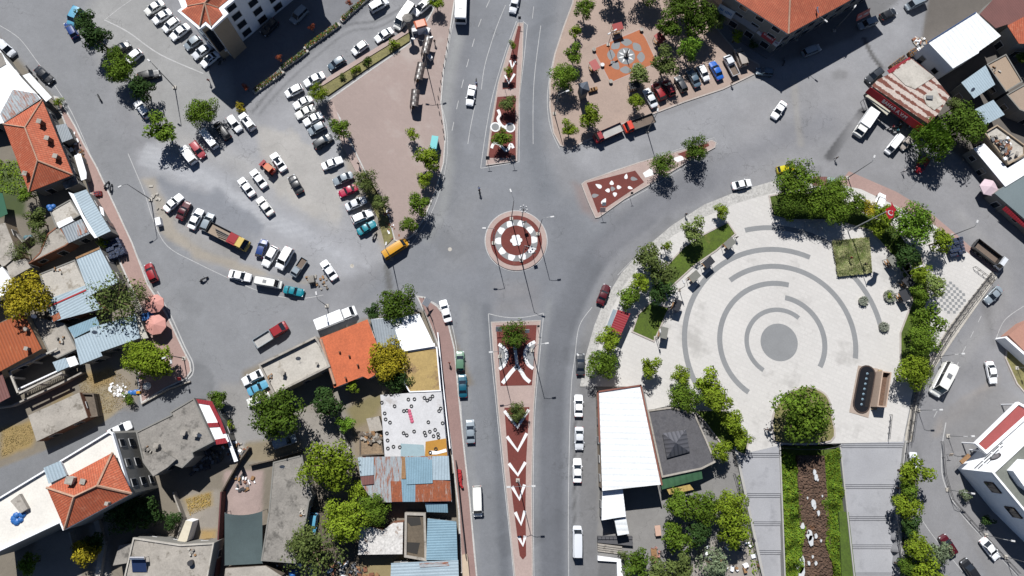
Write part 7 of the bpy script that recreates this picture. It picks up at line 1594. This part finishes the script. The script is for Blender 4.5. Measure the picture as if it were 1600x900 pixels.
mb = MB(); mb.box((q.x, q.y, 1.3), (2.6, 1.2, 2.3), h_); mb.build('cabin', PM['cyan'], t); mb = MB(); mb.box((q.x, q.y, 2.5), (2.8, 1.4, .14), h_); mb.build('roof', PM['cyan'], t)
# ------------------------------------------------------------------ shelters and tables
def picnic(x, y, ang, mat, label, s=1.0, z=.14, group='roofed picnic tables'):
    q = P(x, y, 2.1); t = thing('picnic_table', label, 'picnic table', (q.x, q.y, z), hdg(x, y, ang), group); t.scale = (s, s, 1)
    mb = MB(); mb.plate([(-1.15, -.8, 2.05), (1.15, -.8, 2.05), (1.15, .8, 2.25), (-1.15, .8, 2.25)], .08); put('roof', mb.mesh('table_roof', mat), t)
    for sx in (-1, 1):
        for sy in (-1, 1): mb = MB(); mb.tube([(sx*1.0, sy*.65, 0), (sx*1.0, sy*.65, 2.05)], .05, 5); put('post', mb.mesh('post', DARK), t)
    mb = MB(); mb.box((0, 0, .75), (1.6, .6, .06)); mb.box((0, 0, .37), (.2, .3, .7)); put('table_top', mb.mesh('table_top', WOOD), t)
    for sy in (-1, 1): mb = MB(); mb.box((0, sy*.6, .45), (1.6, .28, .06)); mb.box((0, sy*.6, .22), (.15, .2, .4)); put('bench', mb.mesh('bench', WOOD), t)
GRR = plain('grey table roof', A(142, 142, 134), .7); RDR = plain('red table roof', A(180, 62, 58), .6); BKR = plain('black table roof', A(48, 50, 58), .6)
picnic(1140, 380, 42, GRR, 'grey roofed picnic table at the upper end of the curved lawn'); picnic(1107, 410, 40, BKR, 'dark roofed picnic table midway along the curved lawn'); picnic(1085, 432, 42, GRR, 'grey roofed picnic table at the lower end of the curved lawn'); picnic(1058, 477, 70, BKR, 'dark roofed picnic table beside the small lawn'); picnic(1037, 520, 80, GRR, 'grey roofed picnic table at the lower corner of the small lawn')
picnic(1395, 408, -55, GRR, 'grey roofed picnic table near the square sage hedge'); picnic(1419, 441, -45, BKR, 'dark roofed picnic table above the largest planter'); picnic(1413, 462, -60, BKR, 'dark roofed picnic table right of the largest planter')
picnic(965, 42, 15, RDR, 'red roofed table above the flower paving', z=.12); picnic(929, 102, -60, RDR, 'red roofed table left of the flower paving', z=.12); picnic(1031, 59, -50, RDR, 'red roofed table in the tree shade right of the flower paving', z=.12); picnic(991, 133, 10, BKR, 'dark table below the flower paving', z=.12)
t = thing('slate_hut', 'small hut with pointed dark slate roof in the park', 'hut', P(911, 138, 3.5).xy.to_3d()); q = PP([(903, 131), (918, 127), (922, 142), (908, 150)], 3.4)
SLT = grit('slate roof', A(92, 102, 116), .1, .1, .5, 4); mb = MB(); mb.slab(inset(q, .3), 0, 3.35); mb.build('wall', PLASTER_G, t); mb = MB(); ap = P(910, 138, 5.2); q = [Vector((p.x, p.y, 3.4)) for p in q]; [mb.face([q[i], q[(i+1) % 4], ap]) for i in range(4)]; mb.face(list(reversed(q))); mb.build('roof', SLT, t)
mb = MB(); q = P(926, 141, .5)
for k in range(3): mb.box((q.x+.5*k-.5, q.y+.3*k-.2, .5), (.9, .7, .7), .5); 
o = mb.build('wooden_bench', WOOD); tag(o, 'wooden bench set beside the slate hut', 'bench')
# round posts at the flower paving corners
for i, (x, y, lb) in enumerate(((928, 78, 'planter pot at the left corner of the flower paving'), (1002, 47, 'planter pot at the top corner of the flower paving'), (954, 128, 'planter pot at the bottom corner of the flower paving'), (941, 102, 'white pot on the left side of the flower paving'))):
    q = P(x, y, .3); mb = MB(); mb.disc((q.x, q.y), .35, .1, .65, 10, r1=.45); o = mb.build('planter_pot', CONC if i < 3 else LAMPH); tag(o, lb, 'pot', 'pots round the flower paving')
mb = MB(); mb.tube([FC+Vector((0, 0, .1)), FC+Vector((0, 0, 3.2))], [.25, .05], 6); mb.box((FC.x, FC.y, .4), (.9, .9, .5)); o = mb.build('centre_monument', DARK); tag(o, 'slim dark monument in the middle of the flower paving', 'monument')
# ------------------------------------------------------------------ umbrellas
def umbrella(x, y, r_, mat, label, h=2.7, n_=8, z=.12):
    q = P(x, y, h); t = thing('parasol', label, 'parasol', (q.x, q.y, z), 0, None); mb = MB(); mb.tube([(q.x, q.y, z), (q.x, q.y, h)], .04, 6); mb.build('pole', STEEL, t)
    mb = MB(); ap = Vector((q.x, q.y, h+.25)); ring = [Vector((q.x+r_*math.cos(2*PI*i/n_), q.y+r_*math.sin(2*PI*i/n_), h-.35)) for i in range(n_)]
    for i in range(n_): mb.face([ap, ring[i], ring[(i+1) % n_]]); mb.face([ring[i], ring[i]-Vector((0, 0, .18)), ring[(i+1) % n_]-Vector((0, 0, .18)), ring[(i+1) % n_]])
    mb.build('canopy', mat, t)
PKC = plain('pink parasol cloth', A(232, 166, 154), .8); umbrella(240, 474, 1.9, PKC, 'upper large pink parasol on the left pavement'); umbrella(242, 507, 2.05, PKC, 'lower large pink parasol on the left pavement'); umbrella(228, 603, .75, LAMPH, 'small round white parasol at the pavement tip', 2.2, 12); umbrella(1547, 292, 2.0, plain('pale pink parasol cloth', A(238, 214, 224), .8), 'pale pink parasol beside the long white roof, right edge', 2.8, 6, 0)
q = P(229, 494, 1); mb = MB(); mb.box((q.x, q.y, .9), (1.8, 1.4, .25), .5); mb.box((q.x+.3, q.y+.2, .45), (1.2, 1.0, .8), .2); o = mb.build('covered_table', BLUEP); tag(o, 'blue covered table between the two pink parasols', 'table')
q = P(262, 579, .6); mb = MB(); mb.disc((q.x, q.y), .8, .12, .9, 8, r1=.6); o = mb.build('grey_bin', plain('grey plastic', A(140, 146, 158), .5)); tag(o, 'grey round tub in the shade of the bright tree at the pavement tip', 'tub')
q = P(207, 615, .2); mb = MB(); [mb.dome((q.x+dx, q.y+dy, .02), .6, .3, 7, 3) for dx, dy in ((-.5, 0), (.3, .3), (.9, .5))]; o = mb.build('blue_tarpaulin', BLUEP); tag(o, 'small blue tarpaulin lying on the dry ground', 'tarpaulin')
q = P(217, 613, .2); mb = MB(); mb.box((q.x, q.y, .25), (.8, .5, .4), .3); o = mb.build('yellow_box', PM['yellow']); tag(o, 'little yellow box beside the small blue tarpaulin', 'box')
for x, y, lb in ((80, 324, 'blue barrel cover on the pale terrace roof'), (582, 773, 'light blue plastic heap at the patchwork roof corner'), (458, 895, 'blue plastic sheet at the bottom edge below the olive tree'), (44, 372, 'small blue cover under the sparse olive shrub')):
    q = P(x, y, 3.4 if y < 500 and x > 60 else .3); mb = MB(); [mb.dome((q.x+dx, q.y+dy, q.z), .55, .4, 7, 3) for dx, dy in ((-.4, 0), (.35, .25), (0, -.4))]; o = mb.build('blue_cover', BLUEP if y > 500 or x > 60 else plain('teal cover', A(90, 130, 140), .7)); tag(o, lb, 'cover')
t_ = MB(); t_.plate([P(-10, 300, 3), P(4, 302, 3), P(12, 334, 2.4), P(-10, 345, 2.4)], .06); o = t_.build('tarpaulin_roof', plain('green tarpaulin', A(40, 110, 80), .6)); tag(o, 'green tarpaulin roof at the left edge below the garden', 'tarpaulin')
# crate stacks
def crates(px, z1, mat, label, rows=5, cols=6, seed=2):
    a, b_, c_, d = PP(px, 1.0); rs = random.Random(seed); t = thing('crate_stack', label, 'crates', ((a+c_)/2).xy.to_3d()); k = 0
    for i in range(rows):
        for j in range(cols):
            u, v_ = (i+.5)/rows, (j+.5)/cols; p_ = a.lerp(b_, u).lerp(d.lerp(c_, u), v_); rz = math.atan2((b_-a).y, (b_-a).x)+rs.uniform(-.2, .2); zt = z1*rs.uniform(.75, 1.1)
            sx = (b_-a).length/rows*.9; sy = (d-a).length/cols*.85; mb = MB()
            mb.box((p_.x, p_.y, zt/2), (sx, sy, zt), rz); mb.box((p_.x, p_.y, zt+.03), (sx*.75, sy*.6, .07), rz, 1); mb.build('crate', [mat, CRATE_SHADE], t)
CRATE_SHADE = plain('dark crate shade', (.015, .02, .035), .8); BLUE_C = plain('dark blue crates', A(66, 84, 122), .6)  # near-black block on top of each solid crate paints a shaded hollow
crates([(163, 379), (187, 373), (198, 396), (174, 406)], 1.6, BLUE_C, 'stack of dark blue crates on the left pavement', 6, 5); crates([(1478, 375), (1502, 370), (1508, 396), (1484, 402)], 1.6, BLUE_C, 'stack of dark blue crates at the pavement above the dump truck', 6, 5, 4)
crates([(1391, 101), (1414, 84), (1419, 91), (1396, 108)], 1.0, WOOD, 'wooden produce crates beside the red side awning', 6, 2, 5); crates([(1420, 80), (1432, 72), (1437, 80), (1425, 88)], .8, WOOD, 'wooden crates between the shop and the white warehouse', 3, 2, 6); crates([(144, 298), (156, 297), (157, 304), (145, 306)], .8, REDP, 'red crates on the left pavement beside the pale blue roof house', 3, 2, 7)
for pl, lb in (([(119, 232), (124, 230), (134, 255), (128, 257)], 'goods display beside the white tarpaulin shed'),): crates(pl, .7, WOOD, lb, 2, 4, 9)
# clutter on yards, small boxes
rs = random.Random(5)
CL = [CONC, WOOD, STEEL, DARK, PLASTER_W, BRICKW]
def rubble(px, n_, label, s=.5, mats=CL, seed=1, h=.4, z=0):
    pts = PP(px, z); r_ = random.Random(seed); mb = MB(); c_ = cen(pts)
    for k in range(n_):
        i = r_.randrange(len(pts)); a, b_ = pts[i], pts[(i+1) % len(pts)]; u, v_ = r_.random(), math.sqrt(r_.random()); p_ = c_.lerp(a.lerp(b_, u), v_)
        mb.box((p_.x, p_.y, z+h*.3), (s*r_.uniform(.3, 1.5), s*r_.uniform(.3, 1), h*r_.uniform(.3, 1.4)), r_.uniform(0, 3), r_.randrange(len(mats)))
    o = mb.build('rubble', mats); tag(o, label, 'rubble', kind='stuff')
rubble([(88, 210), (120, 210), (134, 240), (112, 245), (96, 224)], 60, 'clutter of goods between the sheds and the left pavement', .7, seed=1); rubble([(170, 600), (200, 598), (205, 618), (175, 622)], 40, 'white rubble stones on the dry plot', .5, [CONC_L, PLASTER_W], 2, .2); rubble([(1405, 180), (1440, 190), (1430, 205), (1405, 200)], 20, 'goods in front of the red sign shop', .6, seed=3)
rubble([(560, 676), (596, 676), (598, 690), (565, 692)], 40, 'broken slabs on the rubble hut', .7, [CONC, STONE, WOOD], 4, .5, 2.4); rubble([(430, 880), (480, 878), (560, 880), (600, 900), (430, 905)], 90, 'junk and boards in the yard at the bottom below the olive tree', .8, seed=5); rubble([(1545, 210), (1575, 215), (1590, 240), (1570, 250)], 45, 'junk on the cluttered roof terrace at the right edge', .7, seed=6, z=4.5)
rubble([(360, 745), (400, 740), (405, 760), (362, 770)], 25, 'garden furniture pieces on the pink paved yard', .6, seed=7); rubble([(228, 288), (240, 285), (262, 330), (250, 335)], 14, 'broken kerb stones at the rubble corner of the car park', .6, [CONC_L, CONC], 8, .25); rubble([(1425, 60), (1445, 60), (1460, 90), (1440, 100)], 50, 'goods piled between shop and white warehouse', .8, seed=9); rubble([(345, 690), (390, 690), (388, 715), (360, 722)], 40, 'scrap along the wall below the cafe', .7, seed=10)
rubble([(478, 430), (520, 435), (510, 455), (480, 448)], 25, 'stones and poles at the car park corner', .5, [CONC, STONE, WOOD], 11, .3); rubble([(595, 330), (605, 330), (625, 370), (612, 375)], 20, 'orange and white scraps at the garden tip', .5, [PLASTER_W, BRICKW], 12, .3); rubble([(1100, 850), (1180, 840), (1190, 890), (1100, 895)], 25, 'tables and chairs under the stair cluster trees', .7, [WOOD, DARK, PLASTER_W], 13, .8)
rubble([(300, 705), (345, 700), (350, 725), (300, 740)], 60, 'scrap heap in the shade behind the concrete roof', .8, [DARK, STEEL, STONE], 14, .6); rubble([(180, 480+20), (200, 510), (196, 528), (180, 524)], 0, 'x') if False else None
# white block, rocks
q = P(249, 347, .5); mb = MB(); mb.box((q.x, q.y, .6), (1.0, 1.6, 1.2), .5); o = mb.build('cabinet', PLASTER_W); tag(o, 'white utility cabinet at the rubble corner of the car park', 'cabinet')
q = P(487, 437, .5); mb = MB(); mb.box((q.x, q.y, .6), (1.2, 1.4, 1.2), .4); o = mb.build('cabinet', CONC_D); tag(o, 'grey utility cabinet at the car park corner', 'cabinet')
for x, y, lb, m_ in ((1028, 829, 'pink topped table on the grey pavers below the market hall', plain('pink table', A(228, 190, 170), .6)), (1022, 865, 'dark garden table beside the olive trees at the bottom', WOOD)):
    q = P(x, y, .7); t = thing('table', lb, 'table', (q.x, q.y, 0)); mb = MB(); mb.box((q.x, q.y, .75), (1.1, 1.9, .08), .3); mb.build('table_top', m_, t)
    for sx in (-.4, .4):
        for sy in (-.75, .75): mb = MB(); mb.tube([(q.x+sx, q.y+sy, 0), (q.x+sx, q.y+sy, .72)], .04, 4); mb.build('leg', DARK, t)
chm = MB(); chm.box((0, 0, .45), (.45, .45, .05)); chm.box((0, .21, .7), (.45, .04, .5)); [chm.tube([(a, b_, 0), (a, b_, .45)], .02, 4) for a in (-.2, .2) for b_ in (-.2, .2)]; chme = chm.mesh('chair', [plain('pink chair', A(206, 150, 140), .6)])
for i, (x, y) in enumerate(((1019, 858), (1025, 856), (1018, 870), (1029, 868), (1022, 876), (1030, 862))): q = P(x, y, .4); o = put('chair', chme, None, (q.x, q.y, 0), i*1.1); tag(o, ['chair nearest the pale pavers in the bottom seating group', 'chair topmost in the bottom seating group', 'chair left of the dark garden table', 'chair right of the dark garden table', 'lowest chair of the bottom seating group', 'chair between dark garden table and green tree'][i], 'chair', 'chairs of the bottom seating group')
# ------------------------------------------------------------------ fountain and relief wall
t = thing('fountain', 'oval fountain basin of dark water with seven jets', 'fountain', P(1353, 608, .14))
FR = hdg(1353, 608, 0)
mb = MB(); q = PP([(1341, 571), (1372, 576), (1357, 653), (1327, 644)], .2); mb.slab(q, .1, .2); mb.build('surround', grit('fountain surround', A(196, 178, 164), .06, .08), t)
c0, c1 = P(1355, 584, .3), P(1346, 632, .3); d = (c1-c0).normalized(); nn = Vector((-d.y, d.x, 0))
def stadium(r_, ex=0):
    pts = []
    for k in range(9): a_ = -PI/2+PI*k/8; pts.append(c1+d*(r_*math.cos(a_)+ex)+nn*r_*math.sin(a_))
    for k in range(9): a_ = PI/2+PI*k/8; pts.append(c0+d*(r_*math.cos(a_)-ex)+nn*r_*math.sin(a_))
    return pts
mb = MB(); mb.slab(stadium(1.75), .1, .35); mb.build('rim', grit('wet basin rim', A(78, 62, 56), .15, .15), t); mb = MB(); mb.slab(stadium(1.5), .1, .37); mb.build('water', plain('dark water', (.012, .012, .014), .08), t)
for k in range(7): q = c0.lerp(c1, k/6); mb = MB(); mb.tube([(q.x, q.y, .3), (q.x, q.y, .9)], [.1, .03], 6); mb.dome((q.x, q.y, .37), .28, .12, 8, 2); mb.build('jet', plain('water jet', A(150, 175, 190), .1), t)
t = thing('relief_wall', 'stone box with carved brown relief beside the oval fountain', 'monument', P(1382, 615, .14)); q = PP([(1374, 577), (1392, 582), (1385, 637), (1366, 640)], 2.2)
mb = MB(); mb.slab(PP([(1373, 577), (1379, 578), (1370, 641), (1362, 640)], .5), .1, .5); mb.build('step', grit('beige step', A(196, 172, 140), .06, .08), t)
q = PP([(1379, 580), (1393, 582), (1385, 636), (1371, 635)], 2.6); mb = MB(); mb.slab(q, .1, 1.6); mb.build('base', grit('relief stone', A(120, 92, 74), .3, .35, 1.2, 3), t)
mb = MB(); a = inset(q, -.05); b2 = inset(q, .18)
for i in range(4): j = (i+1) % 4; mb.slab([a[i], a[j], b2[j], b2[i]], .1, 2.6)
mb.build('frame_wall', grit('pink stone', A(216, 190, 170), .05, .08), t)
# ------------------------------------------------------------------ flag and pole
q = P(1325, 361, .2); t = thing('flagpole', 'tall white flagpole leaning view beside the golden tree', 'flagpole', (q.x, q.y, .2)); t['label'] = 'tall white flagpole standing in the upper plaza lawn'
mb = MB(); mb.tube([(q.x, q.y, .2), (q.x, q.y, 14.0)], [.12, .07], 8); mb.build('pole', LAMPH, t); mb = MB(); mb.dome((q.x, q.y, 14.0), .14, .16, 8, 3); mb.build('finial', CHROME, t)
fl = MB(); V = []; F = []; d0 = P(1380, 312, 13).xy-Vector((q.x, q.y)); d0 = Vector((d0.x, d0.y, 0)).normalized()
d0 = (Vector((math.cos(hdg(1378, 320, 50)), math.sin(hdg(1378, 320, 50)), 0))); side = Vector((-d0.y, d0.x, 0))
for j in range(7):
    for i in range(13):
        u, v_ = i/12*3.0, j/6*2.0; V.append(Vector((q.x, q.y, 13.8))+d0*(u*1.0)+side*(.22*math.sin(u*2.4+v_)-v_*.95)+Vector((0, 0, -v_*.5-u*.25)))
for j in range(6):
    for i in range(12): a = j*13+i; F.append((a, a+1, a+14, a+13))
fl.add(V, F); o = fl.build('flag', plain('red flag cloth', A(214, 16, 34), .7), smooth=True); tag(o, 'red flag with white crescent and star on the tall flagpole', 'flag')
# crescent and star on both faces of the cloth
def fpt(u, v_): return Vector((q.x, q.y, 13.8))+d0*(u*1.0)+side*(.22*math.sin(u*2.4+v_)-v_*.95)+Vector((0, 0, -v_*.5-u*.25))
nf = d0.cross(side*-.95+Vector((0, 0, -.5))).normalized(); em = MB()
for sg in (-.04, .04):
    for k in range(20):
        a0, a1 = .5+(2*PI-1.0)*k/20, .5+(2*PI-1.0)*(k+1)/20; o_ = lambda a_, r_, cx: fpt(cx+r_*math.cos(a_), 1.0+r_*math.sin(a_))+nf*sg
        w0, w1 = .24*math.sin(PI*k/20)+.02, .24*math.sin(PI*(k+1)/20)+.02
        em.face([o_(a0, .55, 1.05), o_(a1, .55, 1.05), o_(a1, .55-w1, 1.05), o_(a0, .55-w0, 1.05)])
    em.face([fpt(1.68+(.22 if k % 2 == 0 else .09)*math.cos(k*PI/5), 1.0+(.22 if k % 2 == 0 else .09)*math.sin(k*PI/5))+nf*sg for k in range(10)])
em2 = em.build('crescent_and_star', plain('white flag emblem', A(245, 245, 245), .7), o)
# market stall roofs under the taxi trees
b = shed('stall', 'stall with rust red roof half under the plaza trees', [(1271, 276), (1292, 276), (1294, 292), (1270, 290)], 2.6, MET_BR, cat='stall', open_=True); b = shed('stall', 'stall with white framed pale blue roof beside the rust red roof', [(1293, 277), (1305, 278), (1304, 296), (1292, 294)], 2.6, MET_B, cat='stall', open_=True)
# ------------------------------------------------------------------ railings
def railing(pl, label, h=1.0, z=.13, step=2.0, mat=DARK, rails=(1.0, .55), n_=None):
    pts = PP(pl, z); c_ = cen(pts); t = thing('railing', label, 'railing', (c_.x, c_.y, z)); mb = MB()
    for k in rails: mb.tube([(p.x, p.y, z+h*k) for p in pts], .045, 5)
    mb.build('rail', mat, t); L = 0; cnt = 0
    for a, b_ in zip(pts, pts[1:]):
        n = max(1, int((b_-a).length/step))
        for i in range(n):
            p_ = a.lerp(b_, i/n); mb = MB(); mb.box((p_.x, p_.y, z+h/2), (.08, .08, h)); mb.build('post', mat, t); cnt += 1
RL = [(1547, 427), (1513, 470), (1479, 517), (1462, 545), (1448, 572), (1432, 603), (1424, 640), (1417, 688)]
railing(RL, 'long dark railing along the right edge of the plaza', 1.1, .14, 1.6); railing([(x+5, y+3) for x, y in RL], 'outer dark railing beside the side road', 1.1, .13, 1.6)
mb = MB(); mb.wall(PP([(x+2.5, y+1.5) for x, y in RL], .3), .5, 0, .32); o = mb.build('retaining_wall', CONC_D); tag(o, 'low dark wall between the two railings at the right edge of the plaza', 'wall')
railing([(1415, 692), (1409, 740), (1403, 780), (1400, 830), (1406, 870), (1414, 920)], 'dark railing on the right side of the terraces', 1.1, .3, 2.0); railing([(1146, 740), (1163, 800), (1178, 860), (1190, 910)], 'dark railing on the left side of the left stair', 1.1, .3, 2.0)
railing([(1520, 418), (1550, 440)], 'short double railing beside the dump truck', 1.0, .13, 1.0); railing([(1390, 648), (1386, 686)], 'short railing below the relief wall', 1.0, .14, 1.0); railing([(1466, 385), (1492, 402)], 'red railing beside the blue crates', 1.0, .14, 1.0, REDP)
railing([(662, 466), (676, 500), (686, 540), (694, 600)], 'dark railing at the brick pavement corner', 1.1, .12, 1.5); railing([(1470, 690), (1474, 740), (1486, 780), (1530, 830), (1590, 895)], 'thin dark railing along the side road kerb', .9, 0, 2.4)
railing([(1222, 700), (1250, 702), (1285, 702), (1312, 697)], 'dark railing at the head of the cascade', 1.0, .14, 1.2)
# kerb bollards along the plaza road edge
bm_ = MB(); bm_.disc((0, 0), .09, 0, .75, 8); bm_.dome((0, 0, .75), .1, .08, 8, 2); bme = bm_.mesh('bollard', DARK)
pts = smooth_line(PP([(704, 34), (699, 70), (692, 110), (686, 145), (684, 165), (690, 190), (694, 215)]), 6); acc = 0
for a, b_ in zip(pts, pts[1:]):
    acc += (b_-a).length
    if acc > 1.5: acc = 0; o = put('bollard', bme, None, (b_.x, b_.y, .12)); tag(o, 'short dark bollard in the row along the avenue kerb of the shelters plaza', 'bollard', 'bollards along the plaza kerb')
# ------------------------------------------------------------------ people
def make_person():
    """one continuous skinned body in mid-stride; clothing as material zones"""
    J = {'pelvis': (0, 0, .95, .15), 'waist': (0, 0, 1.1, .135), 'chest': (0, 0, 1.34, .17), 'neck': (0, 0, 1.52, .06), 'head': (.02, 0, 1.64, .1), 'crown': (.02, 0, 1.74, .075),
         'lhip': (0, .1, .9, .1), 'lknee': (.16, .1, .5, .065), 'lank': (.12, .1, .08, .045), 'lfoot': (.28, .1, .04, .04), 'rhip': (0, -.1, .9, .1), 'rknee': (-.05, -.1, .5, .065), 'rank': (-.26, -.1, .12, .045), 'rfoot': (-.14, -.1, .05, .04),
         'lsh': (0, .19, 1.42, .065), 'lelb': (-.1, .25, 1.15, .045), 'lhand': (.02, .27, .92, .035), 'rsh': (0, -.19, 1.42, .065), 'relb': (.08, -.25, 1.15, .045), 'rhand': (.24, -.25, .97, .035)}
    E = [('pelvis', 'waist'), ('waist', 'chest'), ('chest', 'neck'), ('neck', 'head'), ('head', 'crown'), ('pelvis', 'lhip'), ('lhip', 'lknee'), ('lknee', 'lank'), ('lank', 'lfoot'), ('pelvis', 'rhip'), ('rhip', 'rknee'), ('rknee', 'rank'), ('rank', 'rfoot'), ('chest', 'lsh'), ('lsh', 'lelb'), ('lelb', 'lhand'), ('chest', 'rsh'), ('rsh', 'relb'), ('relb', 'rhand')]
    ks = list(J); me = bpy.data.meshes.new('person_cage'); me.from_pydata([J[k][:3] for k in ks], [(ks.index(a), ks.index(b_)) for a, b_ in E], []); o = bpy.data.objects.new('person_cage', me); C.objects.link(o)
    o.modifiers.new('s', 'SKIN'); sv_ = me.skin_vertices[0].data
    for i, k in enumerate(ks): sv_[i].radius = (J[k][3],)*2
    sv_[0].use_root = True; su = o.modifiers.new('u', 'SUBSURF'); su.levels = 1; su.render_levels = 1
    dg = bpy.context.evaluated_depsgraph_get(); r_ = bpy.data.meshes.new_from_object(o.evaluated_get(dg)); bpy.data.objects.remove(o)
    return r_
PBODY = make_person(); SKIN = plain('skin', A(200, 150, 120), .6); HAIR = plain('dark hair', (.02, .015, .012), .7)
def dress(me, shirt, pants):
    me = me.copy(); me.materials.clear(); [me.materials.append(m_) for m_ in (plain('trousers', pants, .9), plain('shirt', shirt, .9), SKIN, HAIR)]
    for p_ in me.polygons:
        z = p_.center.z; y = abs(p_.center.y)
        p_.material_index = 3 if z > 1.66 and p_.center.x < .1 or z > 1.74 else 2 if z > 1.5 or (y > .2 and z < 1.2) else 1 if z > .95 else 0
    return me
OUT = {'dark': dress(PBODY, (.02, .022, .03), (.02, .02, .025)), 'blue': dress(PBODY, A(60, 90, 150), (.03, .03, .04)), 'white': dress(PBODY, A(225, 225, 225), (.02, .03, .05)), 'red': dress(PBODY, A(170, 50, 50), (.02, .02, .02))}
def person(x, y, ang, o_, label, z=0):
    q = P(x, y, .9+z); o = put('person', OUT[o_], None, (q.x, q.y, z), hdg(x, y, ang)); tag(o, label, 'person')
person(326, 126, 80, 'red', 'person in red top walking at the shadow edge near the apartment block'); person(1072, 335, 60, 'dark', 'person in dark clothes walking on the road edge above the plaza'); person(1144, 129, 100, 'dark', 'person in dark clothes behind the white pickup'); person(1413, 267, 160, 'white', 'person in white top and dark trousers on the road near the willow'); person(1307, 247, 100, 'dark', 'person in black walking near the dark road strip')
person(702, 567, 80, 'red', 'person in reddish top on the brick pavement beside the green hatchback', .12); person(1197, 671, 90, 'dark', 'left one of two people at the head of the left stair', .14); person(1203, 672, 90, 'dark', 'right one of two people at the head of the left stair', .14); person(679, 65, 90, 'dark', 'person in black beside the top bus shelter', .12); person(1151, 371, 100, 'dark', 'person in dark clothes near the top picnic table', .14); person(560, 256, 80, 'dark', 'person walking on the light path beside the car park', .2); person(1308, 248, 90, 'blue', 'x') if False else None
person(749, 297.6, 100, 'dark', 'motorcycle rider in dark clothes crossing the junction', .25); person(1446, 108+8, 60, 'blue', 'person in blue between the shop and the warehouse'); 
for x, y, o_, lb in ((1330, 403, 'red', 'small brown statue in the middle of the square sage hedge'), (1352, 413, 'dark', 'dark statue at the lower side of the square sage hedge')):
    q = P(x, y, 1.8); o = put('statue', OUT[o_], None, (q.x, q.y, .9), 1.0); tag(o, lb, 'statue')
# pedestals for the two hedge figures are part of the hedge bed
# satellite dishes, water tanks and boards on the low roofs
for x, y, z, lb in ((441, 729, 3.6, 'white satellite dish on the long weathered grey roof'), (53, 492+2, 5.3, 'white satellite dish on the orange metal villa roof'), (311, 680, 5.8, 'white satellite dish on the wide grey roof by the side street'), (148, 519, 4.3, 'white satellite dish on the long pale blue roof'), (1520, 140, 4.8, 'white satellite dish on the pale blue shed roof, right edge'), (466, 560, 4.6, 'white satellite dish on the parapet roof house')):
    c_ = P(x, y, z); t = thing('satellite_dish', lb, 'satellite dish', (c_.x, c_.y, z)); dish(t, x, y, z+.5, .5)
for x, y, z, lb in ((232, 700, 5.6, 'grey slabs stacked on the wide grey roof'), (420, 590, 4.2, 'small blocks on the parapet roof house'), (1555, 110, 4.0, 'pipes and blocks on the first beige roof, right edge'), (470, 800, 3.6, 'small rubble on the long weathered grey roof'), (300, 862, 5.2, 'blocks on the grey roof with the solar heater'), (90, 420, 3.7, 'blocks on the grey terrace with white patches'), (95, 530, 2.9, 'pots on the patio roof beside the villa')):
    rubble([(x-6, y-5), (x+7, y-4), (x+6, y+6), (x-5, y+5)], 7, lb, .45, [CONC_L, CONC_D, WOOD], int(x), .35, z)
for o in list(C.objects):
    if '_loc' in o: del o['_loc']
